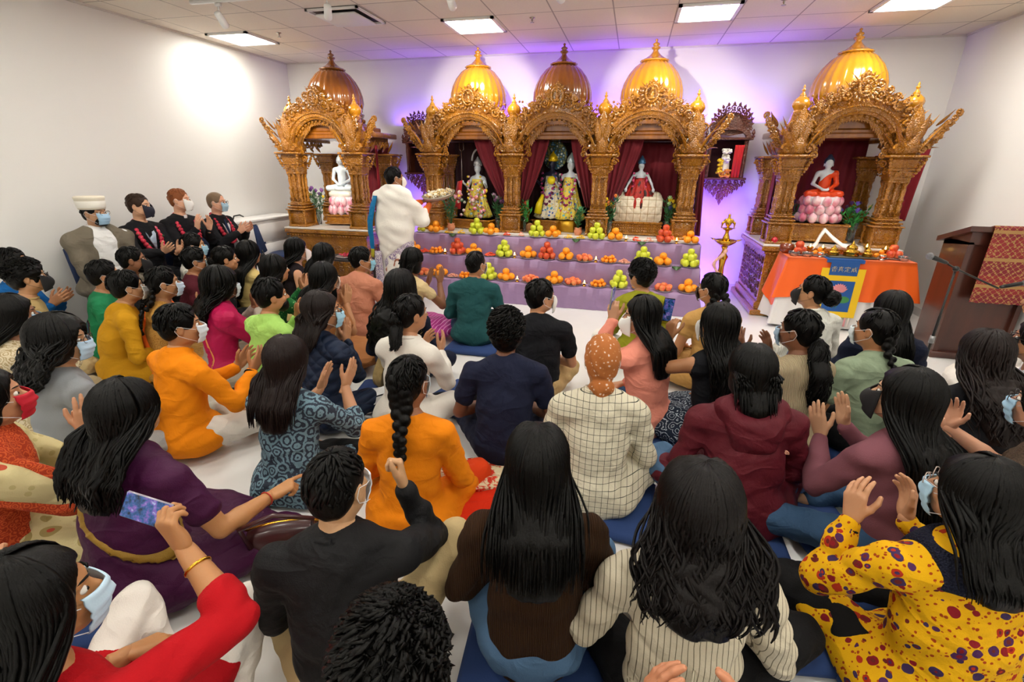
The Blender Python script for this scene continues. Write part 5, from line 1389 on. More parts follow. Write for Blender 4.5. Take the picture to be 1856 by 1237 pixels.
for i in range(5):
    a = 2 * PI * i / 5; leaf(b, (.05 * math.cos(a), .05 * math.sin(a), 1.045), (math.cos(a), math.sin(a), .15), (0, 0, 1), .04, .012, .1)
b.build('upper_tray', BRASS, r)
f = Field((-.09, -.06, 1.03), (.09, .07, 1.24), .005); f.ell((0, 0, 1.11), (.035, .03, .045), .01); f.cone((0, .0, 1.14), (0, .0, 1.19), .02, .012, .01); f.ell((0, .008, 1.195), (.015, .02, .014), .008); f.cone((0, 0, 1.04), (0, 0, 1.10), .012, .014, .01)
for sg in (-1, 1): f.cone((sg * .03, 0, 1.14), (sg * .065, -.01, 1.10), .018, .012, .01); f.cone((sg * .065, -.01, 1.11), (sg * .068, 0, 1.05), .012, .006, .008)
field_mb(f, 1).build('bird_finial', BRASS, r)
b = MB(); rr = random.Random(2)
for k in range(40):
    t = k / 39; a = t * 9; b.ball((-.02 - .05 * math.sin(t * PI) + .03 * math.cos(a), -.06 - .02 * math.sin(a), .80 - .42 * t), rr.uniform(.014, .024), 6, 5)
b.build('flower_garland', mat('pale_pink_blossom', 'efb4a4', rough=.7, vary=.3), r)

# ------------------------------------------------------------------ orange draped table with banner
tx0, tx1, ty0, ty1, tz = 1.74, 2.93, 5.78, 6.12, .78
r = tag(empty('offering_table', (0, 0, 0)), 'table with offerings in front of the right shrine, standing under white and orange cloths', 'table')
MB().box(tx0 + .02, tx1 - .02, ty0 + .02, ty1 - .02, tz - .03, tz, .004).build('table_top', WOODS, r)
for x in (tx0 + .05, tx1 - .09):
    for y in (ty0 + .05, ty1 - .08): MB().box(x, x + .04, y, y + .04, 0, tz - .03).build('leg', WOODS, r, smooth=False)
def table_cloth(x0, x1, y0, y1, z, fz, amp, nf, th=.004, seed=0):
    """draped cloth: flat top and a skirt whose hem height is fz(s, side)"""
    rs = random.Random(seed); per = []; n = 220; W_, D_ = x1 - x0, y1 - y0; P_ = 2 * (W_ + D_)
    for i in range(n):
        s = P_ * i / n
        if s < W_: p = (x0 + s, y0, 0, -1)
        elif s < W_ + D_: p = (x1, y0 + s - W_, 1, 0)
        elif s < 2 * W_ + D_: p = (x1 - (s - W_ - D_), y1, 0, 1)
        else: p = (x0, y1 - (s - 2 * W_ - D_), -1, 0)
        cx, cy = (p[0] - (x0 + x1) / 2) / W_ * 2, (p[1] - (y0 + y1) / 2) / D_ * 2
        cr = max(0, abs(cx) + abs(cy) - 1.6) / .4
        per.append((p, s, cr, (math.copysign(1, cx), math.copysign(1, cy))))
    rings = []
    for j in range(10):
        t = j / 9; ring = []
        for (p, s, cr, sg) in per:
            hem = fz(p[0], p[1]); zz = z - (z - hem) * t
            a = amp * t ** .7 * (math.sin(s * nf + 1.3 * math.sin(s * 3 + seed)) + .4 * math.sin(s * nf * 2.3 + 2)) + .012 * t
            fl = .10 * cr * t
            ring.append((p[0] + p[2] * (a + .006) + sg[0] * fl, p[1] + p[3] * (a + .006) + sg[1] * fl * .5, zz))
        rings.append(ring)
    m = MB(); inner = [[(x * .999 + (x0 + x1) / 2 * .001, y, zz) for x, y, zz in r_] for r_ in rings]
    m.loft([rings[0]] + rings, cap=False)
    m.add([(x, y, z + .001) for x, y, _ in rings[0]], [tuple(range(n))])
    return m
tag(table_cloth(tx0, tx1, ty0, ty1, tz + .003, lambda x, y: .02 + .02 * math.sin(5 * x), .018, 26, seed=3).build('tablecloth', mat('white_tablecloth', 'e9e6e4', rough=.8, bump=('noise', 8, .2, (1, 1, 1)))), 'long white tablecloth hanging to the floor under the orange cloth', 'tablecloth')
OR = mat('orange_satin', 'f9650a', rough=.45, sheen=.2, bump=('noise', 7, .15, (1, 1, 1)))
def ohem(x, y):
    left = max(0, 1 - (x - tx0) / .25); return .36 - .16 * left * (.5 + .5 * math.sin(y * 16)) + .02 * math.sin(7 * x)
_o = table_cloth(tx0 - .012, tx1 + .012, ty0 - .022, ty1 + .01, tz + .009, ohem, .014, 22, seed=5)
tag(_o.build('tablecloth', OR), 'bright orange satin cloth over the white tablecloth on the offering table', 'tablecloth')
# embroidered banner
bx, by = 2.275, ty0 - .052
r = tag(empty('banner', (0, 0, 0)), 'yellow bordered blue banner with an embroidered lotus and four characters on the orange table', 'banner')
YEL = mat('yellow_satin', 'f5c80e', rough=.45); BLU = mat('royal_blue_satin', '14539c', rough=.45, bump=('noise', 60, .1, (1, 1, 1)))
def quad(x0, x1, z0, z1, y, th=.004): return MB().box(x0, x1, y - th, y, z0, z1)
quad(bx - .21, bx + .21, .16, .70, by).build('yellow_border', YEL, r, smooth=False)
quad(bx - .18, bx + .18, .76, tz + .012, by - .001).build('blue_top', BLU, r, smooth=False); MB().box(bx - .18, bx + .18, by - .004, ty0 + .1, tz + .012, tz + .016).build('blue_top_fold', BLU, r, smooth=False)
quad(bx - .135, bx + .135, .625, .77, by - .005).build('blue_title_panel', BLU, r, smooth=False)
quad(bx - .135, bx + .135, .225, .565, by - .005).build('blue_picture_panel', BLU, r, smooth=False)
THR = mat('gold_thread', 'c8b890', rough=.5)
def strokes(cx, cz, s, segs, y, m=THR, nm='embroidered_character', w=.0032):
    b = MB()
    for seg in segs: b.tube([(cx + p[0] * s, y, cz + p[1] * s) for p in seg], w, 5, .5)
    return b.build(nm, m, r)
yy = by - .011
XIANG = [[(-.2, .95), (.3, 1.0)], [(-.45, .75), (.5, .78)], [(0, .97), (0, .5)], [(0, .75), (-.45, .48)], [(0, .75), (.48, .5)], [(-.28, .4), (-.28, 0)], [(-.28, .4), (.3, .4), (.3, 0)], [(-.28, .2), (.3, .2)], [(-.28, 0), (.3, 0)]]
ZHEN = [[(-.4, .9), (.4, .9)], [(0, 1.0), (0, .78)], [(-.25, .78), (-.25, .35)], [(-.25, .78), (.25, .78), (.25, .35)], [(-.25, .64), (.25, .64)], [(-.25, .5), (.25, .5)], [(-.5, .33), (.5, .33)], [(-.15, .28), (-.4, .0)], [(.15, .28), (.4, .0)]]
DING = [[(0, 1.0), (.03, .88)], [(-.45, .65), (-.45, .85), (.45, .85), (.42, .65)], [(-.25, .62), (.28, .62)], [(0, .62), (0, .15)], [(0, .38), (.28, .38)], [(-.2, .42), (-.45, .0)], [(-.3, .25), (0, .08), (.5, .0)]]
JIE = [[(-.45, .75), (.45, .8)], [(.15, 1.0), (.2, .5), (.45, .05), (.5, .2)], [(.42, .55), (.0, .1)], [(-.4, .5), (.0, .53)], [(-.28, .65), (-.3, .3), (-.42, .05)], [(-.1, .68), (-.1, .1)], [(.35, .98), (.45, .9)]]
for k, ch in enumerate((XIANG, ZHEN, DING, JIE)): strokes(bx - .096 + .063 * k, .665, .056, ch, yy)
b = MB()
for k in range(9):
    a = PI * k / 8; leaf(b, (bx, yy + .004, .455), (math.cos(a), 0, .35 + math.sin(a)), (0, -1, 0), .085, .024, .02)
for k in range(5):
    a = PI * (k + 1) / 6; leaf(b, (bx, yy, .45), (math.cos(a), 0, .5 + math.sin(a)), (0, -1, 0), .06, .018, .03)
b.build('embroidered_lotus', mat('pink_thread', 'e08a90', rough=.5, vary=.3), r)
b = MB(); b.tube([(bx, yy + .002, .45), (bx - .01, yy + .002, .36), (bx - .03, yy + .002, .26)], .004, 5); b.tube([(bx + .05, yy + .002, .36), (bx + .0, yy + .002, .26)], .003, 5); b.ball((bx + .06, yy + .003, .36), (.065, .004, .04), 14, 8); b.ball((bx - .07, yy + .003, .31), (.04, .004, .02), 12, 8)
b.build('embroidered_leaf', mat('green_thread', '3f8a48', rough=.5, vary=.3), r)
for k in range(10):
    c_ = ['c8202c', 'c8202c', 'f08820', 'f0a818', 'e8b820', '2c8a3c', '2c8a3c', '2c7a3c', 'e8a0a8', 'e8e0d8'][k]; xx = bx - .16 + .036 * k
    MB().tube([(xx, by - .004, .16), (xx, by - .006, .13), (xx + .002, by - .006, .06)], [.004, .009, .012], 8).build('tassel', mat('tassel_' + c_, c_, rough=.6), r)
# things on the table
zt = tz + .012
def lathe_thing(name, label, cat, x, y, z, prof, m, seg=24, grp=None, part=None):
    o = MB().lathe(prof, seg).build(name, m); o.location = (x, y, z); return tag(o, label, cat, grp)
GB = [(.01, 0), (.035, 0), (.04, .005), (.052, .03), (.056, .05), (.053, .05), (.046, .028), (.03, .008), (.01, .008)]
for x, y, t in ((1.80, 5.86, 'cut glass bowl of water nearest the left corner of the orange table'), (1.93, 5.84, 'second cut glass bowl from the left on the orange table'), (2.85, 5.84, 'cut glass bowl at the right corner of the orange table')):
    lathe_thing('glass_bowl', t, 'bowl', x, y, zt, GB, GLASS)
lathe_thing('wooden_bowl', 'round dark brown bowl at the back left of the orange table', 'bowl', 1.77, 6.04, zt + .0, [(.01, 0), (.04, 0), (.07, .03), (.078, .06), (.07, .10), (.066, .10), (.07, .06), (.04, .02), (.01, .015)], mat('brown_lacquer', '7a3416', rough=.25, coat=.6))
tr = tag(empty('brass_tray', (2.36, 5.90, zt)), 'dark tray holding three brass stupa shaped vessels above the banner', 'tray')
MB().box(-.22, .24, -.09, .10, 0, .02, .006).build('tray', mat('dark_tray', '4a4438', rough=.4), tr)
for x, s, t in ((2.20, .9, 'brass domed vessel at the left of the dark tray'), (2.37, 1.25, 'large brass domed vessel in the middle of the dark tray'), (2.53, .85, 'brass domed vessel at the right of the dark tray')):
    o = MB().lathe([(r_ * s, z_ * s) for r_, z_ in [(.01, 0), (.055, 0), (.06, .01), (.05, .025), (.062, .03), (.06, .045), (.035, .055), (.042, .065), (.035, .085), (.015, .095), (.018, .10), (.006, .115), (.002, .13)]], 24, flute=(12, .04)).build('brass_vessel', BRASS); o.location = (x, 5.90, zt + .0205); tag(o, t, 'vessel')
def tlamp(x, y, h, t):
    r_ = tag(empty('butter_lamp', (x, y, zt)), t, 'oil lamp')
    MB().lathe([(.005, 0), (.03, 0), (.02, .012), (.012, .03), (.014, h - .03), (.034, h - .008), (.036, h), (.03, h - .004), (.006, h - .012)], 20).build('cup', BRASS, r_)
    MB().lathe([(.002, h - .008), (.008, h), (.006, h + .012), (.001, h + .03)], 10).build('flame', FLAME, r_)
tlamp(1.99, 5.99, .09, 'brass cup lamp burning left of the white scarf'); tlamp(2.12, 6.0, .085, 'brass cup lamp burning just left of the tray'); tlamp(1.875, 6.02, .11, 'brass cup lamp burning above the red apple'); tlamp(2.72, 5.98, .10, 'brass cup lamp burning at the right of the orange table'); tlamp(2.56, 6.03, .11, 'brass cup lamp burning behind the right vessel')
for x, y, t in ((2.05, 5.83, 'small silver cup in front of the mandarins'), (2.64, 5.82, 'small silver cup on the right half of the table')):
    lathe_thing('silver_cup', t, 'cup', x, y, zt, [(.01, 0), (.025, 0), (.02, .01), (.012, .02), (.03, .04), (.034, .055), (.031, .055), (.02, .035), (.01, .03)], mat('silver', 'd4d0cc', rough=.2, metal=1), 20)
rs = random.Random(12)
def tpl(x, y, t, r=.10):
    o = PM.copy(); C.objects.link(o); o.location = (x, y, zt); o.scale = (r / .115,) * 3; tag(o, t, 'plate')
tpl(1.87, 5.95, 'metal plate of red and peach coloured fruit at the left of the orange table'); tpl(2.06, 5.92, 'metal plate of small mandarins on the orange table', .08); tpl(2.66, 5.93, 'metal plate of mandarins beside the right brass vessel', .085); tpl(2.80, 5.95, 'metal plate of red fruit at the right of the orange table', .09)
for x, y, z in ((1.85, 5.93, .045), (1.91, 5.97, .045), (1.87, 5.95, .11)): fruit('red_apple', (x, y, zt + z), 'red fruit on the plate at the left of the orange table', 'red fruit at the left of the orange table', rs)
for x, y, z in ((2.77, 5.95, .045), (2.84, 5.95, .045), (2.80, 5.98, .11)): fruit('red_apple', (x, y, zt + z), 'red fruit on the plate at the right of the orange table', 'red fruit at the right of the orange table', rs)
for px, c in ((2.06, 'left'), (2.66, 'right')):
    for k in range(5): fruit('kumquat', (px + (-.04, 0, .04, -.02, .02)[k], 5.92 + (.0, -.03, .0, .03, .03)[k], zt + .035 + (.0 if k < 4 else .035)), 'small mandarin on the plate in the %s half of the orange table' % c, 'mandarins in the %s half of the orange table' % c, rs)
b = MB(); rg = []; pth = [(2.02, 6.02, .10), (2.08, 6.10, .14), (2.14, 6.22, .20), (2.20, 6.30, .27), (2.26, 6.22, .20), (2.34, 6.12, .13), (2.44, 6.05, .11), (2.54, 6.06, .09)]
for i, p in enumerate(pth): rg.append([(p[0] - .004, p[1] - .05, tz + p[2] - .03), (p[0], p[1] - .02, tz + p[2] + .01), (p[0] + .004, p[1] + .05, tz + p[2]), (p[0] + .004, p[1] + .048, tz + p[2] - .012), (p[0], p[1] - .02, tz + p[2] - .004), (p[0] - .004, p[1] - .048, tz + p[2] - .04)])
tag(b.loft(rg).build('white_scarf', mat('white_silk', 'efe9e2', rough=.4)), 'white ceremonial scarf folded over a stand behind the table', 'scarf')
tag(MB().ball((1.68, 6.24, .905), (.036, .036, .040), 14, 10).build('glass_candle_holder', mat('red_glass', 'c00c20', rough=.1, coat=.5)), 'round red glass candle holder on the corner of the right shrine base', 'candle holder')
# second small table by the left shrine
r = tag(empty('side_table', (-3.60, 5.62, 0)), 'low dark side table with offerings in front of the left shrine', 'table')
MB().box(-.6, .45, -.16, .18, .50, .53, .004).build('table_top', mat('dark_table', '2a211e', rough=.5), r)
for x in (-.56, .41):
    for y in (-.13, .13): MB().box(x, x + .035, y, y + .035, 0, .50).build('leg', mat('dark_table', '2a211e', rough=.5), r, smooth=False)
o = PM.copy(); C.objects.link(o); o.location = (-3.62, 5.62, .531); o.scale = (1.3,) * 3; tag(o, 'silver plate with red petals on the low dark side table', 'plate')
b = MB(); rs = random.Random(6)
for k in range(60): b.ball((-3.62 + rs.uniform(-.1, .1), 5.62 + rs.uniform(-.07, .07), .555 + rs.uniform(0, .02)), (.014, .012, .007), 6, 4)
tag(b.build('petals', mat('red_petals', 'c8203c', rough=.6, vary=.3)), 'red rose petals on the silver plate by the left shrine', 'offering', kind='stuff')
lathe_thing('glass_tumbler', 'clear glass tumbler on the low dark side table', 'glass', -3.40, 5.66, .531, [(.01, 0), (.028, 0), (.034, .10), (.031, .10), (.026, .008), (.01, .008)], GLASS)
# ------------------------------------------------------------------ lectern
LW = mat('lectern_wood', '3a1a12', rough=.35, coat=.5, pattern=('wood', '4e2418', 1.5))
r = tag(empty('lectern', (0, 0, 0)), 'dark brown wooden lectern by the right wall with a brocade cloth', 'lectern')
lx0, lx1, ly0, ly1 = 2.95, 3.52, 5.10, 5.46
MB().box(lx0, lx0 + .04, ly0, ly1, .06, 1.10).build('side_panel', LW, r, smooth=False); MB().box(lx1 - .04, lx1, ly0, ly1, .06, 1.10).build('side_panel', LW, r, smooth=False)
MB().box(lx0 + .04, lx1 - .04, ly0 + .03, ly0 + .06, .06, 1.12).build('front_panel', LW, r, smooth=False)
MB().box(lx0 - .02, lx1 + .02, ly0 - .02, ly1 + .02, 0, .065, .006).build('plinth', LW, r)
b = MB(); b.loft([[(lx0 - .05, ly0 - .05, 1.20), (lx1 + .04, ly0 - .05, 1.20), (lx1 + .04, ly1 + .03, 1.06), (lx0 - .05, ly1 + .03, 1.06)], [(lx0 - .05, ly0 - .05, 1.245), (lx1 + .04, ly0 - .05, 1.245), (lx1 + .04, ly1 + .03, 1.105), (lx0 - .05, ly1 + .03, 1.105)]]); b.build('desk_top', LW, r, smooth=False)
b = MB(); b.loft([[(lx0 - .0, ly0 + .0, 1.08), (lx1, ly0, 1.08), (lx1, ly1, 1.04), (lx0, ly1, 1.04)], [(lx0, ly0, 1.20), (lx1, ly0, 1.20), (lx1, ly1, 1.07), (lx0, ly1, 1.07)]]); b.build('top_frame', LW, r, smooth=False)
BRO = mat('red_gold_brocade', '7c1424', rough=.55, pattern=('brocade', 'a88048', '8c1c24'), bump=('noise', 120, .2, (1, 1, 1)))
b = MB(); rg = []
for i in range(30):
    x = lx0 + .115 + (lx1 + .02 - lx0 - .115) * i / 29; wv = .004 * math.sin(i * .9)
    rg.append([(x, ly1 + .01, 1.120), (x, ly0 - .048, 1.256), (x, ly0 - .068, 1.24), (x, ly0 - .066 + wv, .9), (x, ly0 - .064 + wv, .575 + .004 * math.sin(i * 1.3)), (x, ly0 - .058 + wv, .575), (x, ly0 - .060 + wv, .9), (x, ly0 - .060, 1.23), (x, ly0 - .046, 1.250), (x, ly1 + .01, 1.114)])
tag(b.loft(rg).build('brocade_cloth', BRO, None, angle=50), 'red and gold patterned brocade cloth draped over the lectern', 'cloth')
BLK = mat('black_metal', '141414', rough=.4)
def mic(p, d, label):
    r_ = tag(empty('microphone', (0, 0, 0)), label, 'microphone'); p = Vector(p); d = Vector(d).normalized()
    MB().tube([p, p + d * .02, p + d * .13, p + d * .14], [.010, .014, .017, .012], 12).build('handle', BLK, r_)
    MB().ball(p + d * .165, .026, 12, 8).build('grille', mat('mic_grille', '8c8c90', rough=.35, metal=.8, bump=('voronoi', 300, .6, (1, 1, 1))), r_)
r = tag(empty('microphone_stand', (2.43, 4.25, 0)), 'black microphone stand with a long boom in front of the lectern', 'microphone stand')
MB().tube([(0, 0, .02), (0, 0, .62), (0, 0, .63), (0, 0, 1.0)], [.011, .011, .008, .008], 12).build('pole', BLK, r); MB().tube([(0, 0, .40), (0, 0, .46)], .018, 12).build('clutch', mat('grey_metal', '8c8c8c', rough=.4, metal=.6), r)
for k in range(3):
    a = 2 * PI * k / 3 + .6; MB().tube([(0, 0, .10), (.28 * math.cos(a), .28 * math.sin(a), .012)], .009, 8).build('leg', BLK, r)
MB().tube([(-.08, -.03, 1.04), (0, 0, 1.0), (.34, .05, .86)], .007, 8).build('boom', BLK, r)
MB().ball((0, 0, 1.0), .022, 10, 8).build('clamp', BLK, r)
mic((2.345, 4.215, 1.045), (-1, -.3, .35), 'thin black microphone at the raised end of the boom'); mic((2.78, 4.30, .87), (1, .1, .25), 'grey-headed microphone at the lower right end of the boom')
r = tag(empty('gooseneck_microphone', (3.40, 5.22, 1.21)), 'black microphone clip on a thin arm above the lectern at the right edge', 'microphone')
MB().tube([(0, 0, 0), (-.02, -.1, .12), (-.12, -.3, .26), (-.30, -.46, .30)], .007, 8).build('arm', BLK, r); MB().tube([(-.30, -.46, .30), (-.36, -.50, .32)], [.014, .018], 10).build('clip', BLK, r)
# ------------------------------------------------------------------ navy chair and white cabinet by the left wall
NAVY = mat('navy_fabric', '1d2f56', rough=.85, bump=('noise', 150, .15, (1, 1, 1)))
def chair(x, y, rz, label, grp=None):
    r_ = tag(empty('banquet_chair', (x, y, 0), rz), label, 'chair', grp)
    MB().box(-.22, .22, -.22, .22, .42, .48, .02).build('seat', NAVY, r_)
    b_ = MB().box(-.21, .21, -.03, .02, .50, .90, .015); b_.xf(Matrix.Translation((0, -.20, 0)) @ Matrix.Rotation(math.radians(6), 4, 'X')); b_.build('backrest', NAVY, r_)
    for sx in (-1, 1):
        MB().tube([(sx * .19, .19, .42), (sx * .20, .21, .0)], .012, 8).build('leg', BLK, r_); MB().tube([(sx * .19, -.19, .42), (sx * .20, -.24, .0)], .012, 8).build('leg', BLK, r_)
        MB().tube([(sx * .20, -.20, .42), (sx * .20, -.24, .55)], .010, 8).build('back_bracket', BLK, r_)
    return r_
chair(-4.85, 5.95, math.radians(-70), 'empty navy blue fabric chair between the white cabinet and the left shrine')
r = tag(empty('white_cabinet', (0, 0, 0)), 'low white cabinet with drawers against the left wall', 'cabinet'); WC = mat('white_laminate', 'e8e6e4', rough=.4)
MB().box(-5.44, -5.08, 5.35, 6.55, .0, .93).build('body', WC, r, smooth=False); MB().box(-5.45, -5.05, 5.33, 6.57, .93, .965, .004).build('top', WC, r)
for k in range(3): MB().box(-5.082, -5.062, 5.38, 6.52, .08 + .28 * k, .33 + .28 * k, .003).build('drawer', WC, r)
tag(MB().tube([(-5.25, 5.52, .97), (-5.24, 5.54, 1.02), (-5.2, 5.6, 1.03), (-5.22, 5.68, 1.0)], .010, 6).build('cable_adapter', BLK), 'small black and white object lying on the white cabinet', 'adapter')
# floor cushions
CUSH = mat('navy_cushion', '1e3a6e', rough=.85, bump=('noise', 150, .12, (1, 1, 1)))
_cu = None
def cushion(x, y, rz=0, label=None, s=.46):
    global _cu
    if _cu is None: _cu = MB().box(-.25, .25, -.25, .25, .0, .055, .018).build('floor_cushion', CUSH); o = _cu
    else: o = _cu.copy(); C.objects.link(o)
    o.location = (x, y, .001); o.rotation_euler = (0, 0, rz); tag(o, label or 'square navy floor cushion under a seated person', 'cushion', 'navy floor cushions')
    return o
# ------------------------------------------------------------------ the gathering
def cl(name, c, **k):
    k.setdefault('bump', ('cloth', 4.5, .6, (1, 1, 1))); k.setdefault('rough', .85); k.setdefault('sheen', .0); k.setdefault('spec', .22)
    return mat('cloth_' + name, c, **k)
JEANS = cl('denim', '34506f', vary=.3); LJEANS = cl('light_denim', '4c6a8a', vary=.3); BLACKT = cl('black', '0e0e10'); NAVYT = cl('navy', '141a2e')
KHAKI = cl('khaki', 'b8a276'); WHITET = cl('white', 'e8e4de')
ROSE = mat('red_roses', 'c01c3c', rough=.6, pattern=('noise', 16, [(.35, '9c1028'), (.55, 'd8304c'), (.7, 'f08098')], (1, 1, 1)))
def make_garland(I):
    b = MB(); lf = MB(); N, H = I['N'], I['H']; rd = I['rnd']; n = 30
    for i in range(n + 1):
        t = i / n; a = 2 * PI * t
        x = .105 * math.sin(a) * (1 if True else 1); fy = math.cos(a)       # fy=1 back of neck, -1 chest bottom
        z = N.z + .040 - (.33 * (.5 - .5 * fy) ** 1.3); y = N.y - .07 + (.232 * (.5 - .5 * fy) ** .55)
        p = Vector((x, y, z)); b.ball(p, .025, 8, 6)
        for k in range(5):
            d = Vector((rd.gauss(0, 1), rd.gauss(0, 1), rd.gauss(0, 1))).normalized(); b.ball(p + d * .013, .013, 6, 4)
        if i % 3 == 1: leaf(lf, p, (math.cos(i), .5, -.3), (0, 1, 0), .04, .010, .2)
    g = b.build('flower_garland', ROSE, I['root']); lf.build('garland_leaves', FOL, g)
def torso_field(I, infl, h=.0125, low=True):
    P, M_, N, S, E, bw = I['P'], I['M'], I['N'], I['S'], I['E'], I['bw']
    f = Field((-.36, -.36, .0), (.36, .38, N.z + .12), h)
    f.cone(P, M_, .160 * bw + infl, .140 * bw + infl, .04, (1, .74, 1)); f.cone(M_, N + Vector((0, -.005, -.11)), .140 * bw + infl, .158 * bw + infl, .05, (1, .70, 1))
    f.cone(S[-1] + Vector((.035, -.012, .0)), S[1] + Vector((-.035, -.012, 0)), .07 + infl, .07 + infl, .05, (1, .95, 1))
    f.cone(N + Vector((0, -.005, -.005)), S[-1] + Vector((0, -.005, .002)), .058 + infl, .050 + infl, .03); f.cone(N + Vector((0, -.005, -.005)), S[1] + Vector((0, -.005, .002)), .058 + infl, .050 + infl, .03)
    if low: f.ell(P + Vector((0, .02, -.03)), (.222 * bw + infl, .20 + infl, .14), .05)
    return f
def drape(I, nrm, off, wid, m, name, infl=.018, low=True, fold=.004, zmin=.02, freq=70, arm=None):
    """pleated cloth lying over the torso between two parallel planes"""
    f = torso_field(I, infl, low=low)
    if arm is not None:
        s = arm; f.cone(I['S'][s], I['E'][s], .062 + infl, .055 + infl, .03)
    n = np.array(nrm, float); n /= np.linalg.norm(n)
    f.disp(lambda x, y, z: fold * np.sin((x * n[0] + y * n[1] + z * n[2]) * freq + 2 * np.sin(9 * z)))
    f.halfcut(tuple(n), off + wid); f.halfcut(tuple(-n), -(off - wid)); f.halfcut((0, 0, -1), -zmin)
    return field_mb(f, 1).build(name, m, I['root'])
def phone(p, d, n, label, case='2a2c30', screen=True, s=1.):
    """a phone standing along d with its screen facing n"""
    r = tag(empty('phone', (0, 0, 0)), label, 'phone'); R_ = aim(d, n).to_4x4(); T = Matrix.Translation(Vector(p)) @ R_ @ Matrix.Scale(s, 4)
    b = MB().box(-.037, .037, -.0045, .0045, -.076, .076, .004).xf(T); b.build('case', mat('phone_case_' + case, case, rough=.25, coat=.5), r)
    b = MB().box(-.034, .034, .0046, .0054, -.072, .072).xf(T)
    b.build('screen', mat('phone_screen', '1a2c4c', rough=.1, emis=None, pattern=('noise', 40, [(.35, '0a0c18'), (.5, '2c5ca0'), (.6, '7a5cc0'), (.7, 'a8c8e8')], (1, 1, 1)) ), r, smooth=False)
    b = MB().box(-.032, -.006, -.0066, -.0046, .040, .070, .001).xf(T); b.build('camera_bump', mat('phone_lens_plate', '1c1c20', rough=.2), r)
    for z in (.063, .047): MB().join(MB().ball((-.022, -.007, z), (.006, .002, .006), 8, 6), T).build('lens', mat('lens_black', '050508', rough=.05), r)
    return r
def bangle(I, s, m, r=.033, t=.35, th=.0035, name='bracelet'):
    E, W = I['E'][s], I['W'][s]; d = (W - E).normalized(); u = d.orthogonal().normalized(); v = d.cross(u); c = E.lerp(W, 1 - t * .3)
    MB().tube([c + u * r * math.cos(a) + v * r * math.sin(a) for a in [2 * PI * k / 18 for k in range(19)]], th, 6, cap=False).build(name, m, I['root'])
GOLDM = mat('gold', 'd8a83c', rough=.25, metal=1)
BL, WH, BK, NV = ('a9cdea', 'flat'), ('f0efec', 'kn'), ('17171a', 'kn'), ('1b1d2e', 'kn')
def mp_(*a, **k): return make_person('person', *a, **k)

# --- guests on chairs along the left wall
A_ = [(-5.0, 3.60, 1.24), (-5.0, 4.06, 1.27), (-5.0, 4.55, 1.30), (-5.0, 5.06, 1.24)]
TAUPE = cl('taupe_robe', '726a5c'); SUIT = cl('dark_suit', '17171b'); 
GR = 'guests seated on chairs along the left wall'
def seated(i, label, **k):
    x, y, z = A_[i]; return make_person('person', x, y, label, face=k.pop('face', 72), sit='chair', hz=z, group=GR, lean=.02, bw=k.pop('bw', 1.08), hem='short', **k)
I = seated(0, 'bearded person in white hat, grey-brown robe and blue mask on a chair', hair=('crop',), top=(cl('white_tunic', 'e6e6e6'), 'white_tunic'), bottom=TAUPE, mask=BL, glasses=True, beard=True, arms='lap', skin_c='b98a68', bw=1.24, head=(26, 0), face=106)
# open robe over the tunic: torso shell with the front left open
f = torso_field(I, .016, .0115, low=True)
for s in (-1, 1):
    f.cone(I['S'][s], I['E'][s], .082, .075, .02); f.cone(I['E'][s], I['E'][s].lerp(I['W'][s], .8), .072, .058, .02); f.cone(I['hip'][s], Vector(I['kn'][s][0]), .13, .10, .05)
f.cone(I['N'] + Vector((0, .15, .06)), I['P'] + Vector((0, .22, .06)), .095, .12, .01, op='cut'); f.ell(I['N'] + Vector((0, .02, .08)), (.075, .085, .07), .01, op='cut')
f.disp(lambda x, y, z: .005 * (np.sin(40 * z + 14 * x) + np.sin(26 * x + 30 * y)))
field_mb(f, 1).build('robe', TAUPE, I['root'])
Hh = I['H']; b = MB().join(MB().lathe([(.094, .030), (.099, .040), (.110, .128), (.113, .142), (.105, .150), (.02, .153)], 32, (0, -.012, 0), sy=1.12), to4(I['Rh'], Hh)); b.build('white_hat', mat('cream_felt', 'e6decb', rough=.9), I['root'])
b = MB().join(MB().lathe([(.1015, .046), (.104, .052), (.1110, .104), (.109, .108)], 32, (0, -.012, 0), sy=1.12, cap=False), to4(I['Rh'], Hh)); b.build('hat_band', mat('white_felt', 'f2eee4', rough=.9), I['root'])
def suit_details(I, shirt='c4d4e8', tie=None, collar_only=False):
    N, M_ = I['N'], I['M']; b = MB()
    pts = [(-.045, .112, -.035), (.045, .112, -.035), (.002, .150, -.26)]
    f = [(N.x + a, N.y + c_, N.z + d) for a, c_, d in [(-.055, .060, .0), (.055, .060, .0), (.045, .125, -.09), (.0, .150, -.26), (-.045, .125, -.09)]]
    g = [(a, c_ - .02, d) for a, c_, d in f]; b.loft([g, f]); b.build('shirt_front', cl('shirt_' + shirt, shirt), I['root'])
    if tie:
        b = MB(); b.loft([[(N.x - .012, N.y + .098, N.z - .015), (N.x + .012, N.y + .098, N.z - .015), (N.x + .012, N.y + .085, N.z - .015), (N.x - .012, N.y + .085, N.z - .015)], [(N.x - .022, N.y + .160, N.z - .25), (N.x + .022, N.y + .160, N.z - .25), (N.x + .022, N.y + .145, N.z - .25), (N.x - .022, N.y + .145, N.z - .25)]]); b.build('tie', cl('tie', tie), I['root'])
I = seated(1, 'brown-haired person in dark suit with red rose garland and navy mask on a chair', hair=('crop',), hair_c='33231a', top=(SUIT, 'jacket'), bottom=SUIT, mask=NV, skin_c='d9a684', garland=True, head=(22, 0), face=92,
           arms={'R': (.13, .40, .83, 'open', (.05, .9, .45), (-.7, 0, .6)), 'L': (-.06, .36, .80, 'open', (0, .8, .6), (.8, .1, .5))}); suit_details(I)
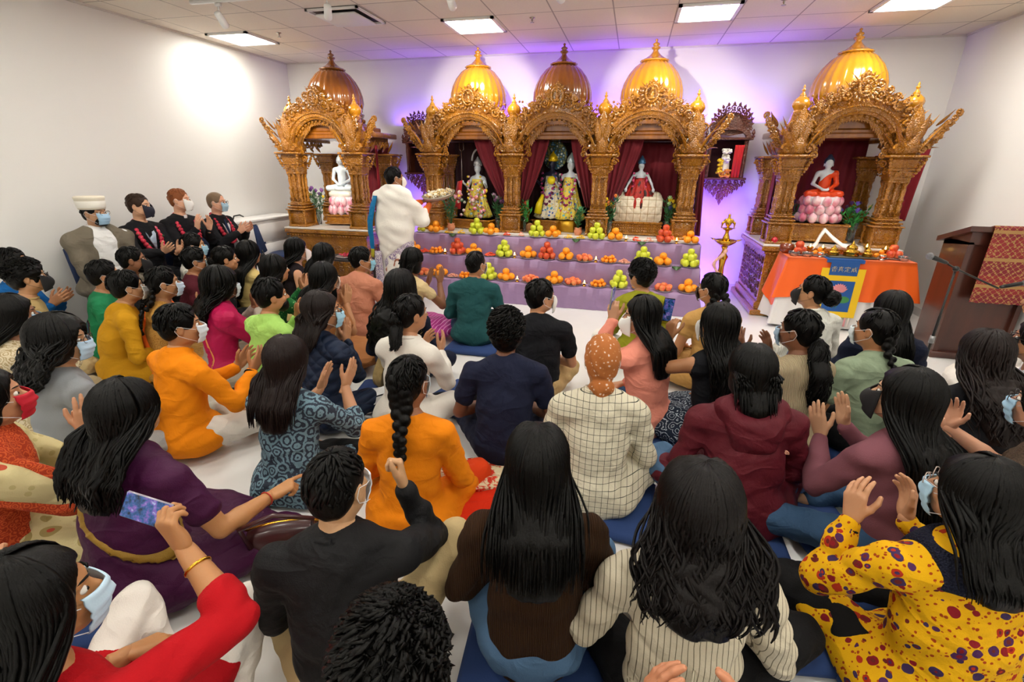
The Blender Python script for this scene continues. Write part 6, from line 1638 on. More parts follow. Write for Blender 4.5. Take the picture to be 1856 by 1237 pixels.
I = seated(2, 'red-haired clergy guest with white collar tab, rose garland and white mask, clapping', hair=('crop',), hair_c='8a4f2c', top=(SUIT, 'jacket'), bottom=SUIT, mask=WH, skin_c='e0aa8c', garland=True, arms={'R': (.09, .34, 1.0, 'open', (0, .35, .9), (-1, .1, 0)), 'L': (-.06, .34, .98, 'open', (0, .35, .9), (1, .1, 0))}, head=(26, 0), face=94)
MB().join(MB().box(-.018, .018, -.004, .006, -.018, .018, .003), Matrix.Translation(I['N'] + Vector((0, .082, .022)))).build('clerical_collar', WHITEP, I['root'])
I = seated(3, 'balding grey-haired person in black suit, tie and rose garland, hands clasped, nearest the white cabinet', hair=('thin',), hair_c='7a6450', top=(SUIT, 'jacket'), bottom=SUIT, mask=('a8c8dc', 'flat'), skin_c='dba387', glasses=True, garland=True, arms='clap_low', head=(12, 0), face=84); suit_details(I, 'e8e8ec', '1c2c4c')
for i, (x, y, z) in enumerate(A_): chair(-5.12, y + .10, math.radians(-88), 'navy fabric chair under the %s' % ('guest in the white hat', 'guest in the navy mask', 'clapping clergy guest', 'balding guest in the tie')[i], 'chairs along the left wall').scale = (.85, 1, 1)

# --- left side of the floor
G1 = 'people sitting on the floor'
mp_(-5.02, 2.86, 'black-haired person in a bright blue fleece against the left wall, hands clasped', hz=.89, top=(cl('blue_fleece', '0f5796'), 'fleece'), bottom=NAVYT, hair=('short',), arms='clap_low', mask=BK, glasses=True, face=60)
mp_(-4.49, 2.62, 'curly-haired person in khaki shirt and black mask in front of the blue fleece', hz=.86, top=cl('khaki_shirt', 'b39a68'), hair=('mop',), mask=BK, glasses=True, bottom=KHAKI, coll=(cl('khaki_shirt', 'b39a68'), .062, .03), skin_c='b88860')
I = mp_(-3.62, 1.98, 'long-haired person in cream lace and blue mask holding a phone at the left edge', top=cl('cream_lace', 'cdbfa2', pattern=('rings', 26, 'a08c66', .35)), hair=('long', {'L': .40}), mask=('9cc4e8', 'flat'), skin_c='8f5f40', bottom=cl('beige', 'a89878'), face=35,
        arms={'R': (.02, .34, .52, 'grip', (.0, .5, .85), (-1, .2, 0)), 'L': (-.10, .34, .50, 'grip', (.1, .5, .85), (1, .2, 0))})
phone(wpos(I, (-.03, .42, .62)), (0, .15, 1), (-.6, -.8, .1), 'dark phone held up by the person in cream lace at the left edge')
mp_(-2.86, 1.72, 'person with chin-length black curls, glasses and light blue mask in a grey sweater', top=(cl('grey_knit', '85888c', bump=('noise', 200, .2, (1, 1, 1))), 'sweater'), hair=('curly', {'L': .20, 'w': .12}), mask=('b4d2ec', 'flat'), glasses=True, skin_c='b98c68', bottom=cl('grey_trousers', 'a8a8a8'), face=12, head=(-42, 0), bw=1.08)
SARI1 = cl('cream_sari', 'c6b98a', pattern=('floral', 9, ['c6b98a', 'b04a34', 'a8986a', 'c6b98a', '9c8c58'], 'b4a674'))
I = mp_(-2.42, 1.15, 'person in a cream sari with rust border and red face mask, clapping', top=(SARI1, 'sari'), bottom=SARI1, skirt=True, hair=('long', {'L': .25}), mask=('c0142c', 'flat'), skin_c='c08a66', hem='tunic', bw=1.15, face=36, head=(0, 4),
        arms={'R': (.10, .36, .60, 'flat', (-.05, .2, 1), (-1, -.2, 0)), 'L': (-.02, .36, .56, 'flat', (.1, .3, .95), (1, 0, 0))})
drape(I, (.9, -.1, .35), .30, .075, cl('rust_border', 'a0361c', pattern=('rings', 40, 'c8582c', .4)), 'sari_border', .03, arm=1)
mp_(-4.22, 2.98, 'bearded person in a green kurta between the blue fleece and the mustard kurta', top=(cl('green_kurta', '1f7a4e'), 'kurta'), bottom=cl('dark_green', '164f38'), hair=('short',), mask=('d8dcd8', 'flat'), beard=True, face=40)
mp_(-3.74, 2.78, 'short-haired person in a mustard yellow kurta, arms on knees', top=(cl('mustard_kurta', 'c08a12'), 'kurta'), bottom=cl('mustard_trousers', 'b27f10'), hair=('short',), mask=('dcdcd8', 'flat'), face=30, lean=.22, bw=1.06, hem='tunic', skin_c='b5835c')
mp_(-4.45, 3.42, 'short-haired bearded person with black mask just below the white-hatted guest', top=BLACKT, hair=('crop',), mask=BK, skin_c='8a5a3c', bottom=BLACKT, beard=True, hz=.85)
GOLDT = cl('gold_silk', 'b88a44', rough=.5, pattern=('rings', 30, '9c6c2c', .3))
I = mp_(-3.52, 2.90, 'person with two black braids in a gold silk dress with orange trim', top=(GOLDT, 'dress'), sleeve='cap', bottom=GOLDT, skirt=True, hair=('braids', {'L': .30}), mask=('c4d8ec', 'flat'), arms='clap', skin_c='a87650', face=42)
drape(I, (.8, .0, .5), .24, .03, cl('orange_trim', 'e8641c'), 'dupatta', .02)
mp_(-4.06, 3.72, 'person in a maroon top with a grey mask behind the braided person', top=cl('maroon', '4c1420'), hair=('short',), mask=('8c98a0', 'flat'), bottom=BLACKT, glasses=True)
mp_(-4.56, 4.20, 'person in a white ribbed shirt and blue mask in front of the suited guests', top=cl('white_ribbed', 'd8d6cc', pattern=('stripes', 'r', .014, 'a8a69c', .3)), hair=('short',), mask=('9cc8e0', 'flat'), bottom=BLACKT, skin_c='c08c64', hz=.86)
mp_(-3.84, 3.86, 'dark-haired person almost hidden behind the curly-haired person in the magenta sari', top=BLACKT, hair=('bun', {'r': .04, 'at': (0, -.12, -.02)}), bottom=BLACKT)
LINEN = cl('grey_linen', 'a89c90')
I = mp_(-3.05, 2.98, 'person with long black curls and hair clip, magenta and gold sari over one shoulder, clapping', top=(LINEN, 'blouse'), bottom=cl('sari_skirt', 'a39688'), skirt=True, hair=('curly', {'L': .33, 'w': .12}), mask=('c8d4dc', 'flat'), arms='clap', skin_c='8c5c40', face=30)
drape(I, (.85, .1, .30), .30, .15, cl('magenta_silk', 'b0124c', rough=.5, vary=.25), 'sari', .022, arm=1, fold=.006); drape(I, (.85, .1, .30), .20, .010, cl('gold_edge', 'd89050', rough=.4), 'gold_border', .028, arm=1)
MB().join(MB().tube([(.03 * math.cos(a), -.145, .02 + .022 * math.sin(a)) for a in [PI * k / 8 for k in range(9)]], .004, 6), to4(I['Rh'], I['H'])).build('hair_clip', mat('silver', 'd4d0cc', rough=.2, metal=1), I['root'])
OKUR = cl('orange_kurta', 'ea8606')
I = mp_(-2.48, 2.08, 'short-haired person in a bright orange kurta with white trousers, clapping, black wristband', top=(OKUR, 'kurta'), bottom=cl('white_pyjama', 'dcd6cc'), hair=('short',), mask=('e0e8f0', 'flat'), coll=(OKUR, .062, .034), face=14, hem='kurta', head=(-30, 0), bw=1.08, skin_c='b07a52', lean=.10,
        arms={'R': (.18, .36, .46, 'open', (.15, .6, .75), (-.9, 0, .2)), 'L': (-.0, .38, .44, 'open', (.2, .6, .7), (.9, 0, .2))}); bangle(I, 1, BLACKT, .034, .3, .006, 'wristband')
mp_(-3.86, 4.20, 'long-haired person in a pale yellow dress seen from behind near the navy chair', top=(cl('pale_yellow', 'c8b070'), 'dress'), hair=('long', {'L': .42}), bottom=cl('pale_yellow', 'c8b070'), skirt=True, face=16)
mp_(-3.52, 4.52, 'long-haired person in a black sleeveless top and white mask by the left shrine', top=cl('black_top', '1c1418'), sleeve='none', hair=('wavy', {'L': .34}), mask=('f0e4e0', 'kn'), skin_c='d09a78', bottom=BLACKT, face=45)
mp_(-3.04, 3.58, 'black-haired person in a green patterned dress behind the lime kurta', top=(cl('green_print', '1f6a34', pattern=('cells', 50, [(0, 'd8e0a0'), (.2, '1f6a34')], .0)), 'dress'), hair=('long', {'L': .30}), bottom=cl('dark_green', '164f38'), face=30, arms='clap')
mp_(-2.45, 2.80, 'bearded person in a lime green kurta, hands together', top=(cl('lime_kurta', 'a4d26a'), 'kurta'), hair=('short',), bottom=cl('white_pyjama', 'dcd6cc'), beard=True, coll=(cl('lime_kurta', 'a4d26a'), .06, .03), arms='clap', face=16, head=(-25, 0), bw=1.02, skin_c='b88058')
mp_(-2.42, 3.40, 'wavy-haired person in a tan and rust dress clapping behind the navy quilted jacket', top=(cl('tan_rust', 'a0683c'), 'dress'), hair=('wavy', {'L': .32}), arms='pray', bottom=cl('tan_rust', 'a0683c'), skirt=True, sleeve='short', mask=('e0c8b8', 'flat'), face=22, skin_c='b07c54')
mp_(-3.02, 4.28, 'black-haired person seen from behind below the low dark side table', top=BLACKT, hair=('long', {'L': .25}), bottom=BLACKT, face=10)
SALM = cl('salmon_kurta', 'bd7c62')
mp_(-2.55, 4.20, 'person in a salmon pink kurta and blue mask behind the standing robed person', top=(SALM, 'kurta'), hair=('short',), mask=('8cc8e0', 'flat'), bottom=SALM, coll=(SALM, .06, .025), face=6, head=(-52, 0), bw=1.14, skin_c='ad7850')
QUILT = cl('navy_quilted', '17233a', rough=.6, bump=('quilt', 42, .6, (1, 1, 1)))
mp_(-1.87, 2.56, 'person in a navy quilted jacket with glasses and blue mask, palms together', top=(QUILT, 'jacket'), hair=('long', {'L': .20, 'w': .09}), mask=('a4d0e8', 'flat'), glasses=True, arms='pray', bottom=cl('white_joggers', 'd8d8d8', pattern=('stripes', 'z', .05, '222222', .15)), hem='tunic', face=10, head=(-48, 0), skin_c='b07c58', bw=1.08, hair_c='1a1210')
I = mp_(-1.66, 3.24, 'person with a mass of long black curls and a beige scarf over a navy top', top=NAVYT, hair=('curly', {'L': .46, 'w': .18, 'wave': (.012, 90)}), bottom=NAVYT, face=-6)
for s in (-1, 1):
    f = torso_field(I, .026); f.halfcut((s * -1, 0, 0), -.10); f.halfcut((s * 1., 0, 0), .19); f.halfcut((0, 0, -1), -.04); f.disp(lambda x, y, z: .005 * np.sin(120 * x + 3 * np.sin(9 * z)))
    field_mb(f, 1).build('scarf', cl('beige_scarf', 'b09868'), I['root'])
mp_(-2.04, 4.28, 'short-haired person in a cream short-sleeved blouse and magenta skirt, clapping in front of the steps', top=(cl('cream_blouse', 'd0b888', rough=.5), 'blouse'), sleeve='cap', hair=('long', {'L': .13, 'w': .07}), bottom=cl('magenta_skirt', 'a0307c', rough=.4, pattern=('stripes', 'x', .03, 'd890c0', .2)), skirt=True, arms={'R': (.16, .32, .56, 'flat', (.1, .3, .95), (-1, .2, 0)), 'L': (-.0, .34, .54, 'flat', (.15, .3, .95), (1, 0, 0))}, skin_c='8a5a3c', face=12, bw=.88)
mp_(-1.30, 2.66, 'person with a black ponytail in a white denim jacket and black leggings, hands together', top=(cl('white_denim', 'ddd8cf', bump=('noise', 120, .2, (1, 1, 1))), 'jacket'), hair=('pony', {'L': .20, 'w': .034, 'up': .02}), bottom=cl('black_leggings', '17161a'), arms='clap_low', coll=(cl('white_denim', 'ddd8cf'), .07, .035), face=8, head=(-30, 0), hem='tunic', skin_c='b07c58', bw=1.02)
TEAL = cl('teal_kurta', '1c4a4c')
mp_(-1.40, 4.32, 'short-haired person in a dark teal kurta seen from behind in front of the steps', top=(TEAL, 'kurta'), hair=('crop',), bottom=JEANS, coll=(TEAL, .06, .03), mask=('e8e8e8', 'flat'), face=-6, head=(-32, 0), bw=1.10, skin_c='a87450')
PAIS = cl('blue_paisley', '73909e', pattern=('rings', 16, '323a48', .48))
mp_(-1.65, 1.92, 'person with long straight brown-black hair in a grey-blue paisley tunic, clapping', top=(PAIS, 'tunic'), sleeve='half', hair=('long', {'L': .29, 'w': .105}), hair_c='1c1210', arms={'R': (.17, .34, .50, 'flat', (.25, .5, .8), (-.9, .2, 0)), 'L': (.0, .36, .46, 'flat', (.2, .5, .8), (.9, 0, 0))}, bottom=BLACKT, hem='tunic', face=-6, skin_c='b88460', zb=.0)
OR2 = cl('marigold_tunic', 'e28006')
I = mp_(-.93, 1.83, 'person with a long thick black braid in a marigold orange tunic', top=(OR2, 'tunic'), hair=('braid', {'L': .33, 'fat': 1.5}), bottom=cl('rust_trousers', 'cf3c0e'), sleeve='long', mask=('cfe0ec', 'flat'), face=-10, head=(-14, 0), lean=.08, hem='tunic', bw=.98, skin_c='8c5a3c', zb=.0)
PUR = cl('purple_sari', '3e0c36', rough=.6)
I = mp_(-1.80, 1.22, 'long-haired person in a deep purple sari with gold edging, arm stretched to the knee', top=(PUR, 'blouse'), sleeve='short', bottom=PUR, skirt=True, hair=('wavy', {'L': .29, 'w': .13}), face=2, bw=1.16, skin_c='b88252', hem='tunic', lean=.14,
        arms={'R': (.34, .36, .30, 'point', (.5, .8, .2), (.1, .2, -1)), 'L': (-.12, .28, .24, 'relax', (.5, .75, -.25), (.3, .1, -1))}, knees={1: ((.42, .34, .16), (.02, .40, .05)), -1: ((-.34, .32, .14), (.05, .30, .05))})
drape(I, (.55, 0, .85), .33, .014, cl('gold_braid', '96742c', rough=.5), 'gold_border', .017, fold=.0005); drape(I, (.55, 0, .85), .20, .11, PUR, 'sari', .016, fold=.004); bangle(I, 1, mat('red_thread', 'b03020', rough=.7), .031, .3, .003, 'thread_bracelet')
BLKJ = cl('black_jacket', '141416', rough=.7)
I = mp_(-.82, 1.08, 'thinning black-haired person in a black jacket and khaki trousers, one fist raised to the chin', top=(BLKJ, 'jacket'), hair=('crop',), bottom=KHAKI, mask=('dfe4ea', 'flat'), coll=(BLKJ, .066, .045), face=-22, head=(-24, 0), bw=1.14, skin_c='c0946c', zb=.0, hem='short',
        arms={'R': (.19, .27, .60, 'fist', (-.1, .4, .9), (-.9, 0, .2), (.35, -.5, -1)), 'L': (-.10, .28, .24, 'relax', (.5, .75, -.25), (.3, .1, -1))}, knees={1: ((.37, .30, .33), (.22, .46, .06)), -1: ((-.34, .32, .14), (.05, .30, .05))})
REDK = cl('red_kurta', 'b00a16')
I = mp_(-1.22, .52, 'long-haired person in a bright red kurta and white trousers raising a phone', top=(REDK, 'kurta'), sleeve='half', hair=('long', {'L': .36, 'w': .11}), mask=('bcd8ec', 'flat'), bottom=cl('white_trousers', 'e2dcd4'), hem='tunic', face=-8, head=(-42, 0), bw=1.05, skin_c='b47e50', zb=.02, eyes=True,
        arms={'R': (.13, .385, .67, 'grip', (-.45, .05, .9), (.1, .95, .2), (1, .1, -.4)), 'L': (-.10, .32, .30, 'relax', (.5, .75, -.2), (.2, -.1, -1))}, knees={1: ((.17, .52, .31), (.16, .36, .05)), -1: ((-.24, .50, .28), (-.06, .40, .05))})
bangle(I, 1, GOLDM, .032, .9, .005, 'gold_bracelet'); h_ = wpos(I, (.01, .42, .765)); phone(h_, (-.97, -.05, .18), (.1, -.85, .45), 'phone held sideways in the raised hand of the person in red', case='8c8494')

# --- centre
NVT = cl('navy_tee', '171c33'); BKT = cl('black_tee', '101116')
mp_(-.64, 2.52, 'shaggy-haired person in a navy short-sleeved tee seen from behind', top=(NVT, 'tee_shirt'), sleeve='short', hair=('mop',), bottom=NAVYT, face=-10, bw=1.10, skin_c='6e432c', lean=.2, hem='short', coll=(NVT, .058, .018))
mp_(-.58, 3.30, 'short-haired person in a black tee and white mask, head turned to the right', top=(BKT, 'tee_shirt'), sleeve='short', hair=('short',), bottom=cl('tan_trousers', 'b89c6c'), mask=WH, face=-12, head=(-62, 0), bw=1.12, skin_c='c08c68', hem='short')
CHK = cl('cream_check', 'cfc8b2', pattern=('check', .030, '3c4038', .07))
TURB = mat('orange_floral_turban', 'a8622a', rough=.85, pattern=('cells', 46, [(0, 'd8c0b8'), (.20, 'b87c48'), (.30, 'a8622a')], .03), bump=('noise', 18, .4, (1, 1, 1)))
I = mp_(-.07, 2.20, 'person in an orange floral headscarf tied at the nape and a cream checked shirt', top=(CHK, 'shirt'), hair=('none',), bottom=LJEANS, face=-4, bw=1.05, coll=(CHK, .068, .035), hem='tunic', knees={1: ((.38, .24, .22), (.05, .42, .05)), -1: ((-.34, .28, .18), (-.05, .42, .05))}, mask=('e8e8e8', 'flat'), skin_c='a8744e')
f = Field((-.13, -.19, -.22), (.13, .12, .17), .006); f.ell((0, -.014, .028), (.088, .110, .104), .02); f.ell((0, -.05, -.03), (.072, .06, .07), .03); f.ell((0, .128, -.045), (.08, .09, .09), .008, 'cut')
f.ell((.005, -.085, -.115), (.062, .045, .050), .015); f.ell((.01, -.09, -.17), (.045, .03, .045), .02)
f.disp(lambda x, y, z: .0025 * np.sin(70 * x + 60 * z + 3 * np.sin(30 * y)))
MB().join(field_mb(f, 1), to4(I['Rh'], I['H'])).build('headscarf', TURB, I['root'])
OLIV = cl('olive_yellow', '8c8c1c')
mp_(.13, 4.26, 'curly-haired person with glasses in an olive yellow kurta near the steps', top=(OLIV, 'kurta'), hair=('mop',), bottom=WHITET, glasses='c8c8cc', face=-14, head=(40, 0), skin_c='ad7a54', coll=(OLIV, .06, .02))
PEACH = cl('peach_cotton', 'e08c78')
I = mp_(.12, 3.0, 'person with long black hair in a peach kurta and white mask holding up a phone', top=(PEACH, 'kurta'), hair=('long', {'L': .34, 'w': .10}), mask=WH, bottom=JEANS, face=-50, head=(46, -4), skin_c='c08e6c', hem='tunic', bw=1.06,
        arms={'R': (.10, .28, .24, 'relax', (-.55, .75, -.25), (-.3, .1, -1)), 'L': (-.04, .31, .73, 'grip', (.0, .15, 1), (.8, .5, 0), (-.6, .2, -1))})
phone(wpos(I, (-.03, .345, .875)), (.05, .05, 1), (.97, -.23, .05), 'phone with a speckled grey case held by the person in peach', case='9aa090')
TAN_ = cl('tan_blouse', 'b88e50')
mp_(.67, 3.90, 'person with two long black braids in a tan blouse, left of the brass lamp view', top=(TAN_, 'blouse'), sleeve='cap', hair=('braids', {'L': .34}), mask=('3a2a24', 'flat'), bottom=TAN_, skirt=True, face=-20, head=(30, 0), skin_c='ad7850')
SKB = cl('navy_star_skirt', '1a2434', pattern=('rings', 20, 'b8c4cc', .16))
I = mp_(.57, 2.96, 'long-haired person in a black sleeveless top and navy patterned skirt holding a phone', top=(BKT, 'top'), sleeve='none', hair=('wavy', {'L': .44, 'w': .12}), bottom=SKB, skirt=True, mask=('e8e8e4', 'kn'), face=-24, head=(24, 0), skin_c='a4704a',
        arms={'R': (.11, .27, .24, 'relax', (-.55, .75, -.25), (-.3, .1, -1)), 'L': (-.20, .30, .66, 'grip', (.1, .15, 1), (.8, .4, 0), (-1, .1, -.9))})
phone(wpos(I, (-.20, .37, .83)), (.1, .1, 1), (.35, -.9, .1), 'phone with lit blue screen held by the person in the patterned skirt', case='15161c')
MAR = cl('maroon_shell', '561420', rough=.6)
I = mp_(.62, 2.26, 'person with chin-length black hair in a maroon hooded jacket and blue jeans', top=(MAR, 'jacket'), hair=('long', {'L': .15, 'w': .085}), bottom=LJEANS, face=-6, bw=1.2, hem='tunic', skin_c='b88a68', lean=.16, knees={1: ((.42, .30, .20), (.05, .46, .05)), -1: ((-.46, .20, .26), (-.05, .42, .05))}, mask=('d4d8e0', 'flat'))
f = Field((-.26, -.30, I['N'].z - .26), (.26, .16, I['N'].z + .16), .010); nn = I['N']
f.cone(nn + Vector((-.10, -.04, .01)), nn + Vector((.10, -.04, .01)), .07, .07, .04); f.cone(nn + Vector((-.07, -.11, -.03)), nn + Vector((.07, -.11, -.03)), .055, .055, .03); f.ell(nn + Vector((0, -.13, -.09)), (.11, .05, .085), .03)
f.ell(nn + Vector((0, -.075, .045)), (.085, .05, .045), .01, 'cut'); f.disp(lambda x, y, z: .003 * np.sin(80 * z + 30 * x)); field_mb(f, 1).build('hood', MAR, I['root'])
b = MB()
for k in range(3):
    rr_ = .007 + .006 * k; c_ = Vector((.125, I['yb'](.125, nn.z - .13) - .018, nn.z - .135))
    b.tube([c_ + Vector((rr_ * math.cos(a), 0, rr_ * math.sin(a))) for a in [PI / 2 * q_ / 5 for q_ in range(6)]], .0028, 5)
b.build('chest_emblem', mat('emblem_thread', 'd89c84', rough=.6), I['root'])
I = mp_(.27, 1.24, 'person with long loose black curls in a cream striped shirt knotted at the back', top=(cl('cream_stripe', 'c9bfa8', pattern=('stripes', 'r', .016, '6c6452', .14)), 'shirt'), hair=('curly', {'L': .25, 'w': .15, 'wave': (.016, 40)}), bottom=BLACKT, face=-4, bw=1.10, hem='short', skin_c='b88a68', zb=.02, hair_c='100c0b', wr=.008,
        arms={'R': (.20, .28, .24, 'relax', (-.55, .75, -.25), (-.3, .1, -1)), 'L': (-.20, .28, .24, 'relax', (.55, .75, -.25), (.3, .1, -1))}, knees={1: ((.46, .26, .16), (.10, .50, .05)), -1: ((-.33, .34, .14), (.05, .40, .05))})
kk = Vector((0, I['yb'](0, .24) - .02, .235)); b = MB(); b.ball(kk, (.035, .028, .03), 12, 8)
for k in range(9):
    a = -PI * .9 + k * PI * 1.8 / 8; b.tube([kk, kk + Vector((.08 * math.sin(a), .0, .08 * math.cos(a))), kk + Vector((.17 * math.sin(a), .05 * abs(math.sin(a)) + .01, .16 * math.cos(a)))], [.014, .010, .003], 6)
b.build('knot', cl('cream_stripe', 'c9bfa8'), I['root'])
BRN = cl('brown_knit', '35200f', bump=('rib', 900, .5, (1, 1, 1)), rough=.95)
mp_(-.22, 1.28, 'person with very long straight black hair in a dark brown knit sweater and light jeans', top=(BRN, 'sweater'), hair=('long', {'L': .33, 'w': .13}), bottom=LJEANS, face=-12, bw=1.02, hem='short', skin_c='b88a68', knees={1: ((.26, .30, .26), (.10, .48, .05)), -1: ((-.24, .30, .26), (-.10, .46, .05))})
mp_(-.36, .56, 'curly black-haired person at the bottom edge in khaki trousers', top=cl('dark_olive', '2a2a22'), hair=('mop',), bottom=KHAKI, face=-20, bw=1.05, knees={1: ((.24, .24, .10), (.10, .40, .05)), -1: ((-.42, .14, .27), (-.16, .40, .05))}, eyes=False, skin_c='a8744e')
mp_(.19, .30, 'person mostly below the bottom edge, only clapping hands showing behind the striped shirt', top=cl('dark_olive', '2a2a22'), hair=('short',), bottom=BLACKT, face=2, arms={'R': (.075, .44, .70, 'cup', (-.05, .25, .95), (-1, .1, 0)), 'L': (-.085, .43, .70, 'cup', (.05, .25, .95), (1, .2, 0))}, skin_c='b87a58', sleeve='short', eyes=False)
mp_(-1.93, .40, 'person mostly beyond the left edge, only two clapping hands showing above the red kurta', top=cl('rust_knit', '7c3420'), hair=('long', {'L': .3}), bottom=BLACKT, face=44, skin_c='c08a66', sleeve='half', arms={'R': (.03, .42, .54, 'open', (-.1, .5, .85), (-1, 0, 0)), 'L': (-.10, .42, .54, 'open', (.3, .5, .8), (1, .0, 0))}, eyes=False)

# --- right side
WTN = cl('white_ribbed_turtleneck', 'deded6', pattern=('stripes', 'r', .012, 'c2c2b8', .3))
mp_(1.42, 4.02, 'person with a curly black bun, white ribbed turtleneck and black mask before the banner', top=(WTN, 'turtleneck'), hair=('bun', {'r': .062, 'at': (0, -.135, -.02)}), mask=BK, bottom=JEANS, face=-26, head=(38, 6), skin_c='b88660', coll=(WTN, .058, .05))
RIB = cl('beige_ribbed', 'c0ad8c', bump=('rib', 700, .6, (1, 1, 1)))
mp_(1.02, 2.96, 'person with a long curly black ponytail in a beige ribbed top, palms raised', top=(RIB, 'top'), hair=('pony', {'L': .36, 'w': .048, 'wave': .012, 'up': -.03}), mask=('98b4cc', 'flat'), bottom=JEANS, face=-22, head=(30, 0), skin_c='7c4e34', arms={'R': (.02, .34, .56, 'open', (-.1, .4, .9), (-1, 0, 0)), 'L': (-.18, .34, .58, 'open', (-.1, .4, .9), (1, .2, 0))}, bw=.96)
mp_(1.77, 3.60, 'person with straight black hair in a dark navy top by the navy floor mats', top=NAVYT, hair=('long', {'L': .34, 'w': .09, 'rough': .3}), bottom=NAVYT, face=4, bw=1.02)
SAGE = cl('sage_tee', '8a9a80')
mp_(1.47, 3.10, 'person with a black braid and thin mask in a sage green tee', top=(SAGE, 'tee_shirt'), sleeve='short', hair=('braid', {'L': .32, 'fat': 1.1}), mask=('d8e4ea', 'flat'), bottom=BLACKT, face=-18, head=(26, 0), skin_c='a8744e', bw=1.08, hem='short')
mp_(1.87, 2.84, 'person with long loose wavy dark hair in a black tee leaning forward', top=(BKT, 'tee_shirt'), hair=('wavy', {'L': .36, 'w': .15, 'wave': (.014, 40)}), hair_c='1c1412', bottom=BLACKT, face=-6, lean=.34, bw=1.15, skin_c='b88a68', hz=.80)
MAUV = cl('mauve_sweater', '7a4a54', bump=('noise', 200, .2, (1, 1, 1)))
mp_(1.18, 2.12, 'person with long straight black hair and black mask in a mauve sweater, clapping', top=(MAUV, 'sweater'), hair=('long', {'L': .46, 'w': .11, 'rough': .3}), mask=BK, bottom=JEANS, face=-24, head=(34, 4), skin_c='c89a78', hem='short', bw=1.02, arms={'R': (.02, .36, .52, 'flat', (-.05, .3, .95), (-1, 0, 0)), 'L': (-.13, .33, .50, 'flat', (-.2, .3, .95), (1, .3, 0))}, knees={1: ((.33, .32, .14), (-.05, .40, .05)), -1: ((-.46, .24, .16), (-.10, .46, .05))})
FLO = cl('yellow_floral', 'd9a406', pattern=('floral', 24, ['7c141c', '4a2450', 'a82c14', '3c2a50', '64201c'], '9c3c0c'))
I = mp_(1.10, 1.50, 'person with glasses in a yellow floral blouse with navy lace yoke, hands raised', top=(FLO, 'blouse'), hair=('long', {'L': .22, 'w': .11}), mask=('a8cce4', 'flat'), glasses='b8a8a0', bottom=BLACKT, face=-8, head=(34, 0), bw=1.22, hem='tunic', skin_c='c08c68', zb=.02, wr=.008,
        arms={'R': (.0, .32, .50, 'cup', (.1, .4, .9), (-1, 0, 0)), 'L': (-.24, .24, .54, 'cup', (.0, .2, .98), (.9, .4, 0), (-.5, -.3, -1))}, knees={1: ((.33, .32, .14), (-.05, .40, .05)), -1: ((-.36, .34, .16), (-.10, .46, .05))})
f = torso_field(I, .010, .0115, low=False); f.halfcut((0, 0, -1), -(I['N'].z - .065)); f.halfcut((0, 0, 1), I['N'].z + .035); f.halfcut((1, 0, 0), .15); f.halfcut((-1, 0, 0), .15)
field_mb(f, 1).build('lace_yoke', cl('navy_lace', '191c30', bump=('voronoi', 160, .8, (1, 1, 1))), I['root']); bangle(I, -1, BLACKT, .031, .4, .005, 'watch_strap')
mp_(1.72, 2.18, 'person at the right edge in brown lace and light blue mask, clapping', top=(cl('brown_lace', '5a4a3c', pattern=('rings', 40, '3a2e24', .4)), 'lace_top'), hair=('long', {'L': .3}), mask=('a4cce8', 'flat'), glasses=True, face=-42, bottom=BLACKT, sleeve='short', skin_c='d09a7c', arms={'R': (.16, .42, .50, 'open', (0, .1, 1), (-1, 0, 0)), 'L': (-.07, .42, .50, 'open', (-.3, .3, .9), (1, 0, 0))})
mp_(1.62, 1.52, 'person with long black hair and pink ruffled sleeves at the lower right edge', top=(cl('dusty_pink', 'a87664', pattern=('stripes', 'z', .03, '8c5c4c', .2)), 'blouse'), hair=('long', {'L': .42, 'w': .15}), bottom=cl('tweed', '3a3a3c', pattern=('noise', 60, [(.45, '141416'), (.55, 'b8b8b8')], (1, 1, 3))), skirt=True, face=-26, skin_c='c08c68', bw=1.1)
mp_(2.28, 3.12, 'person with glasses and black mask at the right edge, head turned left', top=cl('white_shirt2', 'd8dade'), hair=('wavy', {'L': .16}), mask=BK, glasses=True, face=-55, bottom=BLACKT, skin_c='a87450')
mp_(2.98, 4.16, 'person in white clothes sitting cross-legged beside the lectern at the right edge', top=(cl('white_kurta', 'e6e4de'), 'kurta'), hair=('short',), bottom=cl('white_dhoti', 'e6e2da'), skirt=True, face=-62, hem='tunic', skin_c='a06c48', bw=1.1)

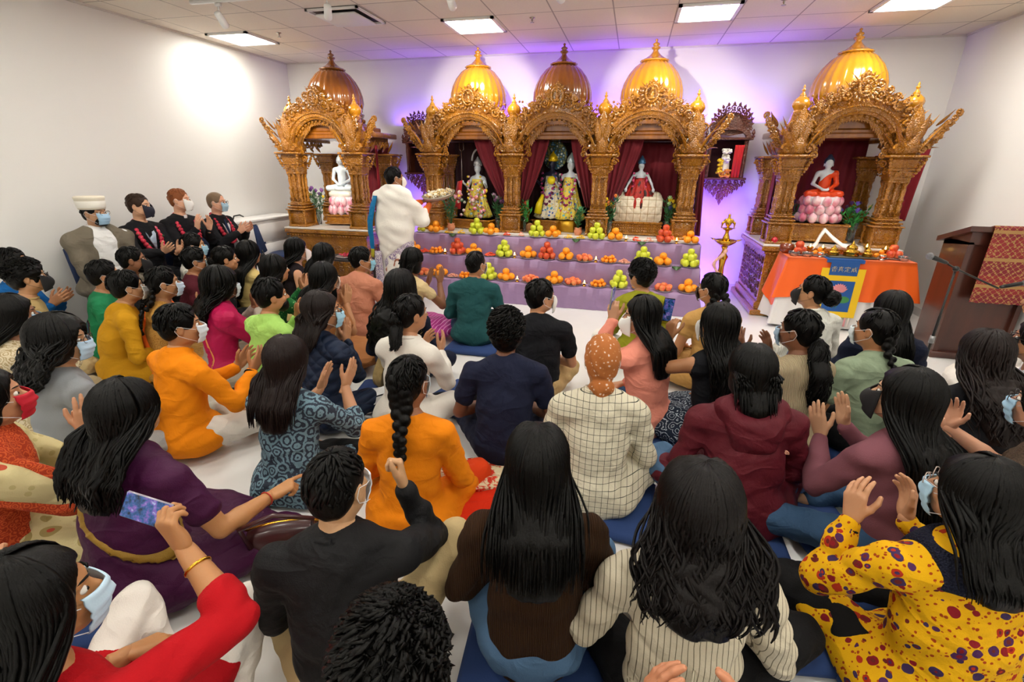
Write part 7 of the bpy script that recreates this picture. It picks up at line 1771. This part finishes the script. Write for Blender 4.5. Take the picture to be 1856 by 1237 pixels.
# --- standing robed person with the tray
I = make_person('person', -2.71, 5.34, 'standing person in a white shawl and blue stole holding a tray before the steps', sit='stand', hz=1.555, face=14, head=(-34, 0), hair=('crop',), top=(cl('orange_shirt', 'd8662c'), 'shirt'), bottom=cl('white_dhoti', 'e6e2da'), mask=('f2e8e4', 'kn'), coll=(cl('orange_shirt', 'd8662c'), .062, .05), skin_c='9c6844', lean=.03, hem='short', tall=1.05, bw=1.12, group='standing person', wr=.003,
        arms={'R': (.26, .36, 1.25, 'grip', (.35, .8, .25), (0, -.2, 1), (.2, -.3, -1)), 'L': (.10, .42, 1.27, 'grip', (.6, .7, .2), (0, -.2, 1), (-.8, -.2, -1))})
N, P = I['N'], I['P']; SHW = cl('white_shawl', 'e9e5dc', bump=('noise', 14, .3, (1, 1, 1)))
def shawl_field(infl):
    f = Field((-.48, -.42, .30), (.50, .46, N.z + .10), .012)
    f.cone(N + Vector((-.13, -.01, -.05)), N + Vector((.13, -.01, -.05)), .095 + infl, .095 + infl, .05); f.cone(N + Vector((0, 0, .01)), N + Vector((0, 0, -.10)), .075 + infl, .12 + infl, .05)
    f.cone(N + Vector((0, 0, -.12)), P + Vector((0, 0, .05)), .235 + infl, .245 + infl, .06, (1, .70, 1)); f.cone(P + Vector((0, 0, .05)), Vector((.0, .02, .42)), .245 + infl, .20 + infl, .05, (1, .72, 1))
    f.cone(I['S'][1], I['E'][1] + Vector((0, .03, 0)), .085 + infl, .09 + infl, .05); f.cone(I['E'][1], I['E'][1].lerp(I['W'][1], .45), .08 + infl, .055 + infl, .04)
    f.cone(I['S'][-1], I['E'][-1], .095 + infl, .10 + infl, .05)
    f.disp(lambda x, y, z: .007 * np.sin(26 * z - 16 * x + 3 * np.sin(8 * x + 5 * z)) + .005 * np.sin(44 * (z + .6 * x) + 2 * np.sin(9 * z)))
    f.cone(N + Vector((0, .03, .02)), N + Vector((0, .03, .12)), .066, .075, .01, op='cut')
    return f
HN, HO = (.60, 0, -.80), None
f = shawl_field(0); pl = lambda o: o
k0 = .60 * -.20 - .80 * .52
f.halfcut(HN, k0 + .0); field_mb(f, 1).build('shawl', SHW, I['root'])
f = shawl_field(.004); f.halfcut(HN, k0 + .075); f.halfcut((-HN[0], 0, -HN[2]), -(k0 - .002)); field_mb(f, 1).build('shawl_border', cl('violet_border', '8a7a9c', pattern=('rings', 26, 'e0d8d8', .42)), I['root'])
f = shawl_field(.002); f.halfcut(HN, k0 + .135); f.halfcut((-HN[0], 0, -HN[2]), -(k0 + .072)); field_mb(f, 1).build('shawl_hem', cl('dusty_rose', 'a8705c'), I['root'])
b = MB(); rg = []
for i in range(16):      # blue stole over the left shoulder
    t = i / 15; z = N.z - .03 - .72 * t; x = -.17 - .10 * min(1, t * 2.2); y = -.11 - .02 * math.sin(t * 5) - .03 * t
    w = .06 + .02 * math.sin(t * 4); rg.append([(x - w * .8, y + .05, z), (x, y - .035 + .006 * math.sin(i * 2), z), (x + w, y - .04, z), (x + w, y - .028, z), (x, y - .018, z), (x - w * .7, y + .06, z)])
b.loft(rg).build('stole', cl('blue_stole', '1272a8', rough=.5, pattern=('border', 'z', .74, 'b8b030')), I['root'])
b = MB(); rg = []
for i in range(40):
    a = 2 * PI * i / 40; fold = 1 + .06 * math.sin(a * 11)
    rg.append([(math.cos(a) * r_ * fold * 1.05, .02 + math.sin(a) * r_ * .75 * fold, z) for r_, z in ((.20, .95), (.215, .7), (.22, .4), (.225, .12), (.215, .05), (.19, .05), (.19, .9))])
rg.append(rg[0]); b.loft(rg, cap=False).build('dhoti', cl('white_dhoti', 'e6e2da', bump=('noise', 12, .3, (1, 1, 1))), I['root'])
b = MB(); rg = []
for i in range(12):
    t = i / 11; z = .72 - .62 * t; rg.append([(-.20 + .035 * s_, -.165 - .012 * math.sin(s_ * 9 + t * 3), z) for s_ in (0, 1, 2, 3)] + [(-.20 + .035 * s_, -.15 - .012 * math.sin(s_ * 9 + t * 3), z) for s_ in (3, 2, 1, 0)])
b.loft(rg).build('dhoti_end', cl('violet_border', '8a7a9c', pattern=('rings', 26, 'e0d8d8', .42)), I['root'])
tw = wpos(I, (.30, .50, 1.335)); r = tag(empty('offering_tray', tw), 'wide tray piled with white flowers held by the standing robed person', 'tray'); r.rotation_euler = (math.radians(13), math.radians(-6), 0)
MB().lathe([(.01, -.01), (.17, -.01), (.20, .02), (.21, .035), (.20, .035), (.165, .0), (.01, .0)], 32).build('tray', mat('silver_tray', 'b8b0a0', rough=.35, metal=.7), r)
b = MB(); rs = random.Random(3)
for k in range(170):
    a, q = rs.uniform(0, 6.3), math.sqrt(rs.random()) * .17; b.ball((q * math.cos(a), q * math.sin(a), .03 + rs.uniform(0, .03)), (rs.uniform(.010, .017),) * 2 + (.009,), 6, 4)
o = b.build('white_flowers', mat('tuberose', 'f0e8d0', rough=.6, pattern=('noise', 22, [(.45, 'c8a860'), (.55, 'f4eedc')], (1, 1, 1))), r); o['kind'] = 'stuff'

# --- cushions and things on the floor
for x, y, rz, t in ((-.20, 1.22, .1, 'square navy floor cushion under the person in the brown sweater'), (.0, 2.12, -.1, 'square navy floor cushion under the person in the checked shirt'), (.60, 2.16, .0, 'square navy floor cushion under the person in the maroon jacket'),
                    (1.20, 2.02, .3, 'square navy floor cushion under the person in the mauve sweater'), (.72, 1.62, .15, 'empty square navy floor cushion between the striped shirt and the floral blouse'), (.36, 2.72, .1, 'square navy floor cushion behind the peach kurta'), (.92, 2.46, .1, 'navy floor cushion right of the maroon jacket'),
                    (1.05, 2.90, .2, 'square navy floor cushion under the beige ribbed top'), (1.55, 3.06, .2, 'square navy floor cushion under the sage tee'), (-1.38, 4.20, 0, 'square navy floor cushion under the teal kurta'), (-1.10, 3.05, -.3, 'navy floor cushion beside the white denim jacket'),
                    (1.72, 4.62, .1, 'empty navy floor cushion directly below the banner tassels'), (1.55, 4.15, .0, 'navy floor cushion behind the white turtleneck'), (-2.02, 1.0, .4, 'navy floor cushion beside the purple sari'), (.98, .98, .2, 'empty navy floor cushion at the lower right before the floral blouse'), (.60, .95, .1, 'navy floor cushion between the striped shirt and the bottom edge'), (-1.70, 2.95, .2, 'navy floor cushion under the curly-haired person with the scarf'), (1.1, 1.42, .0, 'navy floor cushion under the floral blouse'), (1.62, 1.46, .1, 'navy floor cushion at the lower right edge')):
    cushion(x, y, rz, t)
# crumpled scarf with tassels
f = Field((-.16, -.12, -.01), (.16, .12, .12), .008); f.ell((0, 0, .04), (.12, .07, .045), .02); f.ell((.06, .03, .055), (.07, .04, .03), .02); f.ell((-.07, -.02, .05), (.06, .05, .035), .02)
f.disp(lambda x, y, z: .010 * np.sin(60 * x + 40 * y + 3 * np.sin(50 * z))); o = field_mb(f, 1).build('scarf', cl('beige_scarf', 'b09868')); o.location = (-1.02, 3.05, .07); tag(o, 'crumpled beige tasselled scarf on the navy cushion beside the white denim jacket', 'scarf')
# patterned dupatta and red shawl by the marigold tunic
def ground_cloth(name, label, cat, pts, w, z, m, seed=0, parent=None):
    b = MB(); rg = []; n = len(pts); rs = random.Random(seed); M_ = 40
    P_ = [Vector(p) for p in pts]
    for i in range(M_):
        t = i / (M_ - 1) * (n - 1); k = min(int(t), n - 2); p = P_[k].lerp(P_[k + 1], t - k); d = (P_[k + 1] - P_[k]).normalized(); s = Vector((-d.y, d.x, 0)); ww = w[k] + (w[k + 1] - w[k]) * (t - k)
        top = []; bot = []
        for j in range(13):
            u = -1 + 2 * j / 12; zz = p.z + z * (.6 + .4 * math.sin(u * 9 + i * .25 + seed)) * (1 - .5 * abs(u)); q = p + s * ww * u
            top.append((q.x, q.y, zz + .006)); bot.append((q.x, q.y, max(.002, zz - .02)))
        rg.append(top + bot[::-1])
    return tag(b.loft(rg).build(name, m), label, cat)
ground_cloth('dupatta', 'cream shawl with red woven border spread on the floor right of the marigold tunic', 'shawl', [(-.86, 1.98, .12), (-.66, 2.14, .07), (-.50, 2.30, .03)], [.13, .15, .13], .03, cl('cream_red_weave', 'd8c8a4', pattern=('noise', 30, [(.47, 'd8c8a4'), (.55, 'c8301c')], (1, 1, 1))), 1)
ground_cloth('shawl', 'plain vermilion shawl spread on the floor right of the marigold tunic', 'shawl', [(-.78, 1.82, .06), (-.56, 2.0, .05), (-.36, 2.20, .025)], [.15, .14, .10], .025, cl('vermilion', 'cf2a08'), 2)
# hand bag
r = tag(empty('handbag', (-1.34, 1.36, 0), .5), 'dark burgundy leather handbag with a gold zip beside the black jacket', 'handbag'); LEA = mat('burgundy_leather', '3a1418', rough=.35, coat=.3)
f = Field((-.22, -.10, -.005), (.22, .10, .34), .008); f.ell((0, 0, .05), (.17, .07, .06), .04); f.cone((-.11, 0, .20), (.11, 0, .20), .035, .035, .06); f.ell((0, 0, .14), (.17, .055, .11), .05); field_mb(f, 1).build('bag_body', LEA, r)
MB().tube([(-.15, 0, .232), (-.05, .0, .252), (.05, 0, .252), (.15, 0, .232)], .006, 6).build('zip', GOLDM, r)
MB().tube([(.12, -.05, .18), (.14, -.07, .30), (.0, -.09, .36), (-.14, -.07, .30), (-.12, -.05, .18)], .010, 8).build('strap', LEA, r); MB().tube([(.14 + .02 * math.cos(a), -.065, .10 + .02 * math.sin(a)) for a in [2 * PI * k / 14 for k in range(15)]], .004, 6, cap=False).build('ring', GOLDM, r)
# blue cable on the mats
tag(MB().tube([(.70, 1.05, .066), (.78, 1.10, .068), (.86, 1.06, .066), (.90, .98, .066), (.98, .96, .066), (1.04, 1.02, .066)], .0035, 6).build('cable', mat('blue_cable', '2c7cc8', rough=.5)), 'thin bright blue cable lying on the navy cushion at lower right', 'cable')
# ------------------------------------------------------------------ camera, light
cam = bpy.data.cameras.new('camera'); co = bpy.data.objects.new('camera', cam); C.objects.link(co); sc.camera = co
f_, p_, y_, r_ = 857.7, 0.35504, -0.23607, 0.010473
F_ = Vector((math.sin(y_) * math.cos(p_), math.cos(y_) * math.cos(p_), -math.sin(p_)))
Rt = Vector((math.cos(y_), -math.sin(y_), 0)); U_ = Rt.cross(F_)
A_ = Rt * math.cos(r_) + U_ * math.sin(r_); B_ = -Rt * math.sin(r_) + U_ * math.cos(r_)
M4 = Matrix((A_, B_, -F_)).transposed().to_4x4(); M4.translation = (0, 0, 1.7)
co.matrix_world = M4; cam.sensor_width = 36; cam.lens = f_ * 36 / 1856; cam.clip_start = .02
w = bpy.data.worlds.new('world'); sc.world = w; w.use_nodes = True
w.node_tree.nodes['Background'].inputs[0].default_value = (.8, .82, .9, 1); w.node_tree.nodes['Background'].inputs[1].default_value = .05
def area(loc, rot, size, e, col, sy=None):
    l = bpy.data.lights.new('lamp', 'AREA'); l.energy = e; l.size = size; l.color = col
    if sy: l.shape = 'RECTANGLE'; l.size_y = sy
    o = bpy.data.objects.new('lamp', l); C.objects.link(o); o.location = loc; o.rotation_euler = rot; return o
PU = (.22, .07, 1.0)
# purple strips hidden on the shrine roofs and behind the platform, washing wall and ceiling
for x, e in ((-3.15, 4), (-1.6, 6.5), (-.45, 6.5), (1.2, 6)):
    area((x, 7.27, 2.25), (math.radians(180), 0, 0), 1.0, e, PU, .08)
area((1.12, 6.95, 1.15), (math.radians(90), 0, 0), .5, 6, PU, .6)
area((1.12, 7.1, .05), (math.radians(150), 0, 0), .5, 6, PU, .1)
area((-3.15, 6.95, .9), (math.radians(90), 0, 0), .3, 7, PU, .7)
sc.view_settings.view_transform = 'Standard'; sc.view_settings.look = 'None'; sc.view_settings.gamma = 1; sc.view_settings.exposure = .6
sc.cycles.use_denoising = True
